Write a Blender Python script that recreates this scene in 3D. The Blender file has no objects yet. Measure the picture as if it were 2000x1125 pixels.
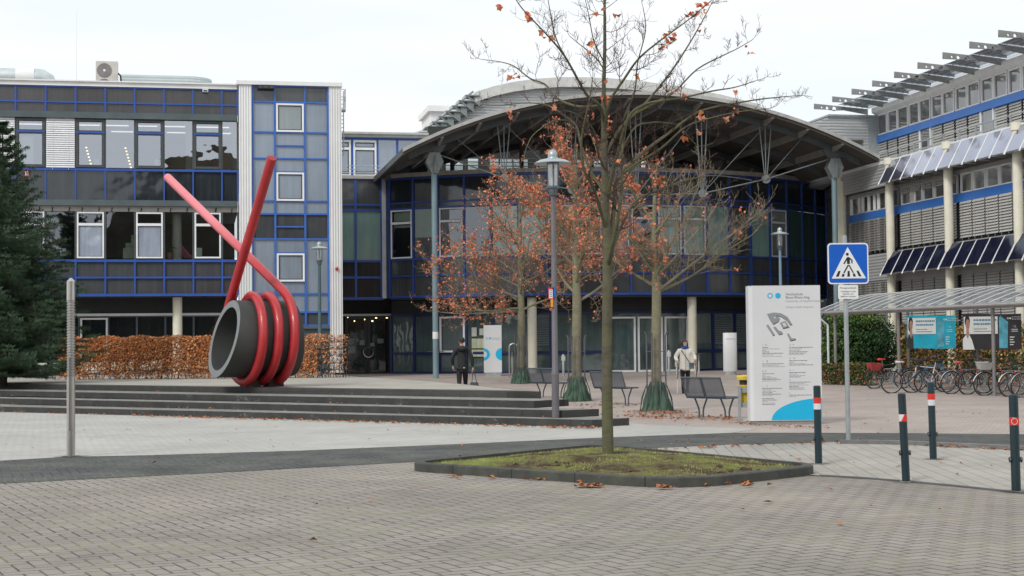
import bpy, math, random
from mathutils import Vector, Matrix
R = math.radians
sc = bpy.context.scene
COL = sc.collection
# ------------------------------------------------------------------ camera
FPX = 3000.0
TH = math.atan(113.5/FPX); RO = R(0.6); CAMZ = 1.6
cr, sr = math.cos(RO), math.sin(RO)
RIGHT = Vector((1,0,0)); FWD = Vector((0,math.cos(TH),math.sin(TH))); UP = Vector((0,-math.sin(TH),math.cos(TH)))
cam = bpy.data.objects.new("camera", bpy.data.cameras.new("camera")); COL.objects.link(cam)
cam.data.sensor_width = 36; cam.data.lens = 36*FPX/2000; cam.data.clip_end = 3000; cam.data.clip_start = 0.1
ax = RIGHT*cr - UP*sr; ay = RIGHT*sr + UP*cr; az = -FWD
cam.matrix_world = Matrix(((ax.x,ay.x,az.x,0),(ax.y,ay.y,az.y,0),(ax.z,ay.z,az.z,CAMZ),(0,0,0,1)))
sc.camera = cam
# ------------------------------------------------------------------ light
SUN_EL, SUN_AZ = 42, 215      # azimuth clockwise from +Y
w = bpy.data.worlds.new("World"); sc.world = w; w.use_nodes = True
nt = w.node_tree; N = nt.nodes; L = nt.links; N.clear()
sky = N.new('ShaderNodeTexSky'); sky.sky_type = 'NISHITA'; sky.sun_disc = False
sky.sun_elevation = R(SUN_EL); sky.sun_rotation = R(SUN_AZ)
tc = N.new('ShaderNodeTexCoord'); mp = N.new('ShaderNodeMapping'); mp.inputs['Scale'].default_value = (1.6,1.6,9)
no = N.new('ShaderNodeTexNoise'); no.inputs['Scale'].default_value = 2.2; no.inputs['Detail'].default_value = 6
ra = N.new('ShaderNodeValToRGB'); ra.color_ramp.elements[0].position = .36; ra.color_ramp.elements[1].position = .62
ra.color_ramp.elements[0].color = (7.7,8.15,8.5,1); ra.color_ramp.elements[1].color = (8.5,8.65,8.75,1)
mx = N.new('ShaderNodeMixRGB'); mx.inputs[0].default_value = .96
bg = N.new('ShaderNodeBackground'); bg.inputs['Strength'].default_value = .1
ou = N.new('ShaderNodeOutputWorld')
L.new(tc.outputs['Generated'], mp.inputs[0]); L.new(mp.outputs[0], no.inputs[0]); L.new(no.outputs[0], ra.inputs[0])
L.new(sky.outputs[0], mx.inputs[1]); L.new(ra.outputs[0], mx.inputs[2]); L.new(mx.outputs[0], bg.inputs[0]); L.new(bg.outputs[0], ou.inputs[0])
sl = bpy.data.lights.new("sun", 'SUN'); sl.energy = 1.6; sl.angle = R(14); sl.color = (1,.96,.9)
so = bpy.data.objects.new("sun", sl); COL.objects.link(so)
sd = Vector((math.sin(R(SUN_AZ))*math.cos(R(SUN_EL)), math.cos(R(SUN_AZ))*math.cos(R(SUN_EL)), math.sin(R(SUN_EL))))
so.rotation_euler = sd.to_track_quat('Z','Y').to_euler(); so.location = (-20,-20,40)
sc.view_settings.view_transform = 'Standard'; sc.view_settings.look = 'None'
sc.view_settings.gamma = 1; sc.view_settings.exposure = 0.3
sc.render.engine = 'CYCLES'; sc.cycles.max_bounces = 6; sc.cycles.transparent_max_bounces = 12
sc.cycles.use_denoising = True
# ------------------------------------------------------------------ pixel helpers (2000x1125 photo pixels -> world)
def ray(px, py):
    u, v = px-1000, 562.5-py
    return RIGHT*(u*cr+v*sr) + UP*(-u*sr+v*cr) + FWD*FPX
C0 = Vector((0,0,CAMZ))
def gp(px, py, z=0.0):
    d = ray(px,py); t = (z-CAMZ)/d.z; return C0+d*t
def dp(px, py, Y):
    d = ray(px,py); return C0+d*(Y/d.y)
def zg(y):
    t = min(1,max(0,(y-40)/26.)); return .4*t*t*(3-2*t)
def ys(px, z=0.0, Y=50):   # x at ground for column px at depth Y
    p = dp(px, 674, Y); return p.x
GA = R(11.5)
E1 = Vector((math.cos(GA),math.sin(GA),0)); E2 = Vector((-math.sin(GA),math.cos(GA),0))
class Fr:
    """facade frame: u along, v outwards, z up"""
    def __init__(s, O, U, Nn): s.O=Vector((O[0],O[1],0)); s.U=U.normalized(); s.N=Nn.normalized()
    def P(s,u,v,z): return s.O+s.U*u+s.N*v+Vector((0,0,z))
    def uz(s,px,py,v=0):
        d=ray(px,py); o=s.O+s.N*v; t=(o-C0).dot(s.N)/d.dot(s.N); p=C0+d*t
        return (p-s.O).dot(s.U), p.z
# ------------------------------------------------------------------ mesh builder
OFF = {}
class MB:
    def __init__(s): s.v=[]; s.f=[]; s.m=[]; s.mi=0
    def add(s, vs, fs):
        b=len(s.v); s.v += [Vector(x) for x in vs]
        for f in fs: s.f.append([b+i for i in f]); s.m.append(s.mi)
        return s
    def hexa(s, c):   # 8 corners: bottom 4, top 4
        return s.add(c, [(0,3,2,1),(4,5,6,7),(0,1,5,4),(1,2,6,5),(2,3,7,6),(3,0,4,7)])
    def box(s, c, size, rz=0, M=None):
        hx,hy,hz=[a/2 for a in size]; c=Vector(c)
        if M is None: M=Matrix.Rotation(rz,3,'Z')
        return s.hexa([c+M@Vector(q) for q in ((-hx,-hy,-hz),(hx,-hy,-hz),(hx,hy,-hz),(-hx,hy,-hz),(-hx,-hy,hz),(hx,-hy,hz),(hx,hy,hz),(-hx,hy,hz))])
    def fb(s, F, u0,u1,v0,v1,z0,z1):
        return s.hexa([F.P(u0,v1,z0),F.P(u1,v1,z0),F.P(u1,v0,z0),F.P(u0,v0,z0),F.P(u0,v1,z1),F.P(u1,v1,z1),F.P(u1,v0,z1),F.P(u0,v0,z1)])
    def fq(s, F, u0,u1,z0,z1,v): return s.add([F.P(u0,v,z0),F.P(u1,v,z0),F.P(u1,v,z1),F.P(u0,v,z1)],[(0,1,2,3)])
    def frame(s, F,u0,u1,z0,z1,w,v0,v1):
        s.fb(F,u0,u1,v0,v1,z0,z0+w); s.fb(F,u0,u1,v0,v1,z1-w,z1)
        s.fb(F,u0,u0+w,v0,v1,z0+w,z1-w); s.fb(F,u1-w,u1,v0,v1,z0+w,z1-w); return s
    def tube(s, pts, rad, n=8, cap=True):
        pts=[Vector(p) for p in pts]
        if not hasattr(rad,'__len__'): rad=[rad]*len(pts)
        b=len(s.v); k=len(pts); a=None
        for i,p in enumerate(pts):
            t=(pts[min(i+1,k-1)]-pts[max(i-1,0)])
            if t.length<1e-9: t=Vector((0,0,1))
            t.normalize()
            if a is None:
                a=t.orthogonal().normalized()
            a=(a-t*a.dot(t)); 
            if a.length<1e-6: a=t.orthogonal()
            a.normalize(); c=t.cross(a)
            for j in range(n):
                an=2*math.pi*j/n; s.v.append(p+(a*math.cos(an)+c*math.sin(an))*rad[i])
        for i in range(k-1):
            for j in range(n):
                s.f.append([b+i*n+j,b+i*n+(j+1)%n,b+(i+1)*n+(j+1)%n,b+(i+1)*n+j]); s.m.append(s.mi)
        if cap:
            s.f.append([b+j for j in range(n)][::-1]); s.m.append(s.mi)
            s.f.append([b+(k-1)*n+j for j in range(n)]); s.m.append(s.mi)
        return s
    def lathe(s, c, prof, n=20, M=None):   # prof: (r,z)
        c=Vector(c); M=M or Matrix.Identity(3); b=len(s.v)
        for r,z in prof:
            for j in range(n):
                an=2*math.pi*j/n; s.v.append(c+M@Vector((r*math.cos(an),r*math.sin(an),z)))
        for i in range(len(prof)-1):
            for j in range(n):
                s.f.append([b+i*n+j,b+i*n+(j+1)%n,b+(i+1)*n+(j+1)%n,b+(i+1)*n+j]); s.m.append(s.mi)
        return s
    def prism(s, poly, z0, z1):   # poly: list of xy; vertical extrusion
        n=len(poly); b=[Vector((p[0],p[1],z0)) for p in poly]+[Vector((p[0],p[1],z1)) for p in poly]
        s.add(b,[tuple(range(n))[::-1],tuple(range(n,2*n))]+[(i,(i+1)%n,n+(i+1)%n,n+i) for i in range(n)]); return s
    def plate(s, pts, off):   # polygon of 3D pts extruded by vector
        n=len(pts); pts=[Vector(p) for p in pts]; off=Vector(off)
        return s.add(pts+[p+off for p in pts],[tuple(range(n))[::-1],tuple(range(n,2*n))]+[(i,(i+1)%n,n+(i+1)%n,n+i) for i in range(n)])
    def ball(s, c, r, n=12, sc3=(1,1,1)):
        pr=[(math.sin(math.pi*i/n),-math.cos(math.pi*i/n)) for i in range(n+1)]
        M=Matrix.Diagonal(Vector(sc3)*r); return s.lathe(c,[(max(a,1e-4),z) for a,z in pr],2*n,M)
    def build(s, name, mats, parent=None, smooth=False, local=False, **tags):
        off=Vector((0,0,0))
        if parent is not None and not local: off=OFF.get(parent.name,off)
        me=bpy.data.meshes.new(name); me.from_pydata([v-off for v in s.v],[],s.f)
        if not isinstance(mats,(list,tuple)): mats=[mats]
        for m in mats: me.materials.append(m)
        if len(mats)>1: me.polygons.foreach_set('material_index', s.m)
        if smooth:
            me.polygons.foreach_set('use_smooth',[True]*len(me.polygons))
            try: me.set_sharp_from_angle(angle=R(40))
            except Exception: pass
        me.update()
        o=bpy.data.objects.new(name,me); COL.objects.link(o)
        if parent is not None: o.parent=parent
        OFF[o.name]=off if parent is not None else Vector((0,0,0))
        for k,v in tags.items(): o[k]=v
        return o
def thing(name,label,cat,loc=(0,0,0),rz=0,group=None):
    o=bpy.data.objects.new(name,None); COL.objects.link(o); o.location=loc; o.rotation_euler=(0,0,rz)
    o.empty_display_size=.2; o['label']=label; o['category']=cat
    if group: o['group']=group
    OFF[o.name]=Vector(loc); return o
def copy_thing(root,loc,rz,label):
    m={}
    def cp(o,par):
        c=o.copy(); COL.objects.link(c)
        if par is not None: c.parent=par
        for ch in [x for x in bpy.data.objects if x.parent==o and x!=c]: cp(ch,c)
        return c
    r=cp(root,None); r.location=loc; r.rotation_euler=(0,0,rz); r['label']=label; return r
# ------------------------------------------------------------------ materials
MATS={}
def nodes(name):
    m=bpy.data.materials.new(name); m.use_nodes=True; nt=m.node_tree; nt.nodes.clear()
    o=nt.nodes.new('ShaderNodeOutputMaterial'); return m,nt,o
def lk(nt,a,b): nt.links.new(a,b)
def coords(nt, rot=0, scale=(1,1,1)):
    g=nt.nodes.new('ShaderNodeNewGeometry'); mp=nt.nodes.new('ShaderNodeMapping')
    mp.inputs['Rotation'].default_value=(0,0,rot); mp.inputs['Scale'].default_value=scale
    lk(nt,g.outputs['Position'],mp.inputs[0]); return mp.outputs[0]
def noise(nt,co,scale,detail=4,rough=.55):
    n=nt.nodes.new('ShaderNodeTexNoise'); n.inputs['Scale'].default_value=scale; n.inputs['Detail'].default_value=detail
    n.inputs['Roughness'].default_value=rough
    lk(nt,co,n.inputs['Vector']); return n.outputs[0]
def ramp(nt,fac,stops):
    r=nt.nodes.new('ShaderNodeValToRGB'); e=r.color_ramp.elements
    while len(e)<len(stops): e.new(.5)
    for q,(p,c) in zip(e,stops): q.position=p; q.color=(*c,1) if len(c)==3 else c
    lk(nt,fac,r.inputs[0]); return r.outputs[0]
def mixc(nt,fac,a,b,mode='MIX'):
    m=nt.nodes.new('ShaderNodeMixRGB'); m.blend_type=mode
    for i,x in ((0,fac),(1,a),(2,b)):
        if hasattr(x,'links') or hasattr(x,'is_linked'): lk(nt,x,m.inputs[i])
        elif i==0: m.inputs[0].default_value=x
        else: m.inputs[i].default_value=(*x,1)
    return m.outputs[0]
def mth(nt,op,*a):
    n=nt.nodes.new('ShaderNodeMath'); n.operation=op
    for i,x in enumerate(a):
        if isinstance(x,(int,float)): n.inputs[i].default_value=x
        else: lk(nt,x,n.inputs[i])
    return n.outputs[0]
def bsdf(nt,out,col,rough=.6,metal=0,bump=None,bs=.3,bd=.01,spec=.5,coat=0):
    b=nt.nodes.new('ShaderNodeBsdfPrincipled')
    if isinstance(col,tuple): b.inputs['Base Color'].default_value=(*col,1)
    else: lk(nt,col,b.inputs['Base Color'])
    if isinstance(rough,(int,float)): b.inputs['Roughness'].default_value=rough
    else: lk(nt,rough,b.inputs['Roughness'])
    b.inputs['Metallic'].default_value=metal; b.inputs['Specular IOR Level'].default_value=spec; b.inputs['Coat Weight'].default_value=coat
    if bump is not None:
        q=nt.nodes.new('ShaderNodeBump'); q.inputs['Strength'].default_value=bs; q.inputs['Distance'].default_value=bd
        lk(nt,bump,q.inputs['Height']); lk(nt,q.outputs[0],b.inputs['Normal'])
    lk(nt,b.outputs[0],out.inputs[0]); return b
def mat(name,col,rough=.6,metal=0,var=.12,scale=3,bump=0,spec=.5,coat=0,dirt_or_shade=0):
    if name in MATS: return MATS[name]
    m,nt,o=nodes(name); co=coords(nt)
    n1=noise(nt,co,scale,6); c2=tuple(x*(1-var) for x in col); c3=tuple(min(1,x*(1+var)) for x in col)
    c=ramp(nt,n1,[(.3,c2),(.7,c3)])
    if dirt_or_shade:
        n2=noise(nt,co,scale*.35,8,.7); c=mixc(nt,ramp(nt,n2,[(.45,(0,0,0)),(.75,(dirt_or_shade,)*3)]),c,tuple(x*.35+.01 for x in col))
    bsdf(nt,o,c,rough,metal,noise(nt,co,scale*12,3) if bump else None,bump,.01,spec,coat)
    MATS[name]=m; return m
def to_mesh(o, parent=None):
    dg=bpy.context.evaluated_depsgraph_get(); dg.update(); ev=o.evaluated_get(dg)
    me=bpy.data.meshes.new_from_object(ev); me.name=o.name; nm=o.name; mw=o.matrix_local.copy(); par=o.parent
    bpy.data.objects.remove(o,do_unlink=True)
    n=bpy.data.objects.new(nm,me); COL.objects.link(n); n.parent=par; n.matrix_local=mw; OFF[n.name]=Vector((0,0,0)); return n
# ------------------------------------------------------------------ paving materials
def herring(name, unit, rot, c1, c2, joint, jw=.045, moss=None, big=.5, bump=.6):
    m,nt,o=nodes(name); co=coords(nt,rot,(1/unit,)*3)
    sp=nt.nodes.new('ShaderNodeSeparateXYZ'); lk(nt,co,sp.inputs[0]); x,y=sp.outputs[0],sp.outputs[1]
    i=mth(nt,'FLOOR',x); j=mth(nt,'FLOOR',y); fx=mth(nt,'SUBTRACT',x,i); fy=mth(nt,'SUBTRACT',y,j)
    k=mth(nt,'FLOORED_MODULO',mth(nt,'SUBTRACT',i,j),4)
    def eq(n): return mth(nt,'COMPARE',k,float(n),.1)
    k0,k1,k2,k3=[eq(n) for n in range(4)]
    dl=mth(nt,'ADD',fx,mth(nt,'MULTIPLY',k1,9)); dr=mth(nt,'ADD',mth(nt,'SUBTRACT',1,fx),mth(nt,'MULTIPLY',k0,9))
    db=mth(nt,'ADD',fy,mth(nt,'MULTIPLY',k2,9)); dt=mth(nt,'ADD',mth(nt,'SUBTRACT',1,fy),mth(nt,'MULTIPLY',k3,9))
    d=mth(nt,'MINIMUM',mth(nt,'MINIMUM',dl,dr),mth(nt,'MINIMUM',db,dt))
    bi=mth(nt,'SUBTRACT',i,k1); bj=mth(nt,'SUBTRACT',j,k2)
    cb=nt.nodes.new('ShaderNodeCombineXYZ'); lk(nt,bi,cb.inputs[0]); lk(nt,bj,cb.inputs[1])
    wn=nt.nodes.new('ShaderNodeTexWhiteNoise'); lk(nt,cb.outputs[0],wn.inputs['Vector'])
    wc=coords(nt); nb=noise(nt,wc,big,5,.6); nf=noise(nt,wc,60,3)
    col=mixc(nt,wn.outputs['Value'],c1,c2)
    col=mixc(nt,.55,col,ramp(nt,nb,[(.3,tuple(a*.78 for a in c1)),(.7,tuple(min(1,a*1.18) for a in c2))]))
    col=mixc(nt,.35,col,ramp(nt,nf,[(.3,(.3,.3,.3)),(.7,(.75,.75,.75))]),'OVERLAY')
    st=noise(nt,wc,1.1,9,.78); col=mixc(nt,ramp(nt,st,[(.56,(0,0,0)),(.70,(.55,.55,.55))]),col,tuple(a*.55 for a in c1)); ls=noise(nt,coords(nt,R(20),(.35,1.1,1)),.9,7,.7); col=mixc(nt,ramp(nt,ls,[(.58,(0,0,0)),(.72,(.35,.35,.35))]),col,tuple(min(1,a*1.35) for a in c2))
    tint=noise(nt,wc,.13,3,.5); col=mixc(nt,ramp(nt,tint,[(.40,(0,0,0)),(.60,(.45,.45,.45))]),col,mixc(nt,1.0,col,(.86,.93,.90),'MULTIPLY'))
    jc=joint
    if moss: jc=mixc(nt,ramp(nt,noise(nt,wc,.9,5,.7),[(.42,(0,0,0)),(.6,(1,1,1))]),joint,moss)
    dn=mth(nt,'ADD',d,mth(nt,'MULTIPLY',mth(nt,'SUBTRACT',noise(nt,wc,14,2),.5),.06))
    jm=mth(nt,'SUBTRACT',1,mth(nt,'SMOOTHSTEP' if False else 'MINIMUM',1,mth(nt,'MAXIMUM',0,mth(nt,'DIVIDE',mth(nt,'SUBTRACT',dn,jw*.5),jw))))
    col=mixc(nt,jm,col,jc)
    bsdf(nt,o,col,.85,0,mth(nt,'SUBTRACT',1,jm),bump,.012)
    MATS[name]=m; return m
def slabs(name, w_, h_, rot, c1, c2, joint, jw=.012, off=.5, moss=None):
    m,nt,o=nodes(name); co=coords(nt,rot)
    b=nt.nodes.new('ShaderNodeTexBrick'); lk(nt,co,b.inputs['Vector']); b.offset=off
    b.inputs['Scale'].default_value=1; b.inputs['Brick Width'].default_value=w_; b.inputs['Row Height'].default_value=h_
    b.inputs['Mortar Size'].default_value=jw; b.inputs['Mortar Smooth'].default_value=.3
    b.inputs['Color1'].default_value=(*c1,1); b.inputs['Color2'].default_value=(*c2,1)
    wc=coords(nt); j=joint
    if moss: j=mixc(nt,ramp(nt,noise(nt,wc,1.1,5,.7),[(.4,(0,0,0)),(.6,(1,1,1))]),joint,moss)
    lk(nt,j,b.inputs['Mortar']) if not isinstance(j,tuple) else setattr(b.inputs['Mortar'],'default_value',(*j,1))
    col=mixc(nt,.5,b.outputs[0],ramp(nt,noise(nt,wc,.5,7,.65),[(.3,(.36,.36,.36)),(.7,(.62,.62,.62))]),'OVERLAY')
    col=mixc(nt,ramp(nt,noise(nt,wc,2.3,9,.75),[(.6,(0,0,0)),(.8,(.4,.4,.4))]),col,tuple(a*.5 for a in c1))
    bsdf(nt,o,col,.85,0,b.outputs['Fac'],-.4,.01)
    MATS[name]=m; return m
brickF=herring('paving_front',.135,R(-27)+R(0),(.215,.187,.168),(.300,.263,.237),(.045,.040,.033),.06,(.16,.18,.07),.35)
brickD=herring('paving_dark',.12,R(-20),(.034,.036,.040),(.092,.093,.097),(.018,.018,.016),.08,(.13,.14,.07),.8)
slabM=slabs('paving_slab',.4,.2,R(-86),(.31,.292,.265),(.36,.338,.31),(.20,.19,.14),.009,.5,(.17,.19,.10))
plazaM=slabs('paving_light',.2,.1,R(28),(.37,.365,.345),(.43,.422,.40),(.30,.29,.26),.008)
warmM=slabs('paving_warm',.2,.1,R(20),(.335,.283,.255),(.40,.342,.31),(.26,.22,.19),.008)
terM=slabs('paving_terrace',.4,.4,R(35),(.34,.325,.285),(.40,.38,.335),(.20,.19,.15),.014,.5)
# ------------------------------------------------------------------ ground sheets
def sheet(name, pts, mt, dz, **t):
    b=MB(); b.add([(p[0],p[1],zg(p[1])+dz) for p in pts],[tuple(range(len(pts)))])
    return b.build(name,mt,kind='structure',**t)
def grid_ground():
    b=MB(); xs=[-900,-300,-100,-60,-40,-20,0,20,40,60,100,300,900]; yy=[-300,-100,-40,0]+[20+2*i for i in range(0,30)]+[100,160,300,900]
    vs=[(x,y,zg(y)) for y in yy for x in xs]; n=len(xs)
    fs=[(j*n+i,j*n+i+1,(j+1)*n+i+1,(j+1)*n+i) for j in range(len(yy)-1) for i in range(n-1)]
    b.add(vs,fs); return b.build('ground',warmM,smooth=False,kind='structure')
grid_ground()
def G(*a): return [gp(x,y) for x,y in a]
top=[(0,900.6),(130,893),(288,890),(585,881),(900,867.8),(1170,855.6),(1430,846),(1606,846),(1800,847),(2000,849),(2250,853)]
bot=[(2250,886),(2000,873),(1833,868),(1720,863.5),(1660,862.5),(1590,866),(1430,869.5),(1178,881),(900,898),(450,922.7),(0,945.6)]
# near pavement
pf=[(-40,-30),(40,-30)]+[(40,gp(2250,985).y)]+[tuple(p[:2]) for p in G((2100,975),(1977,962.7),(1761,941),(1593,930.7),(1400,915),(1178,897),(900,897.5),(450,922.2),(0,945.1))]
pl=gp(0,945); pl2=gp(450,922.5); dd=(pl-pl2); pf.append(tuple((pl+dd*3)[:2])); pf.append((-40,-5))
sheet('pavement',pf,brickF,.004)
bt=G(*top); bb=G(*bot); ext=bt[0]+(bt[0]-bt[2])*6; ext2=bb[-1]+(bb[-1]-bb[-2])*3
sheet('road',[tuple(p[:2]) for p in [ext]+bt+bb+[ext2]],brickD,.008)
sheet('path',[tuple(p[:2]) for p in G((985,895),(1178,881.6),(1430,870.1),(1590,866.6),(1660,863.3),(1720,866),(1833,870.5),(2000,879),(2250,892),(2250,985),(2100,975),(1977,962.4),(1761,940.6),(1593,930.3),(1400,914.5),(1178,897))],slabM,.012)
# light plaza in front of the stairs
lp=[ext]+bt[:7]+G((1430,845.5),(1480,838),(1300,832),(1229,828),(1157,833),(900,826),(0,803)); lp.append(gp(0,803)+(gp(0,803)-gp(450,815))*3)
sheet('plaza',[tuple(p[:2]) for p in lp],plazaM,.004)
# kerbs (raised edge right of the road)
kerbM=mat('kerb_stone',(.17,.165,.16),.85,var=.25,scale=5,bump=.3)
def kerb(name,pts,wd,h,mt,label):
    b=MB(); P=G(*pts)
    for i in range(len(P)-1):
        a,c=P[i],P[i+1]; t=(c-a).normalized(); n=Vector((-t.y,t.x,0))*wd
        q=[a,c,c+n,a+n]; b.hexa([Vector((p.x,p.y,-.05)) for p in q]+[Vector((p.x,p.y,h)) for p in q])
    o=b.build(name,mt); o['kind']='structure'; return o
kerb('kerb',[(1640,868.5),(1720,869),(1780,871),(1833,873.5),(1910,877),(2000,881.5),(2250,895)],.16,.07,kerbM,'')
kerb('kerb_edging',[(1600,931),(1680,935.5),(1761,942),(1870,952),(1977,963.5),(2100,976)],.06,.022,mat('edge_stone',(.10,.10,.105),.8,bump=.2),'')
# ------------------------------------------------------------------ stone stairs and raised terrace
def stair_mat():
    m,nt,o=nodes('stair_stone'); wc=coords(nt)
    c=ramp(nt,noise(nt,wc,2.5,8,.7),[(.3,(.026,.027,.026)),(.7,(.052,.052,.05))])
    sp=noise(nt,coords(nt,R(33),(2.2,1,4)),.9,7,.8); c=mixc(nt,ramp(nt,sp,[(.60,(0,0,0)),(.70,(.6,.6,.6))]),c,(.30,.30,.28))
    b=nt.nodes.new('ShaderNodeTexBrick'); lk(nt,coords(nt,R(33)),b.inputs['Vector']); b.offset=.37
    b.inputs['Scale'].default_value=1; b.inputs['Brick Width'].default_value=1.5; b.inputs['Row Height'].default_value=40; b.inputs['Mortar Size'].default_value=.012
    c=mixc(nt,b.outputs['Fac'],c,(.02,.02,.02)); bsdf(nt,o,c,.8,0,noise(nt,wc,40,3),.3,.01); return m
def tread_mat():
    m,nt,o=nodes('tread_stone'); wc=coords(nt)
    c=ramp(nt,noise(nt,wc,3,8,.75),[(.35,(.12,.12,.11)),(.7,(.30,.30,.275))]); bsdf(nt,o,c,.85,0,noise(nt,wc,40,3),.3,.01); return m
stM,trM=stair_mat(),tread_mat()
cor=[gp(1157,835,0),gp(1100,816,.15),gp(1043,797,.30),gp(989.5,777,.45)]
end=[gp(1229,831,0),gp(1170,813,.15),gp(1111,793,.30),gp(1057,778,.45)]
lef=[gp(0,805,0),gp(0,788.5,.15),gp(0,773,.30),gp(0,759,.45)]
st=thing('stone_stairs','four dark stone steps running along the front of the raised terrace','steps',(cor[0].x,cor[0].y,0))
for k in range(4):
    c,e,l=cor[k],end[k],lef[k]; z0,z1=(.15*k if k else -.1),.15*(k+1)
    d=(c-l).normalized(); far=l-d*9
    bk=Vector((-d.y,d.x,0)); bl=far+bk*3.2
    # back line through e parallel to d
    poly=[far,c,e,e-d*(e-far).dot(d)]
    b=MB(); n=4
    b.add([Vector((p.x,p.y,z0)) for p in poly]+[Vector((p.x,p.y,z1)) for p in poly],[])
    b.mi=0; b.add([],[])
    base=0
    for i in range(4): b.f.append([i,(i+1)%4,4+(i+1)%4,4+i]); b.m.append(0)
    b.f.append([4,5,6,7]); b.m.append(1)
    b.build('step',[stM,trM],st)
T4=.6
te=[gp(1057,765,T4),gp(860,745.5,T4),gp(700,736.5,T4)]
b=MB(); l4=lef[3]; d4=(cor[3]-l4).normalized()
fr=[l4-d4*9, cor[3], end[3]]; inn=[]
pts=[fr[0],fr[1],fr[2],te[1],te[2],Vector((-9.0,66,0)),Vector((-34,62,0))]
b.prism([(p[0],p[1]) for p in pts],0,T4-.004); b.mi=0
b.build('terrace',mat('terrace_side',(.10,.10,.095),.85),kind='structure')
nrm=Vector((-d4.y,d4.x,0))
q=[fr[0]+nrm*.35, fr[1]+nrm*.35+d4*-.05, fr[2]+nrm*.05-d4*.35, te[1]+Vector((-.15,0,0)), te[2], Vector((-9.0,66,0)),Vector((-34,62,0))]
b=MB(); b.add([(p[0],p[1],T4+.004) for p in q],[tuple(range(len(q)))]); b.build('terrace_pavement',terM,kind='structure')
# ------------------------------------------------------------------ tree island
A,B_,C_,D_=gp(786,920),gp(1335,958),gp(1614,926),gp(1165,882)
def rounded(P,r,n=6):
    out=[]
    for i in range(len(P)):
        p=P[i]; a=(P[i-1]-p).normalized(); c=(P[(i+1)%len(P)]-p).normalized()
        rr=r[i] if hasattr(r,'__len__') else r
        s,e=p+a*rr,p+c*rr
        for t in range(n+1):
            t/=n; out.append(s*(1-t)**2+p*2*t*(1-t)+e*t*t)
    return out
isl=rounded([A,B_,C_,D_],[.45,.9,.5,.5])
cen=sum(isl,Vector())/len(isl)
inn=[p+(cen-p).normalized()*.13 for p in isl]
b=MB(); n=len(isl)
vs=[]
for z,S in ((-.02,isl),(.105,isl),(.12,[p+(cen-p).normalized()*.02 for p in isl]),(.12,inn),(.0,inn)):
    vs+= [Vector((p.x,p.y,z)) for p in S]
fs=[(r_*n+i,r_*n+(i+1)%n,(r_+1)*n+(i+1)%n,(r_+1)*n+i) for r_ in range(4) for i in range(n)]
b.add(vs,fs)
def kerbdark():
    m,nt,o=nodes('island_kerb'); wc=coords(nt)
    c=ramp(nt,noise(nt,wc,3.5,8,.7),[(.3,(.035,.036,.033)),(.7,(.085,.085,.075))])
    c=mixc(nt,ramp(nt,noise(nt,wc,9,5,.7),[(.66,(0,0,0)),(.74,(.6,.6,.6))]),c,(.25,.25,.22))
    c=mixc(nt,ramp(nt,noise(nt,wc,1.3,5,.7),[(.55,(0,0,0)),(.7,(.5,.5,.5))]),c,(.09,.11,.035))
    v=nt.nodes.new('ShaderNodeTexBrick'); lk(nt,coords(nt,R(38)),v.inputs['Vector']); v.inputs['Scale'].default_value=1
    v.inputs['Brick Width'].default_value=1; v.inputs['Row Height'].default_value=30; v.inputs['Mortar Size'].default_value=.008
    c=mixc(nt,v.outputs['Fac'],c,(.015,.015,.015)); bsdf(nt,o,c,.85,0,noise(nt,wc,50,3),.4,.01); return m
isK=b.build('kerb_stones',kerbdark(),smooth=False)
isK['label']='dark stone kerb round the mossy tree island in front'; isK['category']='kerb'
# mound
random.seed(5)
from mathutils import noise as mn
def ih(x,y,f): # f 0 edge..1 centre
    return .075+.10*math.sin(min(1,f*1.3)*math.pi/2)+.035*mn.noise(Vector((x*2.3,y*1.6,0)))*min(1,f*4)+.03*mn.noise(Vector((x*6,y*5,3)))*min(1,f*4)
b=MB(); rings=26; ins=[p+(cen-p).normalized()*.12 for p in isl]; SUB=3
per=[]
for i in range(n):
    for t in range(SUB): per.append(ins[i].lerp(ins[(i+1)%n],t/SUB))
m_=len(per); vs=[]
for r_ in range(rings):
    f=r_/(rings-1)
    for p in per:
        q=p.lerp(cen,f*.995); vs.append((q.x,q.y,ih(q.x,q.y,f)))
b.add(vs,[(r_*m_+i,r_*m_+(i+1)%m_,(r_+1)*m_+(i+1)%m_,(r_+1)*m_+i) for r_ in range(rings-1) for i in range(m_)])
def mossmat():
    m,nt,o=nodes('moss_ground'); wc=coords(nt)
    c=ramp(nt,noise(nt,wc,1.6,8,.7),[(.41,(.10,.072,.048)),(.50,(.19,.165,.085)),(.58,(.22,.25,.065)),(.78,(.33,.36,.13))])
    c=mixc(nt,.5,c,ramp(nt,noise(nt,wc,22,5,.7),[(.3,(.2,.2,.2)),(.7,(.8,.8,.8))]),'OVERLAY')
    bsdf(nt,o,c,.95,0,noise(nt,wc,30,6,.8),1,.05,spec=.1); return m
b.build('lawn',mossmat(),smooth=True,kind='stuff')
from mathutils.bvhtree import BVHTree
LBV=BVHTree.FromPolygons([tuple(v) for v in b.v],b.f)
def lz(x,y):
    h=LBV.ray_cast(Vector((x,y,2)),Vector((0,0,-1)))[0]
    return h.z if h else None
def in_isl(x,y):
    c=False; P=ins
    for i in range(len(P)):
        a,q=P[i],P[i-1]
        if (a.y>y)!=(q.y>y) and x<(q.x-a.x)*(y-a.y)/(q.y-a.y)+a.x: c=not c
    return c
grM=mat('grass_blades',(.32,.33,.12),.7,var=.45,scale=6,spec=.2)
b=MB(); k=0
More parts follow.
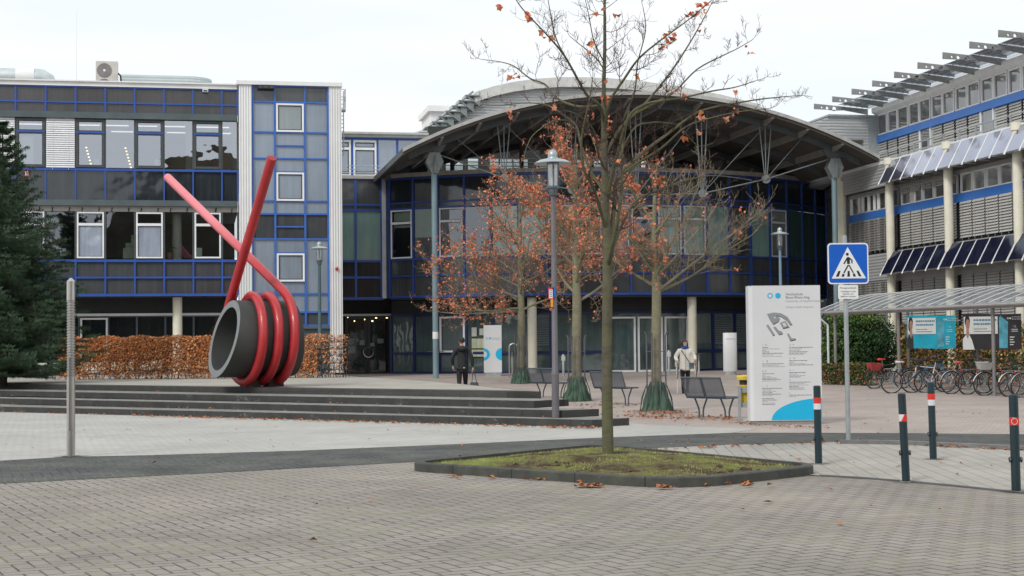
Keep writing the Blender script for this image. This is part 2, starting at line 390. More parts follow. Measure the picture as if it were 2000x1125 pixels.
while k<9000:
    x=random.uniform(A.x,C_.x); y=random.uniform(B_.y,D_.y)
    if not in_isl(x,y): continue
    dens=mn.noise(Vector((x*1.6,y*1.6,7)))
    k+=1
    if dens<-.05: continue
    h=random.uniform(.010,.028)*(1+dens); a=random.uniform(0,6.28); wd=random.uniform(.003,.006); lx,ly=random.uniform(-.5,.5)*h,random.uniform(-.5,.5)*h
    dx,dy=math.cos(a)*wd,math.sin(a)*wd; f=.7
    z=lz(x,y)
    if z is None: continue
    z-=.004
    b.add([(x-dx,y-dy,z),(x+dx,y+dy,z),(x+lx,y+ly,z+h)],[(0,1,2)])
b.build('grass',grM,kind='stuff')
# clods of earth and one stone on the island
soil=mat('soil',(.085,.06,.042),.95,var=.4,scale=12,bump=.8,spec=.1)
b=MB()
for (px,py,s) in ((1000,903,.05),(1065,905,.10),(1108,907,.12),(1095,903,.08),(1165,911,.06),(1238,917,.07),(1365,929,.10),(1410,915,.11),(1455,910,.13),(1440,914,.08),(1390,917,.07),(1352,926,.06)):
    p=gp(px,py,.15)
    for k in range(7):
        q=p+Vector((random.gauss(0,s),random.gauss(0,s*.8),0)); r=s*random.uniform(.25,.55)
        if lz(q.x,q.y) is None: continue
        b.ball((q.x,q.y,lz(q.x,q.y)-.004),r,5,(1,.9,.40))
for i,v in enumerate(b.v): b.v[i]=v+Vector(mn.noise_vector(v*18))*.03
b.build('soil_clods',soil,kind='stuff')
p=gp(1237,890,.2); b=MB(); b.box((p.x,p.y,(lz(p.x,p.y) or .1)+.02),(.13,.1,.05),.3)
o=b.build('rock',mat('rock',(.17,.14,.10),.9,var=.4,scale=15,bump=.5)); o['label']='small flat brown stone on the moss right of the front tree'; o['category']='stone'
mod=o.modifiers.new('bevel','BEVEL'); mod.width=.015; mod.segments=2
# fallen leaves
leafM=mat('fallen_leaf',(.36,.15,.07),.8,var=.5,scale=25,spec=.2)
b=MB()
def dleaf(x,y,z,s):
    a=random.uniform(0,6.28); c,sn=math.cos(a)*s,math.sin(a)*s; u=random.uniform(.2,.9)*s; v=random.uniform(0,.8)*s
    b.add([(x-c,y-sn,z+.006),(x-sn*.6,y+c*.6,z+.004+u),(x+c,y+sn,z+.008+v*.5),(x+sn*.6,y-c*.6,z+.004+v)],[(0,1,2,3)])
def near(pa,pb,n,spread,s=(.03,.06),z=None):
    for _ in range(n):
        t=random.random(); x=pa.x+(pb.x-pa.x)*t+random.gauss(0,spread); y=pa.y+(pb.y-pa.y)*t+random.gauss(0,spread)
        dleaf(x,y,(zg(y)+.014) if z is None else z,random.uniform(*s))
near(gp(0,806),gp(300,813),60,.10); near(gp(280,814),gp(1100,836.5),420,.09); near(gp(1100,838),gp(1170,838),50,.12)
near(gp(1230,818),gp(1290,806),40,.5); near(gp(1240,812),gp(1440,822),230,.45); near(gp(1260,806),gp(1330,808),140,.25)
near(gp(1150,790),gp(1260,800),60,.6); near(gp(1440,830),gp(1610,838),110,.15,(.02,.04)); near(gp(1640,865),gp(1720,867),50,.10); near(gp(1180,884),gp(1600,868),60,.08)
near(gp(1720,868),gp(2000,882),50,.09); near(gp(1125,953),gp(1175,953),34,.06,(.03,.06)); near(gp(1298,957),gp(1305,957),8,.04,(.04,.07)); near(gp(1458,949),gp(1462,949),5,.04,(.04,.08))
near(gp(860,934),gp(1500,952),40,.10); near(gp(950,896),gp(1170,886),25,.1)
for (px,py) in ((612,1060),(1180,958),(900,873),(1155,876),(1145,883),(1755,915),(1624,960),(1640,1027),(1285,1195),(720,860),(640,815),(300,908),(1870,930),(1690,830),(1900,810),(1720,840),(1560,900),(870,932),(1450,1000),(1500,985)):
    p=gp(px,py); dleaf(p.x,p.y,.014,random.uniform(.035,.06))
for _ in range(420):
    y=random.uniform(14,46); x=random.uniform(-.33,.33)*y
    if mn.noise(Vector((x*.3,y*.3,1)))>0 or y>30: dleaf(x,y,zg(y)+.013,random.uniform(.012,.035))
for k in range(3):
    near(lef[k+1]-nrm*.12,cor[k+1]-nrm*.12,50,.04,(.02,.045),.15*(k+1)+.012)
b.build('fallen_leaves',leafM,kind='stuff')

def shademat():  # thin brown discs that paint contact shade round the bases
    m,nt,o=nodes('dirt_or_shade'); d=nt.nodes.new('ShaderNodeBsdfTransparent'); p=nt.nodes.new('ShaderNodeBsdfDiffuse'); p.inputs[0].default_value=(.06,.05,.035,1)
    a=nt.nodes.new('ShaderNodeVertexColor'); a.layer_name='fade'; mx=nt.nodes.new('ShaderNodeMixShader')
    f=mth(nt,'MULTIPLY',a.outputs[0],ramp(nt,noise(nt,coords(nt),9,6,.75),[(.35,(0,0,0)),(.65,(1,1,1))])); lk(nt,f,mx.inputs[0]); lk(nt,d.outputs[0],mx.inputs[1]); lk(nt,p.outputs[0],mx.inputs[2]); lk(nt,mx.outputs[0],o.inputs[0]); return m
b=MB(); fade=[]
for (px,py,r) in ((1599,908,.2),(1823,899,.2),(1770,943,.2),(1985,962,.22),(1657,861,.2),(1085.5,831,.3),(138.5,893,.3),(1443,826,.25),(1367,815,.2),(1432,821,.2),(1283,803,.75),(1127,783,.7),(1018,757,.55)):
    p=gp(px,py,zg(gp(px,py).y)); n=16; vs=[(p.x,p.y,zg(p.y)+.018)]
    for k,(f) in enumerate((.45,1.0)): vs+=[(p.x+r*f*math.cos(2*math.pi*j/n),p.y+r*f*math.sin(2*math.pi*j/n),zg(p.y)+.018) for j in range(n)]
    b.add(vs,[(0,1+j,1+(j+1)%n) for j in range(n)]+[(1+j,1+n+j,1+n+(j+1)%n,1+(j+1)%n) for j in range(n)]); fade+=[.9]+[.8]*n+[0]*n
o=b.build('contact_shade',shademat(),kind='stuff'); ca=o.data.color_attributes.new('fade','FLOAT_COLOR','POINT')
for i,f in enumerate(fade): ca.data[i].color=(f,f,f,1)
# ------------------------------------------------------------------ facade materials
BLUE=mat('blue_frame',(.025,.085,.36),.35,var=.08,scale=2); DBLUE=mat('dark_blue_frame',(.008,.018,.10),.35)
BAND=mat('blue_band',(.04,.16,.50),.4,var=.06)
SILV=mat('aluminium_frame',(.76,.78,.80),.45,.0,var=.08); WHT=mat('white_panel',(.76,.77,.77),.5,var=.08,scale=.8,dirt_or_shade=.12)
DGR=mat('grey_cornice',(.075,.10,.11),.5,var=.2,scale=1.2); DFR=mat('dark_frame',(.055,.065,.07),.45)
CREAM=mat('cream_column',(.72,.69,.57),.6,var=.06,dirt_or_shade=.1); BLK=mat('soffit_dark',(.02,.022,.026),.6)
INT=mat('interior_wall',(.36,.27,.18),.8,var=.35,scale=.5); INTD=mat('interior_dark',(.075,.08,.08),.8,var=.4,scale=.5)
STEEL=mat('stainless_steel',(.52,.50,.47),.28,.9,var=.1,scale=4); GALV=mat('galvanised_steel',(.36,.39,.40),.5,.35,var=.12,scale=6)
def emis(name,c,s):
    m,nt,o=nodes(name); e=nt.nodes.new('ShaderNodeEmission'); e.inputs[0].default_value=(*c,1); e.inputs[1].default_value=s; lk(nt,e.outputs[0],o.inputs[0]); return m
WARML=emis('warm_lamp',(1,.78,.35),2.2); TUBEL=emis('ceiling_tube',(1,.98,.95),1.1)
def glossyglass(name,base,refl,rough=.03,wob=.015,tint=(1,1,1),var=.25,fm=.6):
    m,nt,o=nodes(name); wc=coords(nt)
    d=nt.nodes.new('ShaderNodeBsdfDiffuse'); g=nt.nodes.new('ShaderNodeBsdfGlossy'); mx=nt.nodes.new('ShaderNodeMixShader')
    c=ramp(nt,noise(nt,wc,.35,4),[(.3,tuple(x*(1-var) for x in base)),(.7,tuple(x*(1+var) for x in base))])
    sk=noise(nt,coords(nt,0,(3.5,3.5,.25)),1.6,5,.65); c=mixc(nt,ramp(nt,sk,[(.45,(0,0,0)),(.75,(.55,.55,.55))]),c,tuple(x*1.5+.02 for x in base)); lk(nt,c,d.inputs[0])
    g.inputs[0].default_value=(*tint,1); g.inputs['Roughness'].default_value=rough
    bm=nt.nodes.new('ShaderNodeBump'); bm.inputs['Strength'].default_value=1; bm.inputs['Distance'].default_value=wob
    lk(nt,noise(nt,wc,.8,2),bm.inputs['Height']); lk(nt,bm.outputs[0],g.inputs['Normal'])
    f=nt.nodes.new('ShaderNodeFresnel'); f.inputs[0].default_value=1.5
    fac=mth(nt,'MULTIPLY',mth(nt,'ADD',refl,mth(nt,'MULTIPLY',f.outputs[0],fm)),mth(nt,'ADD',.65,mth(nt,'MULTIPLY',noise(nt,wc,.45,3),.7))); lk(nt,fac,mx.inputs[0]); lk(nt,d.outputs[0],mx.inputs[1]); lk(nt,g.outputs[0],mx.inputs[2]); lk(nt,mx.outputs[0],o.inputs[0]); return m
def seeglass(name,refl,tint=(.8,.85,.85),wob=.02):
    m,nt,o=nodes(name); wc=coords(nt)
    d=nt.nodes.new('ShaderNodeBsdfTransparent'); d.inputs[0].default_value=(*tint,1); g=nt.nodes.new('ShaderNodeBsdfGlossy'); mx=nt.nodes.new('ShaderNodeMixShader'); g.inputs[0].default_value=(.86,.91,1,1)
    g.inputs['Roughness'].default_value=.01
    bm=nt.nodes.new('ShaderNodeBump'); bm.inputs['Strength'].default_value=1; bm.inputs['Distance'].default_value=wob
    lk(nt,noise(nt,wc,.9,2),bm.inputs['Height']); lk(nt,bm.outputs[0],g.inputs['Normal'])
    f=nt.nodes.new('ShaderNodeFresnel'); f.inputs[0].default_value=1.5
    fac=mth(nt,'ADD',refl,mth(nt,'MULTIPLY',f.outputs[0],1.0)); lk(nt,fac,mx.inputs[0]); lk(nt,d.outputs[0],mx.inputs[1]); lk(nt,g.outputs[0],mx.inputs[2]); lk(nt,mx.outputs[0],o.inputs[0]); return m
PANB=glossyglass('spandrel_black',(.022,.028,.035),.04,.06); PANG=glossyglass('spandrel_grey',(.055,.058,.063),.035,.12)
PANR=glossyglass('spandrel_roof',(.045,.043,.045),.03,.10)
GSKY=glossyglass('glass_sky',(.10,.12,.14),.24,.02,.01,(.80,.88,1)); GGRN=glossyglass('glass_green',(.21,.34,.315),.10,.05,.01)
GTOW=glossyglass('glass_frosted',(.17,.21,.26),.17,.30,.004,(.85,.92,1))
GSEE=seeglass('glass_clear_high',.38,(.72,.75,.76),.006); GSEL=seeglass('glass_clear_low',.14,(.74,.80,.80),.008); GWIN=glossyglass('glass_blueish',(.30,.34,.42),.10,.05)
def slatmat(name,c,per,depth=.5,vertical=False,F=None,dark=.35):
    """corrugated sheet: stripes along z or along the facade"""
    m,nt,o=nodes(name); wc=coords(nt); sp=nt.nodes.new('ShaderNodeSeparateXYZ')
    if vertical: lk(nt,coords(nt,-math.atan2(F.U.y,F.U.x)),sp.inputs[0]); s=sp.outputs[0]
    else: lk(nt,wc,sp.inputs[0]); s=sp.outputs[2]
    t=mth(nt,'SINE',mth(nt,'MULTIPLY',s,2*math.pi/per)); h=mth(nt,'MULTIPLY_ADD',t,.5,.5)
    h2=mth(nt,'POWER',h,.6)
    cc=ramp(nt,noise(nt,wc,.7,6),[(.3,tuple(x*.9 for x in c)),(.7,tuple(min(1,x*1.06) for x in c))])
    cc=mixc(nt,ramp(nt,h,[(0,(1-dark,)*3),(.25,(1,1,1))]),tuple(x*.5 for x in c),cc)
    bsdf(nt,o,cc,.45,.25,h2,depth,.02); return m
def office_glass(F,u0,u1,z0,z1,root,kind,n='window'):
    """one window bay as a part with its own frame, pane and blind"""
    if kind in('white','dark','whiteb','green','skyw','whiteopq'):
        fm=DFR if kind=='dark' else SILV
        b=MB(); w=.062 if kind!='dark' else .085
        zt=z1-(z1-z0)*.27
        b.frame(F,u0,u1,z0,z1,w,-.05,.05); b.fb(F,u0+w,u1-w,-.05,.05,zt-w/2-.02,zt+w/2+.02)
        if kind=='dark': b.mi=1; b.fb(F,u0,u1,.05,.062,zt-.035,zt+.035); b.mi=0
        o=b.build(n,[fm,BLUE],root)
        g={'dark':GSEE,'white':GSEL,'whiteb':GSEL,'green':GGRN,'skyw':GWIN,'whiteopq':GWIN}[kind]
        b=MB(); b.fq(F,u0+w,u1-w,z0+w,zt-w/2-.02,-.01); b.fq(F,u0+w,u1-w,zt+w/2+.02,z1-w,-.01)
        if kind=='skyw': b.m=[1,0]
        p=b.build('pane',[g,GSEL] if kind!='skyw' else [GSEL,GWIN],o)
        b=MB(); ww=.02  # dark gasket
        b.frame(F,u0+w,u1-w,z0+w,zt-w/2-.02,ww,-.008,.01); b.frame(F,u0+w,u1-w,zt+w/2+.02,z1-w,ww,-.008,.01); b.build('gasket',BLK,o)
        if kind=='whiteb': blind(F,u0+w,u1-w,z1-(z1-z0)*.36,z1-w,-.12,o,PBL,.055,80)
        return o
    b=MB(); b.fq(F,u0,u1,z0,z1,0)
    return b.build(n,{'fixh':GSEE,'fixl':GSEL,'grn':GGRN,'sky':GSKY,'tow':GTOW}[kind],root)
PBL=mat('pale_blind',(.74,.80,.68),.7,var=.05); WBL=mat('white_blind',(.74,.75,.77),.55,var=.04); GBL=mat('grey_blind',(.50,.49,.465),.5,.2,var=.08,scale=1)
def blind(F,u0,u1,z0,z1,v,parent,mt,pitch=.08,tilt=35,name='blind'):
    b=MB(); k=int((z1-z0)/pitch); h=pitch*1.03
    dz,dv=math.sin(R(tilt))*h/2*1.02,math.cos(R(tilt))*h/2
    for i in range(k):
        zc=z1-(i+.5)*pitch
        b.add([F.P(u0,v+dv,zc-dz),F.P(u1,v+dv,zc-dz),F.P(u1,v-dv,zc+dz),F.P(u0,v-dv,zc+dz)],[(0,1,2,3)])
    for t in (.22,.78):
        uu=u0+(u1-u0)*t; b.fb(F,uu-.006,uu+.006,v+dv,v+dv+.006,z0,z1)
    return b.build(name,mt,parent)
# ------------------------------------------------------------------ left office building
P0=dp(466,600,62.0); FL=Fr(P0,E1,-E2)
zL=lambda y,x=400: FL.uz(x,y)[1]; uL=lambda x,y=500: FL.uz(x,y)[0]
lb=thing('office_building','long glass office wing with blue mullions behind the hedge on the left','building',(FL.P(-8,0,.6)))
UB0,UE=-17.6,-.02
z_par0,z_par1=zL(174),zL(166); z_mid=zL(205); z_c1,z_c0=zL(224),zL(236); z_w2a,z_w2b=zL(332),zL(237.5)
z_l2=zL(334); z_p0=zL(393); z_c2=zL(404); z_h1=zL(414.5); z_w1a=zL(507); z_l1=zL(509.5); z_m1=zL(542); z_b=zL(577); z_gl=zL(613); z_g0=.62
colpx=[469,434,379,320,263,204.5,145,88,30,-28]
cu=[uL(x,500) for x in colpx]; sp_=(cu[1]-cu[8])/7; cu=[UE]+[cu[1]-sp_*i for i in range(0,15)]
cu=[c for c in cu if c>UB0-.5]
b=MB(); b.fb(FL,UB0,UE,-.55,.10,z_par0,z_par1); b.fb(FL,UB0,UE,-.5,.18,z_par1,z_par1+.05); b.build('parapet',WHT,lb)
b=MB(); b.fb(FL,UB0,UE,-14,-.55,z_par0-.2,z_par0+.1); b.build('roof',mat('roof_gravel',(.3,.3,.29),.9),lb)
b=MB(); b.fq(FL,UB0,UE,z_c1,z_par0,-.03); b.build('spandrel',PANR,lb)
b=MB(); b.fq(FL,UB0,UE,z_p0,z_l2,-.03); b.build('spandrel',PANB,lb)
b=MB(); b.fq(FL,UB0,UE,z_b,z_w1a,-.03); b.build('spandrel',PANG,lb)
b=MB()
for u in cu: 
    b.fb(FL,u-.033,u+.033,-.03,.05,z_c1,z_par0-.03); b.fb(FL,u-.029,u+.029,-.03,.05,z_p0,z_l2); b.fb(FL,u-.033,u+.033,-.03,.05,z_b,z_l1)
for z in (z_par0-.03,z_mid): b.fb(FL,UB0,UE,-.03,.04,z-.03,z+.03)
for z,h in ((z_l2,.045),(z_l1,.05),(z_m1,.035),(z_b+.03,.05)): b.fb(FL,UB0,UE,-.03,.055,z-h,z+h)
b.build('mullion_grid',BLUE,lb)
b=MB(); b.fb(FL,UB0,UE,-.1,.16,z_c0,z_c1); b.fb(FL,UB0,UE,-.1,.22,z_c2,z_p0); b.build('cornice',DGR,lb)
b=MB(); b.fb(FL,UB0,UE,-.1,.03,z_h1,z_c2)
for u in cu:
    for q in (.25,.9): b.mi=1; b.tube([FL.P(u-q,.04,z_h1-.02),FL.P(u-q+.03,.06,z_h1+.16)],.02,5); b.mi=0
b.build('blind_box',[mat('blind_box',(.34,.33,.31),.6),BLK],lb)
k2=['fixh','dark','fixh','dark','fixh','dark','blind','dark','blind','dark','fixh','dark','fixh','dark','fixh','dark']
k1=['fixl','white','fixl','skyw','fixl','skyw','fixl','white','fixl','white','fixl','white','fixl','white','fixl','white']
for i in range(len(cu)-1):
    a,c=cu[i+1],cu[i]
    if k2[i]=='blind':
        office_glass(FL,a+.04,c-.04,z_w2a+.04,z_w2b,lb,'fixh'); blind(FL,a+.03,c-.03,z_l2-.02,z_w2b+.1,.06,lb,WBL,.085,62)
    else: office_glass(FL,a+.03,c-.03,z_w2a+.04,z_w2b,lb,k2[i])
    if k1[i]=='skyw': office_glass(FL,a+.05,c-.05,z_w1a+.05,z_h1-.02,lb,'skyw')
    else: office_glass(FL,a+.05,c-.05,z_w1a+.05,z_h1-.02,lb,k1[i])
b=MB()
for u in cu:
    b.fb(FL,u-.03,u+.03,-.05,.03,z_w2a,z_w2b); b.fb(FL,u-.035,u+.035,-.05,.04,z_w1a,z_h1)
b.build('window_post',DFR,lb)
# floors and rooms
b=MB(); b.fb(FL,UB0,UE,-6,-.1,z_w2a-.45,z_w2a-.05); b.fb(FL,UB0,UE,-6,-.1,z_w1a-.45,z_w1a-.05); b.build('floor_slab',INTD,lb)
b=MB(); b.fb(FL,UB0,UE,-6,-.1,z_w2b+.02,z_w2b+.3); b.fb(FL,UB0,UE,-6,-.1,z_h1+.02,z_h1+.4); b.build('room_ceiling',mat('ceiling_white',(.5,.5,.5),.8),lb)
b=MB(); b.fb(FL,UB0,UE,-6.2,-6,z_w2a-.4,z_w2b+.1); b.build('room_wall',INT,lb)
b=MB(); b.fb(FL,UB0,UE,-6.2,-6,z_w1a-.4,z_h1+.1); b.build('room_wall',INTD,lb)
b=MB()
for u in (-3.0,-6.6,-9.0): b.fb(FL,u-.9,u+.2,-5.9,-5.8,z_w2a,z_w2a+1.5)
b.build('room_door',INTD,lb)
b=MB()
for u in cu[:9:1]:
    b.fb(FL,u-1.2,u-.3,-1.6,-1.5,z_w2b-.02,z_w2b+.0); b.fb(FL,u-1.1,u-.2,-3.4,-3.3,z_w2b-.02,z_w2b)
b.build('ceiling_tube',TUBEL,lb)
b=MB()
for px,py in ((168,300),(246,305),(430,0)):
    if py: 
        u=uL(px,py); 
        for t in range(7): b.fb(FL,u+t*.035-.1,u+t*.035-.03,-1.1,-1.05,z_w2a+.95-t*.13,z_w2a+1.0-t*.13)
b.build('pendant_light',WARML,lb)
# round columns, ground floor
b=MB()
for px in (346,): 
    u=uL(px,600); 
    for uu in (u,u-7.2,): b=MB(); p=FL.P(uu,-.75,0); b.lathe(p,[(.19,.6),(.19,z_b+.02)],24); b.build('column',CREAM,lb,smooth=True)
b=MB(); u=uL(345,460); p=FL.P(u,-.8,0); b.lathe(p,[(.19,z_w1a-.3),(.19,z_h1)],24); p=FL.P(u-7.2,-.8,0); b.lathe(p,[(.19,z_w1a-.3),(.19,z_h1)],24)
u=uL(370,300); b.lathe(FL.P(u-.0,-.9,0),[(.17,z_w2a-.3),(.17,z_w2b)],24); u=uL(462,300); b.lathe(FL.P(u,-.9,0),[(.17,z_w2a-.3),(.17,z_w2b)],24)
b.build('column',CREAM,lb,smooth=True)
b=MB(); b.fb(FL,UB0,UE,-2.0,-.05,z_b-.05,z_b-.02); b.fb(FL,UB0,UE,-2.1,-1.9,z_gl,z_b-.05); b.build('soffit',BLK,lb)
b=MB(); 
for i,u in enumerate(cu): b.fb(FL,u-.04,u+.04,-2.0,-1.85,.6,z_gl)
for z in (z_gl-.03,1.35): b.fb(FL,UB0,UE,-2.0,-1.86,z-.04,z+.04)
b.fb(FL,UB0,UE,-2.0,-1.84,.6,.75)
b.build('ground_floor_frame',mat('slate_frame',(.08,.10,.13),.5),lb)
b=MB(); b.fb(FL,UB0,UE,-1.9,-1.82,z_gl-.02,z_gl+.08); b.frame(FL,uL(150,650),uL(205,650),.7,z_gl-.1,.07,-1.85,-1.8); b.build('door_frame',SILV,lb)
b=MB(); b.fq(FL,UB0,UE,.75,z_gl,-1.93); b.build('ground_floor_glazing',glossyglass('glass_lower',(.012,.015,.018),.04,.03,.006),lb)
b=MB()
for i in range(0,len(cu)-1): b.fb(FL,cu[i+1]+.12,cu[i]-.12,-1.92,-1.86,.8,1.12)
b.build('radiator_panel',PBL,lb)
# small things in the windows
b=MB()
for px,py,pw,ph,fl in ((123,492,11,15,1),(389,492,11,16,1),(189,317,10,14,2),(306,318,9,14,2)):
    u,z=FL.uz(px,py); b.fb(FL,u-pw/97,u+pw/97,-.03 if fl==1 else -.03,-.02,z-ph/97,z+ph/97)
u,z=FL.uz(47,292); b.fb(FL,u-.34,u+.34,-.2,-.18,z-.55,z+.55)
b.build('paper_sheet',mat('paper',(.62,.66,.62),.8),lb)
b=MB(); u,z=FL.uz(52,338); b.fb(FL,u-.09,u+.09,0,.01,z-.12,z+.12); b.mi=1; b.fb(FL,u-.06,u+.06,.01,.013,z-.09,z+.09)
b.mi=2; b.fb(FL,u-.02,u+.02,.013,.016,z-.05,z+.05)
b.build('fire_sign',[mat('sign_red',(.6,.03,.03),.5),mat('sign_white',(.75,.75,.73),.5),mat('sign_grey',(.25,.25,.25),.5)],lb)
b=MB(); u,_=FL.uz(253,490); zz=z_w1a+.05
b.fb(FL,u-.26,u+.24,-.5,-.15,zz,zz+.42); b.fb(FL,u-.16,u+.22,-.45,-.2,zz+.42,zz+.62); b.fb(FL,u+.05,u+.2,-.4,-.25,zz+.62,zz+.95)
b.build('storage_box',mat('sage_box',(.42,.47,.33),.7,var=.3),lb)
b=MB(); u,_=FL.uz(331,490); b.lathe(FL.P(u,-.25,0),[(.02,zz),(.09,zz),(.12,zz+.24),(.1,zz+.24)],16); b.mi=1
for q in range(9):
    a=q*.7; 
    b.tube([FL.P(u,-.25,zz+.2),FL.P(u+.12*math.cos(a),-.25+.1*math.sin(a),zz+.45),FL.P(u+.35*math.cos(a),-.25+.2*math.sin(a),zz+.42)],[.012,.02,.004],4)
b.build('flower_pot',[mat('terracotta',(.45,.17,.09),.8),mat('plant_green',(.03,.08,.03),.6)],lb,smooth=True)
# light box on the parapet line
o=thing('wall_floodlight','small grey floodlight under the roof edge of the left wing','lamp',FL.P(uL(401,178),.1,zL(178)))
b=MB(); u,z=FL.uz(401,178); b.fb(FL,u-.11,u+.11,.05,.2,z-.06,z+.05); b.mi=1; b.fb(FL,u-.08,u+.08,.2,.21,z-.04,z+.01); b.build('housing',[SILV,BLK],o)
# roof things
o=thing('ventilation_duct','white and silver ventilation duct with round elbow on the left roof','duct',FL.P(uL(40,150),-2,z_par1))
u0,z0=FL.uz(-30,148); u1,z1=FL.uz(58,119); rr=.42
b=MB(); b.mi=0; zc=z1-.1
zc=FL.uz(40,134)[1]+.0
b.tube([FL.P(u0-2,-2,zc),FL.P(uL(20,134),-2,zc)],.36,20); b.mi=1; b.tube([FL.P(uL(20,134),-2,zc),FL.P(uL(58,134),-2,zc)],.37,20); b.mi=0
ue=uL(58,134); b.tube([FL.P(ue,-2,zc),FL.P(ue+.25,-2,zc-.02),FL.P(ue+.5,-2,zc-.15),FL.P(ue+.62,-2,zc-.35),FL.P(ue+.66,-2,zc-.9)],[.37,.37,.34,.3,.28],20)
b.build('duct_pipe',[mat('duct_zinc',(.55,.60,.60),.4,.5),WHT],o,smooth=True)
b=MB(); b.fb(FL,ue-.3,ue+.3,-2.3,-1.7,zc-.55,zc-.42); b.fb(FL,ue-.05,ue+.02,-2.05,-1.95,zc-.9,zc-.5); b.build('bracket',DFR,o)
o=thing('air_conditioner','beige air conditioning unit with round fan grille on the left roof','air conditioner',FL.P(uL(209,150),-1.2,z_par1))
ua,za=FL.uz(187,119,-1.2); uc,_=FL.uz(230,150,-1.2); 
b=MB(); b.fb(FL,ua,uc,-1.6,-1.2,z_par0,za); b.build('casing',mat('beige_metal',(.52,.50,.46),.5,dirt_or_shade=.1),o)
for zc2 in (za-.38,za-1.02):
    b=MB(); 
    for q in range(1,7): 
        pts=[FL.P(ua+.34+.29*q/6*math.cos(a*math.pi/12),-1.19,zc2+.29*q/6*math.sin(a*math.pi/12)) for a in range(25)]
        b.tube(pts,.008,4)
    b.mi=1; b.plate([FL.P(ua+.34+.3*math.cos(a*math.pi/12),-1.198,zc2+.3*math.sin(a*math.pi/12)) for a in range(24)],FL.N*.004)
    b.mi=2; b.plate([FL.P(ua+.34+.05*math.cos(a*math.pi/6),-1.18,zc2+.05*math.sin(a*math.pi/6)) for a in range(12)],FL.N*.01)
    b.build('fan_grille',[mat('grille_grey',(.38,.37,.35),.5),mat('fan_dark',(.16,.155,.15),.6),WHT],o)
b=MB(); b.tube([FL.P(uc,-1.4,za-.45),FL.P(uc+.1,-1.4,za-.55),FL.P(uc+.15,-1.4,za-1.0)],.035,8); b.build('pipe',BLK,o)
o=thing('oval_roof_tank','flat pale metal tank with rounded end on the left roof beside the air conditioner','tank',FL.P(uL(320,155),-3,z_par1))
us,zt=FL.uz(235,149.5,-3); ue2,_=FL.uz(414,160,-3)
b=MB(); pts=[FL.P(us,-2.5,0),FL.P(ue2-1.0,-2.5,0)]+[FL.P(ue2-1.0+1.0*math.sin(a*math.pi/12),-3.5+1.0*math.cos(a*math.pi/12),0) for a in range(13)]+[FL.P(us,-4.5,0)]
b.prism([(p.x,p.y) for p in pts],z_par0,zt); b.build('tank_wall',slatmat('tank_zinc',(.55,.62,.63),.12,.4,dark=.15),o)
o=thing('antenna','thin lightning rod on the left roof','antenna',FL.P(uL(139.5,100),-2.5,z_par1))
b=MB(); p=FL.P(uL(140,100),-2.5,0); b.tube([(p.x,p.y,z_par0),(p.x,p.y,z_par1+3.4)],[.006,.002],5); b.build('rod',GALV,o)
# ------------------------------------------------------------------ stair tower
FT=Fr(dp(466,600,61.5),E1,-E2); uT=lambda x,y=300: FT.uz(x,y)[0]; zT=lambda y,x=560: FT.uz(x,y)[1]
tw=thing('stair_tower','stair tower clad in pale blue glass between two white ribbed pilasters','tower',FT.P(2,0,.6))
W0,W1,W2,W3=uT(467),uT(491.5),uT(642.5),uT(667)
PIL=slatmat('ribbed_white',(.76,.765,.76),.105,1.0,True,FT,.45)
zt0,zt1=zT(168),zT(160.5)
b=MB(); b.fb(FT,W0,W1,-2,.12,.6,zt0); b.build('pilaster',PIL,tw)
b=MB(); b.fb(FT,W2,W3,-3.5,.12,.6,zt0+.0); b.build('pilaster',PIL,tw)
b=MB(); b.fb(FT,W0-.1,W3+.03,-3.6,.2,zt0,zt1); b.build('parapet',WHT,tw)
b=MB(); b.fb(FT,W1,W2,-3.4,-.3,zt0-.3,zt0-.02); b.fb(FT,W1,W2,-3.4,-3.2,.6,zt0-.3); b.build('shaft',BLK,tw)
m1,m2=uT(537),uT(595.5)
rows=[168,200,259,393,418,467,574,610,636]
rz=[zT(y) for y in rows]
gk=[PANG,GTOW,GTOW,GTOW,PANG,GTOW,GTOW,PANG]
byM={}
for i in range(8):
    for (a,c) in ((W1,m1),(m1,m2),(m2,W2)):
        bb_=MB(); bb_.fq(FT,a,c,rz[i+1],rz[i],-.02); bb_.build('glass_panel',gk[i],tw)
for nme,(mt,bb_) in byM.items(): bb_.build('glass_panel',mt,tw)
b=MB()
for z in rz[1:]: b.fb(FT,W1,W2,-.02,.05,z-.035,z+.035)
b.fb(FT,W1,W2,-.02,.05,rz[0]-.06,rz[0]-.0)
for u in (W1+.04,m1,m2,W2-.04): b.fb(FT,u-.04,u+.04,-.02,.06,rz[-1],rz[0])
for y in (285,336,443,494,550): z=zT(y); b.fb(FT,m1,m2,-.02,.05,z-.03,z+.03)
z=zT(310); b.fb(FT,W1,W2,-.02,.05,z-.03,z+.03)
b.build('mullion_grid',mat('blue_frame_light',(.04,.13,.45),.35),tw)
for ya,yb in ((202.5,258),(337,392.5),(495,550)):
    za,zb=zT(yb),zT(ya); b=MB(); b.frame(FT,m1+.05,m2-.04,za,zb,.075,-.02,.08); o=b.build('window',WHT,tw)
    b=MB(); b.frame(FT,m1+.125,m2-.115,za+.075,zb-.075,.035,-.01,.05); b.build('gasket',BLK,o)
    b=MB(); b.fq(FT,m1+.125,m2-.115,za+.075,zb-.075,0.01); b.build('pane',glossyglass('glass_teal',(.13,.17,.18),.12,.05) if ya<300 else GTOW,o)
b=MB(); zq=zT(640); b.fb(FT,m1-.3,W2,-.05,.1,zq-.05,zq+.05); b.fb(FT,m1-.3,W2,-.2,-.05,.6,zq-.05); b.build('plinth_glazing',[DGR],tw)
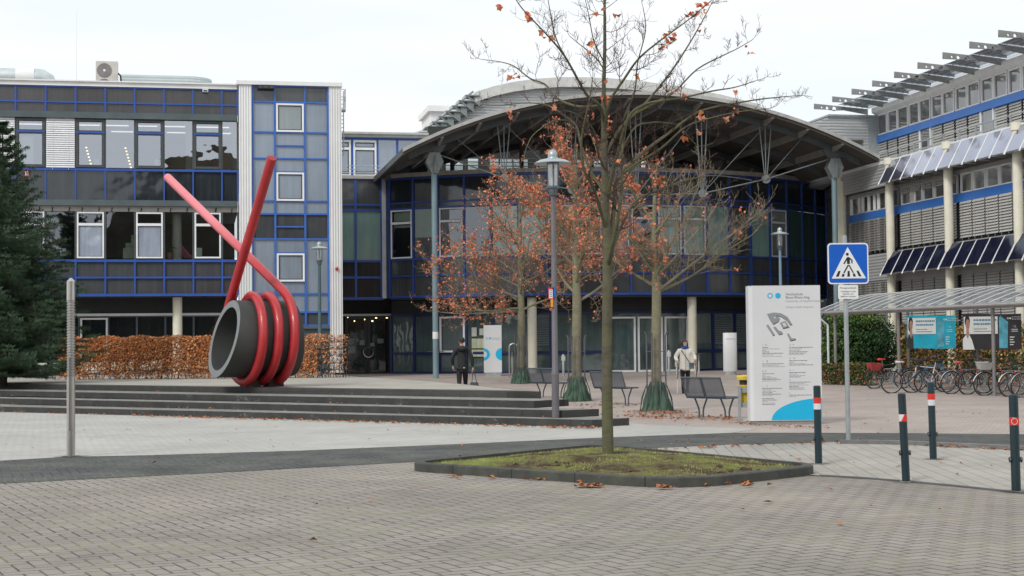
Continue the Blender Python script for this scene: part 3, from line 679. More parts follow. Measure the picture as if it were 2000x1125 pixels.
o=thing('loudspeaker_bar','black box light bar under the tower roof edge','lamp',FT.P(uT(520,172),.2,zT(172)))
b=MB(); u,z=FT.uz(519,171.5); b.fb(FT,u-.33,u+.33,.08,.3,z-.08,z+.05); b.mi=1; 
for q in (-.22,0,.22): b.fb(FT,u+q-.08,u+q+.08,.3,.31,z-.05,z+.03)
b.build('housing',[BLK,DFR],o)
o=thing('alarm_beacon','small red alarm beacon on the right ribbed pilaster of the tower','alarm',FT.P(uT(657,525),.15,zT(525)))
b=MB(); u,z=FT.uz(657.5,525); b.lathe(FT.P(u,.12,z),[(.0001,.0),(.07,0),(.07,.07),(.04,.12),(.0001,.13)],14,Matrix(((1,0,0),(0,0,-1),(0,1,0)))); b.build('lens',mat('beacon_red',(.55,.03,.03),.3),o,smooth=True)
# roof ladder beyond the tower
o=thing('roof_ladder','grey steel ladder with safety cage behind the stair tower','ladder',FT.P(uT(675,250),-3.5,9.5))
FA=Fr(FT.P(uT(672,250,)+.15,-4,0),E1,-E2); z0,z1=FA.uz(672,258)[1],FA.uz(672,178)[1]
b=MB()
for du in (-.25,.2): b.tube([FA.P(du,0,z0-1),FA.P(du,0,z1)],.025,6)
for q in range(14): z=z0-1+(z1-z0+.6)*q/14; b.tube([FA.P(-.25,0,z),FA.P(.2,0,z)],.018,5)
zz=FA.uz(672,215)[1]; b.fb(FA,-.35,.3,-.4,.1,zz-.04,zz+.03)
b.build('rungs',GALV,o)
b=MB()
for z in (z1,z1-.45,zz+.5): b.tube([FA.P(-.3,0,z),FA.P(-.3,.45,z),FA.P(.25,.45,z),FA.P(.25,0,z)],.018,5)
for du,dv in ((-.3,.45),(.25,.45),(.25,0)): b.tube([FA.P(du,dv,zz),FA.P(du,dv,z1)],.018,5)
b.build('safety_cage',GALV,o)
# ------------------------------------------------------------------ link building
FK=Fr(dp(668,600,69.0),E1,-E2); uK=lambda x,y=450: FK.uz(x,y)[0]; zK=lambda y,x=700: FK.uz(x,y)[1]
lkb=thing('link_building','two storey dark glazed link between stair tower and curved entrance building','building',FK.P(1,0,.4))
K0,K1=-1.2,uK(750,450); km=[uK(694.5,450)]
zk={k:zK(k) for k in (344,350,400,411,510,542,582,586)}
SP=[(400,350,PANB),(411,400,PANG),(542,510,PANG),(584,542,PANG)]
for a,c,mt in ((400,350,PANG),(411,400,PANG),(542,510,PANB),(584,542,PANB)):
    b=MB(); b.fq(FK,K0,K1,zK(a),zK(c),-.02); b.build('spandrel',mt,lkb)
for a,c in ((K0,km[0]),(km[0],K1)):
    b=MB(); b.fq(FK,a+.04,c-.04,zK(510),zK(411),-.02); b.build('window',GGRN,lkb)
b=MB()
for y,h in ((350,.05),(400,.05),(411,.05),(510,.05),(542,.05),(583,.06)): b.fb(FK,K0,K1,-.02,.05,zK(y)-h,zK(y)+h)
for u in (km[0],K1-.12): b.fb(FK,u-.05,u+.05,-.02,.06,zK(583),zK(350))
b.build('mullion_grid',DBLUE if False else BLUE,lkb)
b=MB(); b.fb(FK,K0,K1+.1,-3.2,.12,zK(349.5),zK(343)); b.build('coping',mat('coping_grey',(.42,.41,.38),.7,dirt_or_shade=.3),lkb)
b=MB(); b.fb(FK,K1-.1,K1+.08,-.1,.14,zK(583),zK(350)); b.build('corner_post',SILV,lkb)
b=MB(); b.fb(FK,K0,K1,-3,-.05,zK(587),zK(584)); b.build('soffit',BLK,lkb)
b=MB(); b.fb(FK,K0,K1+3.5,-4.6,-4.3,3.7,9.3); b.build('inner_wall',BLK,lkb)
# upper storey
FU=Fr(FK.P(0,-3,0),E1,-E2); uU=lambda x,y=300: FU.uz(x,y)[0]; zU=lambda y,x=720: FU.uz(x,y)[1]
U0,U1=-1.5,uU(835)
b=MB(); b.fq(FU,U0,U1,zU(345),zU(272),-.02); b.build('upper_glazing',GSKY,lkb)
b=MB(); b.fb(FU,U0,U1,-.02,.05,zU(273),zU(269.5))
for x in (688,737,776): b.fb(FU,uU(x)-.05,uU(x)+.05,-.02,.05,zU(345),zU(271))
b.build('mullion_grid',BLUE,lkb)
for xa,xb in ((652,685),(690,735)):
    a,c=uU(xa),uU(xb); b=MB(); b.frame(FU,a,c,zU(345),zU(275),.09,-.01,.07); zz=zU(291); b.fb(FU,a+.09,c-.09,-.01,.07,zz-.06,zz+.06); o=b.build('window',SILV,lkb)
    b=MB(); b.frame(FU,a+.09,c-.09,zU(345)+.09,zz-.06,.04,0,.03); b.frame(FU,a+.09,c-.09,zz+.06,zU(275)-.09,.04,0,.03); b.build('gasket',BLK,o)
b=MB(); b.fb(FU,U0,U1,-9,.3,zU(269),zU(264)); b.fb(FU,U0,U1,-9,.45,zU(264),zU(260)); b.build('roof',mat('roof_edge',(.42,.43,.42),.5,dirt_or_shade=.2),lkb)
b=MB()
for y in (324,331,338): b.tube([FU.P(U0,1.2,FU.uz(720,y,1.2)[1]),FU.P(uU(738),1.2,FU.uz(720,y,1.2)[1])],.02,5)
b.build('railing',GALV,lkb)
# ------------------------------------------------------------------ curved entrance building
CC=Vector((2.2,82.1,0)); RC=15.5
AX=GA*0+0.0
th0=-R(29.5); DTH=1.22/RC
def cpt(th,r=RC,z=0): return Vector((CC.x+r*math.sin(th),CC.y-r*math.cos(th),z))
def cfr(ta,tb,r=RC):
    a,c=cpt(ta,r),cpt(tb,r); U=(c-a); n=Vector((U.y,-U.x,0)); return Fr(a,U,n),U.length
NB=19
cb=thing('entrance_building','curved dark glass entrance building with blue mullions under the vaulted canopy','building',cpt(0,RC,.4))
# heights measured at the left end
ZS,Z1,Z2,Z3,Z4,Z5,Z6,Z7=3.78,4.76,5.50,7.76,8.02,9.14,9.16,9.34
kinds=['whiteb','blind','white','fixl','grn','grn','green','white','whiteopq','white','green','green','grn','dk','grn','white','dg','dg','dg']
pans={'a':MB(),'b':MB(),'c':MB()}; mul=MB(); cop=MB(); sof=MB()
for i in range(NB):
    ta,tb=th0+i*DTH,th0+(i+1)*DTH; F,Lw=cfr(ta,tb)
    pans['b'].fq(F,0,Lw,Z4,Z5,-.02); pans['a'].fq(F,0,Lw,Z3,Z4,-.02); pans['a'].fq(F,0,Lw,ZS,Z2,-.02)
    mul.fb(F,-.036,.036,-.02,.07,ZS,Z5)
    for z,h in ((ZS+.05,.05),(Z1,.03),(Z2,.034),(Z3,.034),(Z4,.034),(Z5-.04,.04)): mul.fb(F,.036,Lw-.036,-.02,.055,z-h,z+h)
    cop.fb(F,-.02,Lw+.02,-1.2,.12,Z6,Z7); sof.fb(F,0,Lw,-2.6,.0,ZS-.08,ZS-.002)
    k=kinds[i]
    if k in('whiteb','white','green','whiteopq'): office_glass(F,.06,Lw-.06,Z2+.05,Z3-.05,cb,k)
    elif k=='dk': 
        office_glass(F,.06,Lw-.06,Z2+.05,Z3-.05,cb,'fixl')
    elif k=='dg':
        b=MB(); b.fq(F,.05,Lw-.05,Z2+.04,Z3-.04,0); b.build('window',glossyglass('glass_darkgreen',(.05,.10,.095),.06,.08),cb)
    elif k=='blind':
        office_glass(F,.06,Lw-.06,Z2+.05,Z3-.05,cb,'fixl'); blind(F,.06,Lw-.06,Z3-1.35,Z3-.05,-.05,cb,PBL,.07,75)
    else: office_glass(F,.06,Lw-.06,Z2+.05,Z3-.05,cb,k)
F,Lw=cfr(th0+NB*DTH,th0+(NB+.2)*DTH); mul.fb(F,-.045,.045,-.02,.07,ZS,Z5)
pans['b'].build('spandrel',PANB,cb); pans['a'].build('spandrel',PANG,cb); mul.build('mullion_grid',mat('blue_frame_curve',(.022,.07,.32),.35),cb)
cop.build('coping',mat('coping_warm',(.38,.36,.33),.7,dirt_or_shade=.4,scale=4),cb); sof.build('soffit',BLK,cb)
# inner rooms: dark backing ring and slab
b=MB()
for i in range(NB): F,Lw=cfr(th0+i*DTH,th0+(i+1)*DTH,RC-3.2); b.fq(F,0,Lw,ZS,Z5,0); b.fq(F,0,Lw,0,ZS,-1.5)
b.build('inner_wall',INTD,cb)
b=MB(); Fw=Fr(dp(1480,600,84.0),E1,-E2); b.fb(Fw,0,Fw.uz(1665,600)[0],-.3,0,0,8.6); b.build('rear_wall',BLK,cb)
b=MB()
for z in (Z2-.1,Z4+.05):
    pts=[cpt(th0+i*DTH,RC-.1) for i in range(NB+1)]; b.prism([(p.x,p.y) for p in pts],z-.1,z)
b.build('floor_slab',BLK,cb)
b=MB()
for i in (2,3): 
    F,Lw=cfr(th0+i*DTH,th0+(i+1)*DTH); b.fb(F,.2,.45,-.25,-.15,Z2+.05,Z2+.2); b.fb(F,.6,.85,-.25,-.15,Z2+.05,Z2+.25)
b.build('window_clutter',WHT,cb)
# ground floor: recessed glass wall
RG=RC-1.3; ga=-R(33); NG=20; DG=1.28/RG
gm=MB(); gg=MB(); rad=MB(); sil=MB(); dark=MB(); bl=[]
ZT=3.05
for i in range(NG):
    ta,tb=ga+i*DG,ga+(i+1)*DG; F,Lw=cfr(ta,tb,RG); 
    gg.fq(F,0,Lw,.35,ZT,-.02); dark.fb(F,0,Lw,-.3,-.03,ZT,ZS-.08)
    door=i in (8,9,10)
    if door:
        sil.frame(F,.05,Lw-.05,.4,ZT-.2,.08,-.01,.06)
    else:
        gm.fb(F,-.06,.06,-.02,.06,.35,ZT); gm.fb(F,.06,Lw-.06,-.02,.05,1.25,1.37); gm.fb(F,.06,Lw-.06,-.02,.05,.38,.5)
        if i not in (7,11): rad.fb(F,.15,Lw-.15,-.10,-.04,.55,.92)
    gm.fb(F,0,Lw,-.02,.05,ZT-.06,ZT+.04)
    if i in (5,12,13,15,17): blind(F,.1,Lw-.1,1.5,2.9,.012,cb,mat('inner_blind',(.16,.19,.20),.6),.10,50)
gg.build('ground_floor_glazing',glossyglass('glass_entrance',(.07,.10,.10),.08,.03,.006,var=.6),cb); gm.build('ground_floor_frame',DBLUE,cb)
sil.build('door_frame',SILV,cb); rad.build('radiator_panel',PBL,cb); dark.build('dark_fascia',BLK,cb)
# framed window left of the canopy post and notices
F,Lw=cfr(ga+2.0*DG,ga+3.0*DG,RG+.05)
b=MB(); b.frame(F,.05,Lw-.02,1.35,2.95,.08,.0,.08); b.build('window',SILV,cb)
b=MB()
FN,Ln=cfr(ga+3.2*DG,ga+4.25*DG,RG+.03)
for (a,c,z0,z1) in ((.02,.25,2.05,2.45),(.38,.75,2.1,2.4),(.85,1.1,2.05,2.45)): b=MB(); b.fb(FN,a,c,0,.01,z0,z1); b.build('notice_sheet',mat('notice_paper',(.45,.47,.44),.8),cb)
b=MB()
for z0,z1 in ((1.52,1.95),(1.15,1.46)):
    for q in range(5): b.fb(FN,.02+q*.22,.23+q*.22,0,.012,z0,z1)
b.build('notice_panel',mat('notice_green',(.42,.47,.34),.8,var=.15),cb)
# exterior columns
for px in (1037,1350):
    for k in range(400):
        t=-R(33)+R(90)*k/400; p=cpt(t,RC-.45); q=C0+(p-C0); 
        X=1000+3000*(p.x/p.y)*1.0
        if X>px: break
    b=MB(); b.lathe(p,[(.205,.3),(.205,ZS-.05)],24); b.build('column',CREAM,cb,smooth=True)
b=MB()
d=dp(1354,656,cpt(.3,RC).y-1.2)
# ------------------------------------------------------------------ entrance doors under the link
FD=Fr(FK.P(0,-1.6,0),E1,-E2); uD=lambda x,y=680: FD.uz(x,y)[0]; zD=lambda y,x=720: FD.uz(x,y)[1]
g0=.34
b=MB(); b.fq(FD,-1,uD(800),g0,3.9,-.3); b.build('lobby_glass',BLK,lkb)
b=MB(); b.fb(FD,-1,uD(764),-3.9,-3.8,g0,3.3); b.mi=1; b.build('lobby_wall',INTD,lkb)
ztop=zD(613)
dr=MB(); xs=[uD(674),uD(717.5),uD(762)]
for a,c in ((xs[0],xs[1]),(xs[1],xs[2])): dr.frame(FD,a+.01,c-.01,g0,ztop-.12,.12,0,.06)
do=dr.build('double_door',mat('door_frame_black',(.015,.017,.018),.4),lkb)
b=MB(); 
for a,c in ((xs[0],xs[1]),(xs[1],xs[2])): b.fq(FD,a+.12,c-.12,g0+.12,ztop-.24,.02)
b.build('pane',glossyglass('door_glass',(.018,.022,.022),.05,.03,.006),do)
b=MB(); cu_,cz=uD(719),zD(688); b.tube([FD.P(cu_+.23*math.cos(a*math.pi/12),.12,cz+.23*math.sin(a*math.pi/12)) for a in range(25)],.017,6); b.build('handle',STEEL,do,smooth=True)
b=MB(); b.fb(FD,xs[0]-.1,xs[2]+.05,0,.1,ztop-.1,ztop+.0); b.fb(FD,xs[2]-.01,xs[2]+.06,0,.1,g0,ztop-.1); b.fb(FD,uD(793)-.03,uD(793)+.03,0,.08,g0,3.8); b.build('door_surround',SILV,lkb)
b=MB(); b.frame(FD,xs[2]+.1,uD(790),g0,ztop+.2,.09,0,.07); z=zD(692); b.fb(FD,xs[2]+.1,uD(790),0,.07,z-.05,z+.05); b.build('side_light',DBLUE,lkb)
b=MB()
for px,py,ww,hh in ((679,620,6,3),(692,627,5,6),(712,624,4,6),(727,627,8,6),(734,621,10,5),(755,621,10,4),(769,624,3,5),(785,616,10,7),(772,613,8,3)):
    u,z=FD.uz(px,py); b=MB(); b.ball(FD.P(u,.06,z),.5,6,(ww/88,.03,hh/88)); b.build('lobby_lamp',WARML,lkb,smooth=True)
b=MB()
for px,py,ww,hh in ((685,667,12,12),(687,683,15,14),(708,669,12,10),(727,673,9,7),(743,666,13,9),(697,664,6,6)):
    u,z=FD.uz(px,py); b=MB(); b.fb(FD,u-ww/88,u+ww/88,.03,.035,z-hh/88,z+hh/88); b.build('door_notice',mat('door_notice',(.24,.27,.27),.8,var=.3),lkb)
# corner between link soffit and entrance ground floor
_a,_c=FK.P(K1-.05,-.2,0),cpt(th0,RC-.1); FY=Fr(_a,_c-_a,Vector(((_c-_a).y,-(_c-_a).x,0))); b=MB(); b.fb(FY,0,(_c-_a).length+.1,-.2,-.02,3.8,9.2); b.build('corner_filler',DBLUE,lkb)
# ------------------------------------------------------------------ vaulted canopy
cl=dp(789,291,59.4); FCn=Fr(cl,E1,-E2); CH=19.75; RISE=2.42; ZB=cl.z; RR=(CH*CH/4+RISE**2)/(2*RISE)
def arcz(u,dr=0): 
    x=u-CH/2; return ZB+RISE-RR+math.sqrt(max(0,(RR+dr)**2-x*x))
can=thing('vaulted_canopy','huge grey barrel vaulted canopy on steel posts with hanging tension rods','canopy',FCn.P(CH/2,0,0))
def arcstrip(b,u0,u1,v0,v1,lo,hi,n=44):
    us=[u0+(u1-u0)*i/n for i in range(n+1)]
    for i in range(n):
        a,c=us[i],us[i+1]
        b.hexa([FCn.P(a,v0,arcz(a)+lo),FCn.P(c,v0,arcz(c)+lo),FCn.P(c,v1,arcz(c)+lo),FCn.P(a,v1,arcz(a)+lo),FCn.P(a,v0,arcz(a)+hi),FCn.P(c,v0,arcz(c)+hi),FCn.P(c,v1,arcz(c)+hi),FCn.P(a,v1,arcz(a)+hi)])
DEP=16.5
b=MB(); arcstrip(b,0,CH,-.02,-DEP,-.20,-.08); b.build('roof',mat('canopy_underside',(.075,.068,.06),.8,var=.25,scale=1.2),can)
b=MB(); arcstrip(b,0,CH,0,-DEP,-.078,.02); b.build('roof_sheet',mat('canopy_sheet',(.42,.43,.42),.5,dirt_or_shade=.2),can)
b=MB(); arcstrip(b,-.05,CH+.05,.0,.06,-.09,.05)
b.build('fascia',mat('canopy_fascia',(.40,.40,.385),.55,var=.15,dirt_or_shade=.3),can)
BM=mat('canopy_beam',(.085,.095,.10),.6,.1,var=.15)
for s_,e_ in ((-.06,0),(CH,CH+.06)): b=MB(); b.fb(FCn,s_,e_,-DEP,0,ZB-.22,ZB+.03); b.build('eave_gutter',BM,can)
for v in (-1.1,-5.2,-9.2,-13.5):
    b=MB(); arcstrip(b,.35,CH-.35,v-.09,v+.09,-.46,-.2); b.build('arch_beam',BM,can)
npur=13
for i in range(1,npur):
    u=CH*i/npur; z=arcz(u)-.2
    b=MB(); b.fb(FCn,u-.06,u+.06,-DEP,-1.0,z-.24,z+.02)
    b.add([FCn.P(u-.06,-1.0,z-.24),FCn.P(u+.06,-1.0,z-.24),FCn.P(u+.06,-.05,z-.05),FCn.P(u-.06,-.05,z-.05),FCn.P(u-.06,-1.0,z),FCn.P(u+.06,-1.0,z),FCn.P(u+.06,-.05,z),FCn.P(u-.06,-.05,z)],[(0,3,2,1),(4,5,6,7),(0,1,5,4),(1,2,6,5),(2,3,7,6),(3,0,4,7)])
    b.build('purlin',mat('purlin',(.22,.215,.20),.7),can)
# posts
VP=-1.1; upL=FCn.uz(848,345,VP)[0]; upR=FCn.uz(1629,345,VP)[0]
PM=mat('post_paint',(.17,.25,.28),.45,.1,var=.12,scale=1.2,dirt_or_shade=.15)
PG=mat('plate_galvanised',(.20,.22,.22),.55,.3,var=.15,scale=5)
for u in (upL,upR):
    zt=FCn.uz(850,337,VP)[1]; p=FCn.P(u,VP,0); b=MB(); b.lathe(p,[(.115,.25),(.115,zt)],20); b.mi=1
    if u==upL:
        z=FCn.uz(850,655,VP)[1]; b.lathe(p,[(.118,z-.14),(.118,z+.14)],20)
    b.build('post',[PM,mat('poster_white',(.7,.7,.7),.7)],can,smooth=True)
    sgn=1 if u==upL else -1
    b=MB()
    for vv in (-.16,.16):
        b.plate([FCn.P(u+du,VP+vv,zt+dz) for du,dz in ((-.12,-.05),(.12,-.05),(.36,.40),(.20,.78),(-.20,.78),(-.36,.40))],FCn.N*.03)
    b.plate([FCn.P(u-.03,VP-.3,zt-.05),FCn.P(u-.03,VP+.3,zt-.05),FCn.P(u-.03,VP+.34,zt+.4),FCn.P(u-.03,VP+.1,zt+.85),FCn.P(u-.03,VP-.1,zt+.85),FCn.P(u-.03,VP-.34,zt+.4)],FCn.U*.06)
    b.build('node_plate',PG,can)
    b=MB(); zz=arcz(u)-.3; b.plate([FCn.P(u+du,VP-.08,z_) for du,z_ in ((-.2,zt+.7),(.2,zt+.7),(.5,zz),(-.5,zz))],FCn.N*.16); b.build('haunch',BM,can)
# tension rods
nodes_px=[(985,348),(1117,370),(1243,381),(1372,378),(1496,350)]
un=[FCn.uz(x,y,VP) for x,y in nodes_px]
zpl=FCn.uz(870,303,VP)[1]
chain=[(upL+.25,zpl)]+un+[(upR-.25,zpl+.05)]
RM=mat('rod_paint',(.15,.17,.18),.6,.0)
b=MB()
for a,c in zip(chain[:-1],chain[1:]): b.tube([FCn.P(a[0],VP,a[1]),FCn.P(c[0],VP,c[1])],.028,8)
# diagonals
dg=[(0,1,'r'),(1,2,'r')]
for i in range(1,5):
    a=chain[i]; 
for (ia,uu) in ((1,upL+.9),(2,chain[1][0]),(3,chain[2][0]),(3,chain[4][0]),(4,chain[5][0]),(5,upR-1.4)):
    a=chain[ia]; b.tube([FCn.P(a[0],VP,a[1]),FCn.P(uu,VP,arcz(uu)-.4)],.014,6)
b.build('tension_rod',RM,can)
for (u,z) in un:
    b=MB(); 
    for du in (-.26,0,.26):
        b.tube([FCn.P(u+du*.15,VP,z),FCn.P(u+du,VP,arcz(u+du)-.4)],[.022,.028],8)
    b.build('strut',RM,can)
    b=MB(); b.plate([FCn.P(u+.18*math.cos(a*math.pi/12),VP-.06,z+.18*math.sin(a*math.pi/12)) for a in range(24)],FCn.N*.12); b.build('node_disc',PG,can)
# rear posts of the canopy
for u in (3.4,6.6,9.9,13.1,16.3):
    b=MB(); b.lathe(FCn.P(u,-9.2,0),[(.10,9.0),(.10,arcz(u)-.5)],12); b.build('rear_post',BM,can,smooth=True)
# ------------------------------------------------------------------ hall behind
FH=Fr(dp(745,330,78.0),E1,-E2); uH=lambda x,y=320: FH.uz(x,y)[0]; zH=lambda y,x=1100: FH.uz(x,y)[1]
hall=thing('assembly_hall','white corrugated hall with curved roof rising behind the canopy','building',FH.P(9,-6,0))
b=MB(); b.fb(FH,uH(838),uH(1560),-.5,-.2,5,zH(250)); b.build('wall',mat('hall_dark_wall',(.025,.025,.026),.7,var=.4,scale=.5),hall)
CLG=glossyglass('clerestory_glass',(.45,.53,.55),.25,.1)
for xa,xb in ((872,905),(915,935),(958,975),(978,1032),(1055,1110),(1112,1190),(1254,1262),(1289,1320),(1331,1345),(1351,1366),(1379,1408),(1410,1430)):
    b=MB(); b.fq(FH,uH(xa),uH(xb),zH(335),zH(311 if 900<xa<1400 else 318),-.17); b.build('clerestory_window',CLG,hall)
b=MB()
for y in (314,321,328): b.tube([FH.P(uH(800),.5,zH(y)),FH.P(uH(1440),.5,zH(y))],.025,5)
for x in range(860,1440,46): b.tube([FH.P(uH(x),.5,zH(345)),FH.P(uH(x),.5,zH(313))],.03,5)
b.build('railing',mat('rail_dark',(.06,.065,.07),.6),hall)
# curved roof volume
F2=Fr(dp(943,200,86.0),E1,-E2); u2=lambda x,y=180: F2.uz(x,y)[0]; z2=lambda y,x=1000: F2.uz(x,y)[1]
arcp=[(925,186),(960,175),(1000,166),(1045,160),(1090,157),(1140,157),(1200,160),(1260,166),(1320,175),(1400,190),(1480,210)]
AP=[F2.uz(x,y) for x,y in arcp]
b=MB(); n=len(AP)
pts=[F2.P(max(u,AP[0][0]+.5),0,z-.4) for u,z in AP]; pts=[F2.P(AP[0][0]+.5,0,8)]+pts+[F2.P(AP[-1][0],0,8)]
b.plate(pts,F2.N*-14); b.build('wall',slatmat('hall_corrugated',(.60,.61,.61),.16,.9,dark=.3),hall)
b=MB()
for i in range(n-1):
    (ua,za),(ub,zb)=AP[i],AP[i+1]
    b.hexa([F2.P(ua,.5,za-.45),F2.P(ub,.5,zb-.45),F2.P(ub,-14,zb-.45),F2.P(ua,-14,za-.45),F2.P(ua,.5,za+.1),F2.P(ub,.5,zb+.1),F2.P(ub,-14,zb+.1),F2.P(ua,-14,za+.1)])
b.build('roof',mat('hall_roof_edge',(.60,.60,.58),.5,var=.1,scale=5,dirt_or_shade=.35),hall)
# sloping louvred part left of the arc
qa=F2.uz(928,190); qb=F2.uz(838,262)
b=MB(); b.plate([F2.P(qb[0],.1,qb[1]-.5),F2.P(qa[0]+.8,.1,8),F2.P(qa[0]+.8,.1,qa[1]-.2),F2.P(qa[0],.1,qa[1]-.1)],F2.N*-6); b.build('side_wall',slatmat('hall_side',(.50,.51,.51),.16,.9,dark=.3),hall)
for i in range(8):
    t=i/7.; u=qa[0]*(1-t)+qb[0]*t-.1; z=qa[1]*(1-t)+qb[1]*t
    b=MB(); b.fb(F2,u-.55,u+.25,-.6,.6,z-.03,z+.04); b.fb(F2,u-.05,u+.3,-.5,.5,z-.5,z-.03); b.tube([F2.P(u-.5,.55,z),F2.P(u+.3,.55,z-.6)],.05,5)
    b.build('louvre',mat('louvre_grey',(.22,.25,.25),.5,.2),hall)
b=MB(); b.tube([F2.P(qa[0]-.2,.5,qa[1]+.25),F2.P(qb[0]-.2,.5,qb[1]+.25)],.07,6); b.build('louvre_rail',GALV,hall)
b=MB(); q0,q1=F2.uz(803,258),F2.uz(860,237)
b.plate([F2.P(q0[0],-1,q0[1]-.6),F2.P(q1[0],-1,q0[1]-.6),F2.P(q1[0],-1,q1[1]),F2.P(q0[0],-1,q0[1])],F2.N*-3); b.build('low_roof',WHT,hall)
o=thing('roof_box','small white plant room box behind the louvres left of the hall roof','plant room',F2.P(u2(870),-8,12))
F3=Fr(F2.P(0,-8,0),E1,-E2); a_=F3.uz(842,250); c_=F3.uz(893,208)
b=MB(); b.fb(F3,a_[0],c_[0]+1,-4,0,a_[1]-2,c_[1]-.35); b.build('wall',WHT,o); b=MB(); b.fb(F3,a_[0]-.2,c_[0]+1.2,-4.1,.25,c_[1]-.35,c_[1]); b.build('roof',WHT,o)
# ------------------------------------------------------------------ right building with solar shades
pr=dp(1857,600,57.5); FR=Fr(pr,E2,-E1); uR=lambda x,y=600,v=0: FR.uz(x,y,v)[0]; zR=lambda y,x=1867,v=0: FR.uz(x,y,v)[1]
rb=thing('solar_building','long office building on the right with slatted blinds and tilted solar panels','building',FR.P(0,0,.3))
UL=uR(1641,450); UN=-20.0
Zb=dict(g0=.3,g1=4.1,s1=4.4,so1b=4.36,so1t=5.25,r1=5.32,b1=6.83,w0=7.15,w1=7.88,c0=8.2,so2b=8.06,so2t=8.98,top=9.08)
GW=mat('grey_panel',(.36,.36,.35),.55,.1,var=.08)
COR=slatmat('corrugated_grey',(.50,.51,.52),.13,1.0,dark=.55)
cols=[10*0+5*i for i in range(-4,3)]   # u positions
b=MB(); b.fb(FR,UN,UL+1.0,-14,-.62,0,Zb['top']-.2); b.build('wall',GW,rb)
b=MB(); b.fb(FR,UN,UL,-1.25,-.05,Zb['top']-.14,Zb['top']-.02); b.build('terrace_edge',WHT,rb)
def band(z0,z1,v,mt,nm,ua=UN,ub=UL,d=.06): 
    b=MB(); b.fb(FR,ua,ub,v-d,v,z0,z1); return b.build(nm,mt,rb)
band(Zb['b1'],Zb['w0'],-.40,BAND,'blue_band',UN,UL,.2); band(Zb['g1'],Zb['s1']+.1,-.35,GW,'sill_band',UN,UL-0,.25); band(Zb['w1'],Zb['w1']+.15,-.38,GW,'lintel_band',UN,UL,.2)
band(5.22,5.34,-.3,GW,'sill_band',UN,5,.3)
for ci,cu_ in enumerate(cols):
    b=MB(); b.lathe(FR.P(cu_,.0,0),[(.17,.1),(.17,Zb['top']-.25),(.21,Zb['top']-.25),(.21,Zb['top']+.02),(.0001,Zb['top']+.02)],22); b.build('column',CREAM,rb,smooth=True)
b=MB(); b.lathe(FR.P(UL-.05,-.1,0),[(.17,.1),(.17,Zb['top']-.4)],22); b.build('column',CREAM,rb,smooth=True)
BLA=MB(); WF=MB(); WG=MB(); GAP=MB()
def bays(ua,ub,z0,z1,v,pitch,mt=GBL):
    n=max(1,round((ub-ua)/pitch)); s=(ub-ua)/n
    for i in range(n):
        blind(FR,ua+i*s+.035,ua+(i+1)*s-.035,z0,z1,v,rb,mt,.105,61)
GAP.fb(FR,UN,UL,-.6,-.5,.5,Zb['g1']); GAP.fb(FR,UN,UL,-.6,-.5,5.3,Zb['b1'])
GAP.build('dark_glazing',BLK,rb)
for k in range(len(cols)-1):
    ua,ub=cols[k]+.1,cols[k+1]-.1
    if ub< -14: continue
    bays(ua,ub,1.6,Zb['g1'],-.38,1.0); bays(ua,ub,5.36,Zb['b1'],-.38,1.0)
    n=5; s=(ub-ua)/n
    for i in range(n):
        b=MB(); b.frame(FR,ua+i*s+.03,ua+(i+1)*s-.03,Zb['w0'],Zb['w1'],.05,-.5,-.42); wo=b.build('window',WHT,rb)
        b=MB(); b.fq(FR,ua+i*s+.08,ua+(i+1)*s-.08,Zb['w0']+.05,Zb['w1']-.05,-.46); b.build('pane',glossyglass('pane_grey',(.24,.24,.21),.03,.1,fm=.3) if (k,i)==(0,0) else bpy.data.materials['pane_grey'] if 'pane_grey' in bpy.data.materials else glossyglass('pane_grey',(.20,.20,.18),.05,.1),wo)
    if k==4:  # short blinds over the windows of the bay beside the corner
        for i in range(n): blind(FR,ua+i*s+.05,ua+(i+1)*s-.05,Zb['w0']+.42,Zb['w1']+.25,-.36,rb,GBL,.09,55)
ua,ub=5.1,UL-.25
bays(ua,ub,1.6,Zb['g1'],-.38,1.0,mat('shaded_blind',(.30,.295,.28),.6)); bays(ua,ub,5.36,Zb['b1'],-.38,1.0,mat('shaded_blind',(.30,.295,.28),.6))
for i in range(4):
    s=(ub-ua)/4; b=MB(); b.frame(FR,ua+i*s+.03,ua+(i+1)*s-.03,Zb['w0'],Zb['w1'],.05,-.5,-.42); wo=b.build('window',SILV,rb)
    b=MB(); b.fq(FR,ua+i*s+.08,ua+(i+1)*s-.08,Zb['w0']+.05,Zb['w1']-.05,-.46); b.build('pane',bpy.data.materials['pane_grey'],wo)
band(Zb['w1']+.15,Zb['top']-.14,-.08,COR,'corrugated_cladding',5.12,UL); band(4.2,5.3,-.3,COR,'corrugated_cladding',5.12,UL)
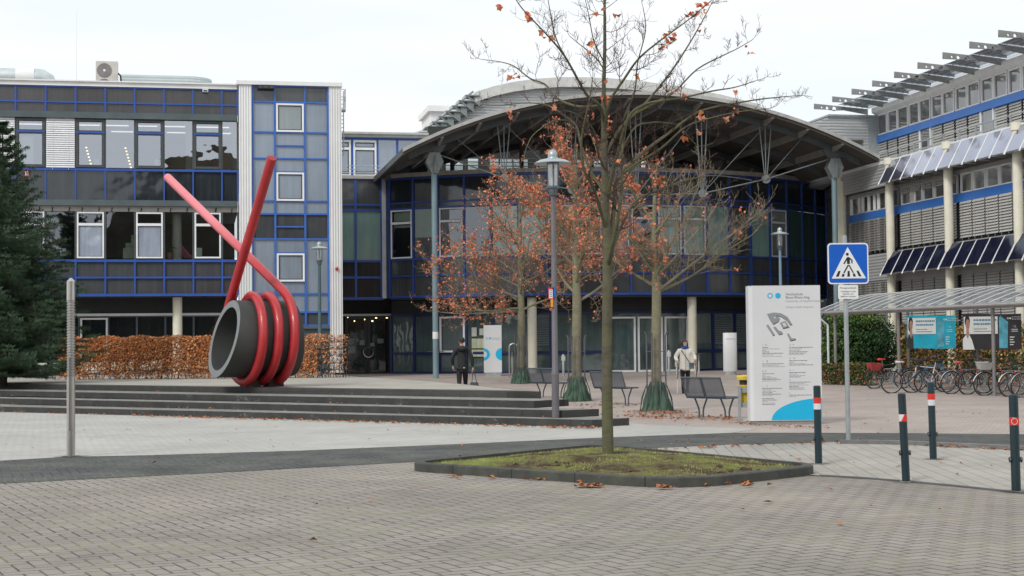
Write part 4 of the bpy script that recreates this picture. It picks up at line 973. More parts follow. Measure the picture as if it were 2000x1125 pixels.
# solar panels: five per bay, two rows
SOLU=glossyglass('solar_cell_upper',(.07,.075,.11),.42,.10,.02,(.85,.88,1),.3); SOL=glossyglass('solar_cell',(.010,.012,.03),.04,.08,.02,(.85,.9,1),.4);  # upper row carries its brighter sky reflection in the material colour
for k in range(len(cols)-2):
    ua,ub=cols[k]+.02,cols[k+1]-.02
    if ub<-14: continue
    for (zb_,zt_,vo) in ((Zb['so1b'],Zb['so1t'],.44),(Zb['so2b'],Zb['so2t'],.441)):
        n=5; s=(ub-ua)/n
        for i in range(n):
            a,c=ua+i*s+.03,ua+(i+1)*s-.03
            tv=-.05; dirn=(FR.N*(vo-tv)+Vector((0,0,zb_-zt_))); nn=FR.U.cross(dirn).normalized()*.03
            P=[FR.P(a,tv,zt_),FR.P(c,tv,zt_),FR.P(c,vo,zb_),FR.P(a,vo,zb_)]
            if nn.z<0: nn=-nn
            b=MB(); b.plate(P,nn); o=b.build('solar_panel',SOL if vo==.44 else SOLU,rb)
        b=MB()
        for i in range(n+1):
            uu=ua+i*s; b.tube([FR.P(uu,tv,zt_+.02),FR.P(uu,vo+.06,zb_-.07)],.035,6)
        for i in range(n): b.tube([FR.P(ua+i*s+.5,-.35,zb_+.05),FR.P(ua+i*s+.5,vo-.05,zb_+.06)],.015,5)
        b.tube([FR.P(ua,vo-.05,zb_+.0),FR.P(ub,vo-.05,zb_+.0)],.025,6)
        b.build('panel_rail',mat('rail_white',(.62,.63,.62),.4,.2),rb)
# terrace railing
b=MB()
for z in (9.55,9.25): b.tube([FR.P(UN,-.5,z),FR.P(UL,-.5,z)],.028,6)
u=UN
while u<UL: b.fb(FR,u-.03,u+.03,-.53,-.47,8.95,9.55); u+=1.25
b.build('terrace_railing',GALV,rb)
# top storey
V2=-1.25; ut=uR(1712,250,V2)
zt=lambda y,x=1857: FR.uz(x,y,V2)[1]
TB0,TB1=zt(236),zt(221); TW1=zt(175)
b=MB(); b.fb(FR,UN,ut,-13,V2-.15,9.0,TW1+.1); b.build('top_storey_wall',BLK,rb)
b=MB(); b.fb(FR,UN,ut,V2-.15,V2+.05,TB0,TB1); b.build('blue_band',BAND,rb)
GTOP=glossyglass('top_glass',(.07,.075,.08),.02,.06,.01,fm=.22)
u=ut; i=0
while u>-16:
    if i%5==4: 
        b=MB(); b.fq(FR,u-.9,u-.08,8.95,TB0,V2-.05); b.build('window',GTOP,rb)
        b=MB(); b.fb(FR,u-.98,u-.9,V2-.1,V2,8.95,TB0); b.build('window_post',SILV,rb); b=MB(); b.fb(FR,u-.05,u+.05,V2-.1,V2,8.95,TB0); b.build('window_post',SILV,rb)
    else: blind(FR,u-.93,u-.07,8.98,TB0-.02,V2-.02,rb,GBL,.105,61)
    b=MB(); b.frame(FR,u-1.0+.02,u-.02-(.06 if i%2 else 0),TB1+.01,TW1,.06,V2-.12,V2); wo=b.build('window',WHT,rb)
    b=MB(); b.fq(FR,u-.94,u-.08,TB1+.07,TW1-.06,V2-.06); b.build('pane',bpy.data.materials['top_glass'] if 'top_glass' in bpy.data.materials else glossyglass('top_glass',(.07,.075,.08),.02,.06,.01,fm=.22),wo)
    u-=1.0; i+=1
b=MB()
b.add([FR.P(UN,V2+.05,TW1),FR.P(ut,V2+.05,TW1),FR.P(ut,V2+.22,TW1+.10),FR.P(UN,V2+.22,TW1+.10),FR.P(UN,V2+.05,TW1+.3),FR.P(ut,V2+.05,TW1+.3),FR.P(ut,V2+.22,TW1+.30),FR.P(UN,V2+.22,TW1+.30)],[(0,3,2,1),(4,5,6,7),(0,1,5,4),(1,2,6,5),(2,3,7,6),(3,0,4,7)])
b.fb(FR,UN,ut,-13,V2+.05,TW1,TW1+.3); b.build('eave',mat('eave_grey',(.70,.70,.69),.5),rb)
# louvre beams: tips
tips=[(1590,202),(1625,188),(1663,172),(1705,155),(1746,141),(1792,122),(1841,103),(1894,82),(1950,60)]
VT=1.25; us=[FR.uz(x,y,VT)[0] for x,y in tips]; zt_t=sum(FR.uz(x,y,VT)[1] for x,y in tips)/len(tips)
s=(us[0]-us[-1])/8
from math import cos,sin,pi
bz=TW1+.35
bm_m=mat('beam_grey',(.24,.245,.24),.5,.2)
for i in range(0,13):
    u=us[0]-s*i
    cvd=bpy.data.curves.new('roof_beam','CURVE'); cvd.dimensions='2D'; cvd.fill_mode='BOTH'; cvd.extrude=.03
    def spl(pts):
        q=cvd.splines.new('POLY'); q.points.add(len(pts)-1); q.use_cyclic_u=True
        for j,(x,y) in enumerate(pts): q.points[j].co=(x,y,0,1)
    Lb=VT-V2; zt0_=zt_t; 
    spl([(0,zt0_),(Lb,bz+.05),(Lb,bz-.2),(Lb*.55,bz-.02),(0,zt0_-.24)])
    for (x,r) in ((.35,.045),(.60,.07),(.93,.10)):
        zc=zt0_-.13+(bz-zt0_)*x/Lb*.85; spl([(x+r*cos(a*pi/8),zc+r*sin(a*pi/8)) for a in range(16)])
    cvd.materials.append(bm_m)
    o=bpy.data.objects.new('roof_beam',cvd); COL.objects.link(o); o.parent=rb
    M=Matrix.Identity(4); X=-FR.N; Z=Vector((0,0,1)); 
    M.col[0][:3]=X; M.col[1][:3]=Z; M.col[2][:3]=X.cross(Z); M.translation=FR.P(u,VT,0)-OFF[rb.name]; o.matrix_local=M; bpy.context.view_layer.update(); to_mesh(o)
    if i<12 and u-s>-19:
        b=MB()
        for q in range(6):
            t=.44+.56*q/5; v=VT-Lb*t; z=zt0_+(bz-zt0_)*t+.03; b.fb(FR,u-s,u,v-.006,v+.006,z+.02,z+.032)
        b.build('glass_louvre_bar',mat('louvre_bar',(.40,.40,.40),.5,.2),rb)
        b=MB(); v1,v2=VT-Lb*.45,V2; z1_,z2_=zt0_+(bz-zt0_)*.45+.075,bz+.075
        b.plate([FR.P(u-s+.03,v1,z1_),FR.P(u-.03,v1,z1_),FR.P(u-.03,v2,z2_),FR.P(u-s+.03,v2,z2_)],(0,0,.012))
        if 'louvre_glass' not in bpy.data.materials: seeglass('louvre_glass',.0,(.88,.90,.90))
        b.build('glass_louvre',bpy.data.materials['louvre_glass'],rb)
# corrugated end block and corner link
FB=Fr(FR.P(ut,V2-.1,0),E1,-E2)
a_,c_=FB.uz(1619,228),FB.uz(1712,300)
b=MB(); b.fb(FB,a_[0],-.75,-8,.1,10.35,a_[1]); b.fb(FB,-.75,1.2,-8,.1,8.9,a_[1]); b.build('corrugated_block',COR,rb); b=MB(); b.fb(FB,a_[0]-.1,1.25,-8.2,.2,a_[1],a_[1]+.08); b.fb(FB,-.55,-.02,.1,.15,8.5,a_[1]); b.build('block_coping',GALV,rb)
a2=FB.uz(1590,232); b=MB(); b.plate([FB.P(a2[0]-.3,.05,10.5),FB.P(a_[0],.05,10.4),FB.P(a_[0],.05,a_[1]),FB.P(a2[0]-.3,.05,a2[1]-.3)],FB.N*-6); b.build('corrugated_side',COR,rb)
# narrow corrugated wall closing the corner between the two buildings
pe=cpt(th0+NB*DTH); pf_=FR.P(UL,-.2,0)
FX=Fr(pe,pf_-pe,Vector(((pf_-pe).y,-(pf_-pe).x,0))); Lx=(pf_-pe).length
b=MB(); b.fb(FX,.3,Lx,-.3,0,.3,8.9); b.fb(FX,-2.5,.3,-1.9,-1.6,.2,5); b.build('corner_wall',slatmat('corrugated_dark',(.22,.225,.22),.12,1.0,dark=.6),rb)
b=MB(); b.fb(FX,0,.3,-.2,.06,.3,9.0); b.build('corner_post',BLUE,rb); b=MB(); b.fb(FX,-.1,Lx+.2,-.5,.12,8.9,9.08); b.build('coping',WHT,rb)
# ------------------------------------------------------------------ helpers for lettering
def text(s,F,u,v,z,size,mt,parent,align='LEFT',ext=.001,name='lettering'):
    c=bpy.data.curves.new(name,'FONT'); c.body=s; c.size=size; c.extrude=ext; c.align_x=align; c.materials.append(mt); c.resolution_u=3
    o=bpy.data.objects.new(name,c); COL.objects.link(o); o.parent=parent
    M=Matrix.Identity(4); M.col[0][:3]=F.U; M.col[1][:3]=(0,0,1); M.col[2][:3]=F.U.cross(Vector((0,0,1))); M.translation=F.P(u,v,z)-OFF.get(parent.name,Vector()) if parent.type=='EMPTY' else F.P(u,v,z)-OFF[parent.name]
    o.matrix_local=M; bpy.context.view_layer.update(); return to_mesh(o)
def disc(b,F,u,v,z,r,t=.003,n=32,r0=0):
    if r0==0: b.plate([F.P(u+r*math.cos(2*math.pi*a/n),v,z+r*math.sin(2*math.pi*a/n)) for a in range(n)],F.N*t)
    else:
        for a in range(n):
            q=[]
            for rr,aa in ((r0,a),(r,a),(r,a+1),(r0,a+1)): q.append(F.P(u+rr*math.cos(2*math.pi*aa/n),v,z+rr*math.sin(2*math.pi*aa/n)))
            b.plate(q,F.N*t)
CYAN=mat('cyan_print',(.005,.40,.66),.45,var=.03)
# ------------------------------------------------------------------ sculpture
RED=None
def redmat():
    m,nt,o=nodes('red_paint'); wc=coords(nt)
    c=ramp(nt,noise(nt,wc,1.3,7,.7),[(.3,(.34,.011,.016)),(.7,(.47,.024,.030))])
    # the long left arm turns pink with depth and height
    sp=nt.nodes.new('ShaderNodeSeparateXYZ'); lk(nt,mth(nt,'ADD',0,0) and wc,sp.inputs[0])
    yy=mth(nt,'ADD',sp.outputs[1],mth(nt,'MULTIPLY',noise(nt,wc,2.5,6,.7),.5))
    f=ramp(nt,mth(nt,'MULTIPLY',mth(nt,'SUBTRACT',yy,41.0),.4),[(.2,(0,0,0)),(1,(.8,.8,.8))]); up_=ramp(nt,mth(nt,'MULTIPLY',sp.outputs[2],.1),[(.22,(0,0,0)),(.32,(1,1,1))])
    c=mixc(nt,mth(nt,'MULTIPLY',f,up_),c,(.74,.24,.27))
    st=noise(nt,coords(nt,0,(1,1,.25)),9,5,.7); c=mixc(nt,ramp(nt,st,[(.62,(0,0,0)),(.78,(.35,.35,.35))]),c,(.16,.02,.02))
    bsdf(nt,o,c,.42,0,noise(nt,wc,40,3),.1,.01,coat=.25); return m
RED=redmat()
PIPE=mat('dark_pipe',(.045,.046,.045),.6,.1,var=.25,scale=1.1,bump=.15,dirt_or_shade=.2); PCUT=mat('pipe_cut',(.20,.215,.22),.55,.1,var=.12,scale=3)
ctr=dp(497,664,40.3); zc=1.87
aA=Vector((.87,.50,0)).normalized(); qA=Vector((-aA.y,aA.x,0)); Zv=Vector((0,0,1))
Cc=Vector((ctr.x,ctr.y,zc)); Rp=1.0; Ri=.82; Rt=.122; Rc=Rp+Rt
sc_=thing('pipe_sculpture','large dark pipe wrapped in a red steel coil on the raised terrace','sculpture',(Cc.x,Cc.y,.6))
b=MB(); n=72; hl=.83; shear=.25; vs=[]
def pp(t,r,a,sh=0): return Cc+aA*(t+(shear if t<0 else -.03)*math.sin(a)*r)+(-qA*math.cos(a)+Zv*math.sin(a))*r
for (t,r) in ((-hl,Ri),(-hl,Rp),(hl+.17,Rp),(hl+.17,Ri)):
    for j in range(n): vs.append(pp(t,r,2*math.pi*j/n))
fs=[];ms=[]
for i in range(4):
    for j in range(n): fs.append((i*n+j,i*n+(j+1)%n,((i+1)%4)*n+(j+1)%n,((i+1)%4)*n+j)); ms.append(1 if i in(0,2) else 0)
b.add(vs,fs); b.m=ms; b.build('pipe',[PIPE,PCUT],sc_,smooth=True)
Aend=dp(328,347,45.3); Bend=dp(531,309,38.4)
pts=[]; t3=.68; pitch=.43
ph0,ph1=38,-915
def coil(ph): 
    a=R(ph); t=t3+pitch*(ph)/360.0; return Cc+aA*t+(-qA*math.cos(a)+Zv*math.sin(a))*Rc
K=150
cp_=[coil(ph0+(ph1-ph0)*i/K) for i in range(K+1)]
def bend(P0,P1,P2,n=10): return [P0*(1-t)**2+P1*2*t*(1-t)+P2*t*t for t in [i/n for i in range(n+1)]]
ta=(cp_[0]-cp_[1]).normalized(); ctl=cp_[0]+ta*.45; s1=ctl+(Aend-ctl).normalized()*.5
tb=(cp_[-1]-cp_[-2]).normalized(); ctb=cp_[-1]+tb*.3; s2=ctb+(Bend-ctb).normalized()*.4
path=[Aend+(Aend-s1).normalized()*.0]+[Aend.lerp(s1,i/6) for i in range(1,6)]+bend(s1,ctl,cp_[0])+cp_[1:-1]+bend(cp_[-1],ctb,s2)+[s2.lerp(Bend,i/6) for i in range(1,7)]
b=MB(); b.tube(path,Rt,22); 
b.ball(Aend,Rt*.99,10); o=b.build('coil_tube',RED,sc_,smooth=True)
b=MB(); 
tdir=(Bend-s2).normalized(); a1=tdir.orthogonal().normalized(); a2=tdir.cross(a1)
b.plate([Bend+tdir*.002+(a1*math.cos(a*math.pi/12)+a2*math.sin(a*math.pi/12))*Rt*.97 for a in range(24)],tdir*.006); b.build('end_cap',mat('end_cap_red',(.33,.03,.03),.6),sc_)
for t,nm in ((-.12,'a'),(.52,'b')):
    b=MB(); c=Cc+aA*t; b.box((c.x,c.y,.6+.09),(.42,.42,.18),math.atan2(aA.y,aA.x)); b.box((c.x,c.y,.6+.2),(.30,.34,.12),math.atan2(aA.y,aA.x)); b.build('foot',mat('rusty_foot',(.045,.03,.026),.7,var=.4),sc_)
# ------------------------------------------------------------------ lamps
LP1=mat('lamp_post_violet',(.135,.125,.14),.5,.1,var=.15,scale=2,dirt_or_shade=.2); LPT=mat('lamp_post_teal',(.06,.11,.135),.45,.1,var=.12); LPB=mat('lamp_post_blue',(.16,.25,.31),.45,.1,var=.1)
LHEAD=mat('lamp_metal',(.36,.40,.42),.35,.4,var=.1); 
def clearglass():
    m,nt,o=nodes('lamp_glass'); d=nt.nodes.new('ShaderNodeBsdfTransparent'); d.inputs[0].default_value=(.85,.87,.88,1); g=nt.nodes.new('ShaderNodeBsdfGlossy'); g.inputs['Roughness'].default_value=.05
    mx=nt.nodes.new('ShaderNodeMixShader'); mx.inputs[0].default_value=.3; lk(nt,d.outputs[0],mx.inputs[1]); lk(nt,g.outputs[0],mx.inputs[2]); lk(nt,mx.outputs[0],o.inputs[0]); return m
LGL=clearglass()
def lamp(p,ztop,s,mt,label,r0=.055,collar=None):
    t=thing('street_lamp',label,'street lamp',p,0); x,y,z0=p
    zh=ztop-.52*s*1.9  # base of lantern
    b=MB(); b.lathe((x,y,0),[(r0*1.15,z0),(r0*1.15,z0+1.0),(r0*1.22,z0+1.0),(r0*1.22,z0+1.06),(r0,z0+1.1),(r0*.72,zh)],20); b.build('pole',mt,t,smooth=True)
    b=MB(); b.lathe((x,y,zh),[(.0001,-.02),(.09*s,-.02),(.11*s,.05*s),(.11*s,.13*s),(.15*s,.14*s),(.15*s,.19*s),(.0001,.19*s)],24); b.build('base',mat('lantern_base',(.10,.13,.15),.4,.3),t,smooth=True)
    b=MB(); b.lathe((x,y,zh),[(.115*s,.19*s),(.125*s,.72*s)],24); b.build('glass',LGL,t,smooth=True)
    b=MB(); b.lathe((x,y,zh),[(.05*s,.19*s),(.05*s,.4*s),(.022*s,.42*s),(.028*s,.5*s),(.001,.52*s)],12); b.build('bulb',mat('bulb_white',(.6,.6,.58),.4),t,smooth=True)
    b=MB()
    for q in range(3):
        a=2.1*q+.5; b.tube([(x+.145*s*math.cos(a),y+.145*s*math.sin(a),zh+.17*s),(x+.145*s*math.cos(a),y+.145*s*math.sin(a),zh+.80*s)],.010*s,6)
    b.build('rod',mat('lantern_base',(.1,.13,.15)),t)
    b=MB(); b.lathe((x,y,zh),[(.14*s,.73*s),(.43*s,.70*s),(.435*s,.715*s),(.30*s,.79*s),(.12*s,.83*s)],36); b.build('shade',LHEAD,t,smooth=True)
    b=MB(); b.lathe((x,y,zh),[(.12*s,.83*s),(.11*s,.86*s),(.115*s,.88*s),(.11*s,.95*s),(.07*s,1.01*s),(.02*s,1.035*s),(.0001,1.04*s)],24); b.build('finial',LHEAD,t,smooth=True)
    return t
p=gp(1085.5,831,0); zt=1.6+(p.y/3000)*(673.5-293)
lp1=lamp((p.x,p.y,0),zt,.88,LP1,'tall violet grey street lamp in front of the stone steps with small stickers',.064)
# stickers on the lamp post
FS=Fr((p.x,p.y,0),Vector((1,0,0)),Vector((0,-1,0))); 
for (px,py,pw,ph,cm) in ((1076,573,10,22,'sw'),(1082,571,6,20,'sb'),(1078,592,5,15,'so')):
    b=MB(); u,z=FS.uz(px,py,.07); k=p.y/6000
    b.fb(FS,u-pw*k,u+pw*k,.066,.085,z-ph*k,z+ph*k)
    if cm=='sw':
        b.mi=1; b.fb(FS,u-pw*k*.72,u+pw*k*.72,.085,.088,z-ph*k*.85,z+ph*k*.7); b.mi=2
        for q in range(4): b.fb(FS,u-pw*k*.5,u+pw*k*.5,.088,.090,z-ph*k*.6+q*.04,z-ph*k*.6+q*.04+.018)
    b.build('sticker',[mat({'sw':'sticker_red','sb':'sticker_blue','so':'sticker_orange'}[cm],{'sw':(.6,.03,.05),'sb':(.02,.10,.45),'so':(.75,.28,.02)}[cm],.5),mat('sticker_white',(.7,.7,.7),.5),mat('sticker_grey',(.25,.25,.25),.5)],lp1)
p=gp(625,735,.6); lamp((p.x,p.y,.6),dp(622,474,p.y).z,.78,LPT,'teal street lamp standing in front of the hedge by the stair tower',.07)
y3=57.0; p=dp(1527,700,y3); lamp((p.x,y3,zg(y3)),dp(1527,446,y3).z,.80,LPB,'blue grey street lamp rising behind the white information board',.07)
# ------------------------------------------------------------------ stainless light bollard
p=gp(138.5,893,0); zt=dp(137,543,p.y).z
t=thing('light_bollard','tall slim stainless steel light column on the left of the plaza','light bollard',(p.x,p.y,0))
r=.062; zg2=zt-.42-1.02
b=MB(); b.lathe((p.x,p.y,0),[(r,0),(r,zt-1.50)],28); b.build('tube',STEEL,t,smooth=True)
b=MB(); b.lathe((p.x,p.y,0),[(r,zt-.34),(r,zt-.05),(.015,zt),(.0001,zt)],28); b.build('cap',STEEL,t,smooth=True)
b=MB(); pr_=[]; z=zt-1.50
while z<zt-.35: pr_+=[(r,z),(r,z+.018),(r*.80,z+.022),(r*.80,z+.038)]; z+=.042
b.lathe((p.x,p.y,0),pr_+[(r,zt-.34)],28); b.build('louvre_section',mat('louvre_steel',(.40,.39,.37),.35,.8),t)
b=MB(); b.lathe((p.x,p.y,0),[(.0001,.016),(.15,.016),(.15,.004)],28); b.build('base_plate',STEEL,t)
b=MB(); b.box((p.x,p.y-r*1.0,zt/2-.4),(.018,.006,zt-1.6)); b.build('slot',mat('slot_dark',(.12,.12,.12),.5),t)
# ------------------------------------------------------------------ bollards
BOL=mat('bollard_green',(.010,.028,.037),.4,var=.15,scale=3,dirt_or_shade=.12); BR=mat('reflector_red',(.62,.03,.02),.4); BW=mat('reflector_white',(.62,.64,.66),.4)
def bollard(pb,pt,diam,label,style,eye=True):
    p=gp(*pb,0); top=dp(pt[0],pt[1],p.y); h=top.z; lean=(top.x-p.x)
    t=thing('bollard',label,'bollard',(p.x,p.y,0),0,'bollards by the tree island')
    r=diam/2; S=Matrix(((1,0,lean/h),(0,1,0),(0,0,1)))
    b=MB(); b.lathe((p.x,p.y,0),[(r,0),(r,h-.012),(r-.012,h),(.0001,h)],28,S); b.build('post',BOL,t,smooth=True)
    if style=='bands':
        for z0,z1,m_ in ((h*.615+.10*0+h*.16,h*.615+h*.235,BR),(h*.70,h*.774,BW)):
            b=MB(); b.lathe((p.x,p.y,0),[(r+.0022,z0),(r+.0022,z1)],28,S); b.build('reflector_band',m_,t,smooth=True)
    else:
        z0,z1=h*.685,h*.765; b=MB(); n=28
        for j in range(n):
            a0,a1=2*math.pi*j/n,2*math.pi*(j+1)/n
            am=(a0+a1)/2
            sx=math.cos(am)
            if style=='diag' : cut=z0+(z1-z0)*min(1,max(0,(sx+.75)/.9)); front=math.sin(am)<.3
            else: cut=z1 if abs(sx+.45)>.22 else z1-.004; front=True
            def P(a,z): return Vector((p.x+(r+.002)*math.cos(a)+lean*z/h,p.y+(r+.002)*math.sin(a),z))
            b.mi=0; b.add([P(a0,z0),P(a1,z0),P(a1,cut),P(a0,cut)],[(0,1,2,3)])
            if cut<z1-.001: b.mi=1; b.add([P(a0,cut),P(a1,cut),P(a1,z1),P(a0,z1)],[(0,1,2,3)])
        b.build('reflector_band',[BR,BW],t)
        if style=='ring':
            b=MB(); F=Fr((p.x+lean*.72,p.y,0),Vector((1,0,0)),Vector((0,-1,0))); disc(b,F,-.012,r*.99,(z0+z1)/2,.034,.003,20,.029); b.build('emblem',BW,t)
    # chain eyes
    b=MB()
    for s_ in (-1,1):
        zz=h*.335; c=Vector((p.x+lean*.33+s_*(r+.012),p.y-.01,zz))
        b.tube([c+Vector((0,.024*math.cos(a*math.pi/6),.024*math.sin(a*math.pi/6))) for a in range(13)],.008,6)
        b.tube([c+Vector((-s_*.02,0,0)),c],.014,8)
    b.build('chain_eye',mat('eye_steel',(.10,.11,.12),.4,.6),t,smooth=True)
    b=MB(); b.lathe((p.x,p.y,0),[(.0001,.02),(r*1.6,.02),(r*1.6,.0)],20); b.build('base_plate',mat('base_grey',(.22,.22,.21),.8),t)
    return t
bollard((1599,908),(1595.5,753),.095,'dark green bollard with red and white bands in front of the information board','bands')
bollard((1823,899),(1818,746),.095,'dark green bollard with red and white bands standing between two bollards further forward','bands')
bollard((1770,943),(1761,768),.09,'leaning dark green bollard with slanted red and white reflector','diag')
bollard((1985,962),(1979,770),.097,'dark green bollard with red reflector and small ring, nearest and farthest right','ring')
# ------------------------------------------------------------------ pedestrian crossing sign
p=gp(1657,861,0); t=thing('crossing_sign','blue square pedestrian crossing sign on a tall galvanised pole','road sign',(p.x,p.y,0))
FSg=Fr((p.x,p.y,0),Vector((1,.03,0)),Vector((.03,-1,0)))
zc0=dp(1656,555,p.y).z; zc1=dp(1656,475,p.y).z; S_=(zc1-zc0)
b=MB(); b.lathe((p.x,p.y,0),[(.038,0),(.038,zc1+.12),(.0001,zc1+.13)],20); b.build('pole',GALV,t,smooth=True)
u0=FSg.uz(1656.3,515,.05)[0]; zm=(zc0+zc1)/2; h=S_/2
def rrect(F,u,z,hw,hh,r,v,t_,b,tilt=0):
    pts=[]
    for cx,cz,a0 in ((hw-r,hh-r,0),(-hw+r,hh-r,90),(-hw+r,-hh+r,180),(hw-r,-hh+r,270)):
        for k in range(7): a=R(a0+15*k); x,y=cx+r*math.cos(a),cz+r*math.sin(a); pts.append(F.P(u+x,v,z+y))
    b.plate(pts,F.N*t_)
SW=mat('sign_reflective_white',(.72,.74,.75),.35,var=.03); SB=mat('sign_blue',(.005,.10,.50),.35,var=.04); SK=mat('sign_black',(.01,.01,.01),.5)
b=MB(); rrect(FSg,u0,zm,h,h,.06,.045,.012,b); b.build('panel',SW,t)
b=MB(); rrect(FSg,u0,zm,h-.022,h-.022,.045,.0575,.002,b); b.build('blue_field',SB,t)
sx=2*h/610. # image zoom units: sign spans 145..760 x , 120..760 y
def Z(x,y): return FSg.P(u0+(x-450)*sx,.0615,zm-(y-440)*sx)
b=MB(); b.plate([Z(200,662),Z(712,662),Z(445,195)],FSg.N*.002); b.build('white_triangle',SW,t)
b=MB(); off=FSg.N*.0035
def pl(*q): b.plate([Z(*a) for a in q],off)
pl(*[(438+22*math.cos(a*math.pi/10),303+22*math.sin(a*math.pi/10)) for a in range(20)])
pl((433,345),(462,345),(475,368),(474,448),(434,448),(430,400))
pl((433,347),(440,372),(395,450),(376,440)); pl((462,345),(505,378),(516,390),(514,440),(498,440),(497,396),(470,375))
pl((440,462),(462,462),(390,588),(372,578)); pl((450,462),(470,462),(532,575),(516,586))
pl((302,550),(334,550),(305,635),(261,635)); pl((362,592),(392,597),(386,635),(346,635)); pl((440,550),(468,550),(473,635),(432,635)); pl((516,592),(546,588),(562,635),(522,635)); pl((569,548),(600,548),(646,633),(604,633))
b.build('pictogram',SK,t)
za,zb=dp(1656,584,p.y).z,dp(1656,557,p.y).z; 
b=MB(); uu=FSg.uz(1656.5,570,.05)[0]; rrect(FSg,uu,(za+zb)/2,.165,(zb-za)/2,.015,.045,.008,b); so_=b.build('sub_panel',SW,t)
tg=mat('text_grey',(.16,.16,.16),.6)
H_=zb-za
for s,fz,sz in (('Privatgrundstück',.74,.040),('Unbefugten ist das',.50,.033),('Betreten und',.32,.033),('Befahren verboten',.14,.033)): text(s,FSg,uu,.055,za+H_*fz,sz,tg,so_,'CENTER')
b=MB()
for z in (zc1-.1,zc0+.1,(za+zb)/2): b.box((p.x,p.y-.02,z),(.10,.06,.03))
b.build('clamp',GALV,t)
# ------------------------------------------------------------------ information board (totem)
pL=gp(1466.5,830,0); pR=gp(1604,832,0); pR2=Vector((pR.x,pR.y,0)); 
UU=(pR2-pL).normalized(); UU=Vector((1,.05,0)).normalized()
FI=Fr(pL,UU,Vector((UU.y,-UU.x,0))); w0=0; w1=FI.uz(1604,700)[0]; zI0=.075; zI1=FI.uz(1500,558)[1]
t=thing('information_board','large white campus information board with site map and cyan quarter circle','information board',(pL.x,pL.y,0))
WB=mat('board_white',(.60,.61,.62),.4,var=.05,scale=.9,dirt_or_shade=.06); 
b=MB(); 
e=w0+.085; n=9; pts=[]
for k in range(n+1): a=R(90+90*k/n); pts.append((e+.085*math.cos(a)*1.0,-.0-.10+.10*math.sin(a)))
pts2=[(w1,0)]+pts+[(w0,-.30),(w1,-.30)]
P3=[FI.P(u,v,zI0) for u,v in pts2]
b.prism([(q.x,q.y) for q in P3][::-1],zI0,zI1); b.build('board',WB,t)
b=MB(); b.fb(FI,w0+.05,w1-.05,-.28,-.02,0,zI0); b.build('plinth',mat('plinth_grey',(.25,.24,.22),.8),t)
b=MB(); b.fb(FI,w0+.02,w1,-.29,-.005,zI1,zI1+.006); b.build('top_edge',mat('board_top_moss',(.14,.15,.09),.9),t)
def I(px,py): return FI.uz(px,py)
# coordinates via zoom image (703x1125 of 1440..1640, 540..860)
def zi(x,y): return I(1440+x/3.515,540+y/3.515)
b=MB(); u,z=zi(225,132); disc(b,FI,u,.001,z,.056,.002,32,.036); u,z=zi(279,132); disc(b,FI,u,.001,z,.056,.002); b.build('logo_circles',CYAN,t)
TD=mat('text_dark',(.13,.13,.14),.6); TL=mat('text_light',(.33,.33,.35),.6)
for s,x,y,sz,mt in (('Hochschule',332,130,.072,TD),('Bonn-Rhein-Sieg',332,152,.072,TD),('University of Applied Sciences',332,176,.062,TL),('Campus Sankt Augustin',332,216,.058,TL)):
    u,z=zi(x,y); text(s,FI,u,.001,z,sz,mt,t)
# cyan quarter circle
u0_,z0_=zi(238,1022); u1_,z1_=zi(579,835)
zb_=zI0+.012
cx_,rx,rz_=w1-.004,(w1-.004-u0_),(z1_-zb_)
pts=[FI.P(cx_,.001,zb_)]+[FI.P(cx_-rx*math.sin(a*math.pi/60)*1.0,.001,zb_+rz_*math.cos(a*math.pi/60)) for a in range(0,31)][::-1]
pts=[FI.P(cx_,.001,zb_)]+[FI.P(cx_-rx*math.cos(a*math.pi/60),.001,zb_+rz_*math.sin(a*math.pi/60)) for a in range(0,31)]
b=MB(); b.plate(pts,FI.N*.002); b.build('cyan_quarter',CYAN,t)
# site map
MG=mat('map_grey',(.24,.25,.26),.6); MD=mat('map_shadow',(.07,.07,.075),.6)
polys=[[(203,258),(250,247),(300,252),(345,278),(376,328),(362,332),(335,298),(295,272),(262,268),(290,285),(280,308),(245,328),(225,300)],
 [(198,335),(212,330),(256,398),(244,404)],[(246,347),(262,345),(285,372),(306,378),(310,392),(284,398)],[(292,318),(330,305),(356,346),(312,356)],[(340,393),(352,391),(374,425),(398,424),(402,431),(362,441)]]
b=MB(); b2=MB(); b3=MB()
def clean(pl_,v,bb,dx=0,dy=0):
    q=[FI.P(zi(x+dx,y+dy)[0],v,zi(x+dx,y+dy)[1]) for x,y in pl_]; bb.plate(q,FI.N*.0015)
for q in polys: clean(q,.0008,b2,3,6); clean(q,.0026,b)
clean([(308,322),(326,316),(340,340),(320,345)],.0045,b3); clean([(250,280),(258,276),(264,284),(256,290)],.0045,b3)
b2.build('map_shadow',MD,t); b.build('site_map',MG,t); b3.build('map_court',mat('map_court',(.55,.56,.57),.5),t)
b=MB(); b.mi=0
random.seed(11)
def lines(x,y,segs,hd=None,cm=False):
    for i,w_ in enumerate(segs):
        yy=y+i*10
        if w_>0:
            u,z=zi(x,yy); u2_,_=zi(x+w_,yy); 
            b.mi=0 if (i%4 in(0,3)) else 1
            xx=u
            while xx<u2_:
                l=random.uniform(.03,.09); b.fb(FI,xx,min(xx+l,u2_),.001,.002,z-.0055,z+.0055); xx+=l+.010
def head(x,y,c):
    for i,(dx,ch) in enumerate(c):
        u,z=zi(x+dx,y+5); text(ch,FI,u,.001,z,.046,CYAN if i==0 else TD,t,name='heading')
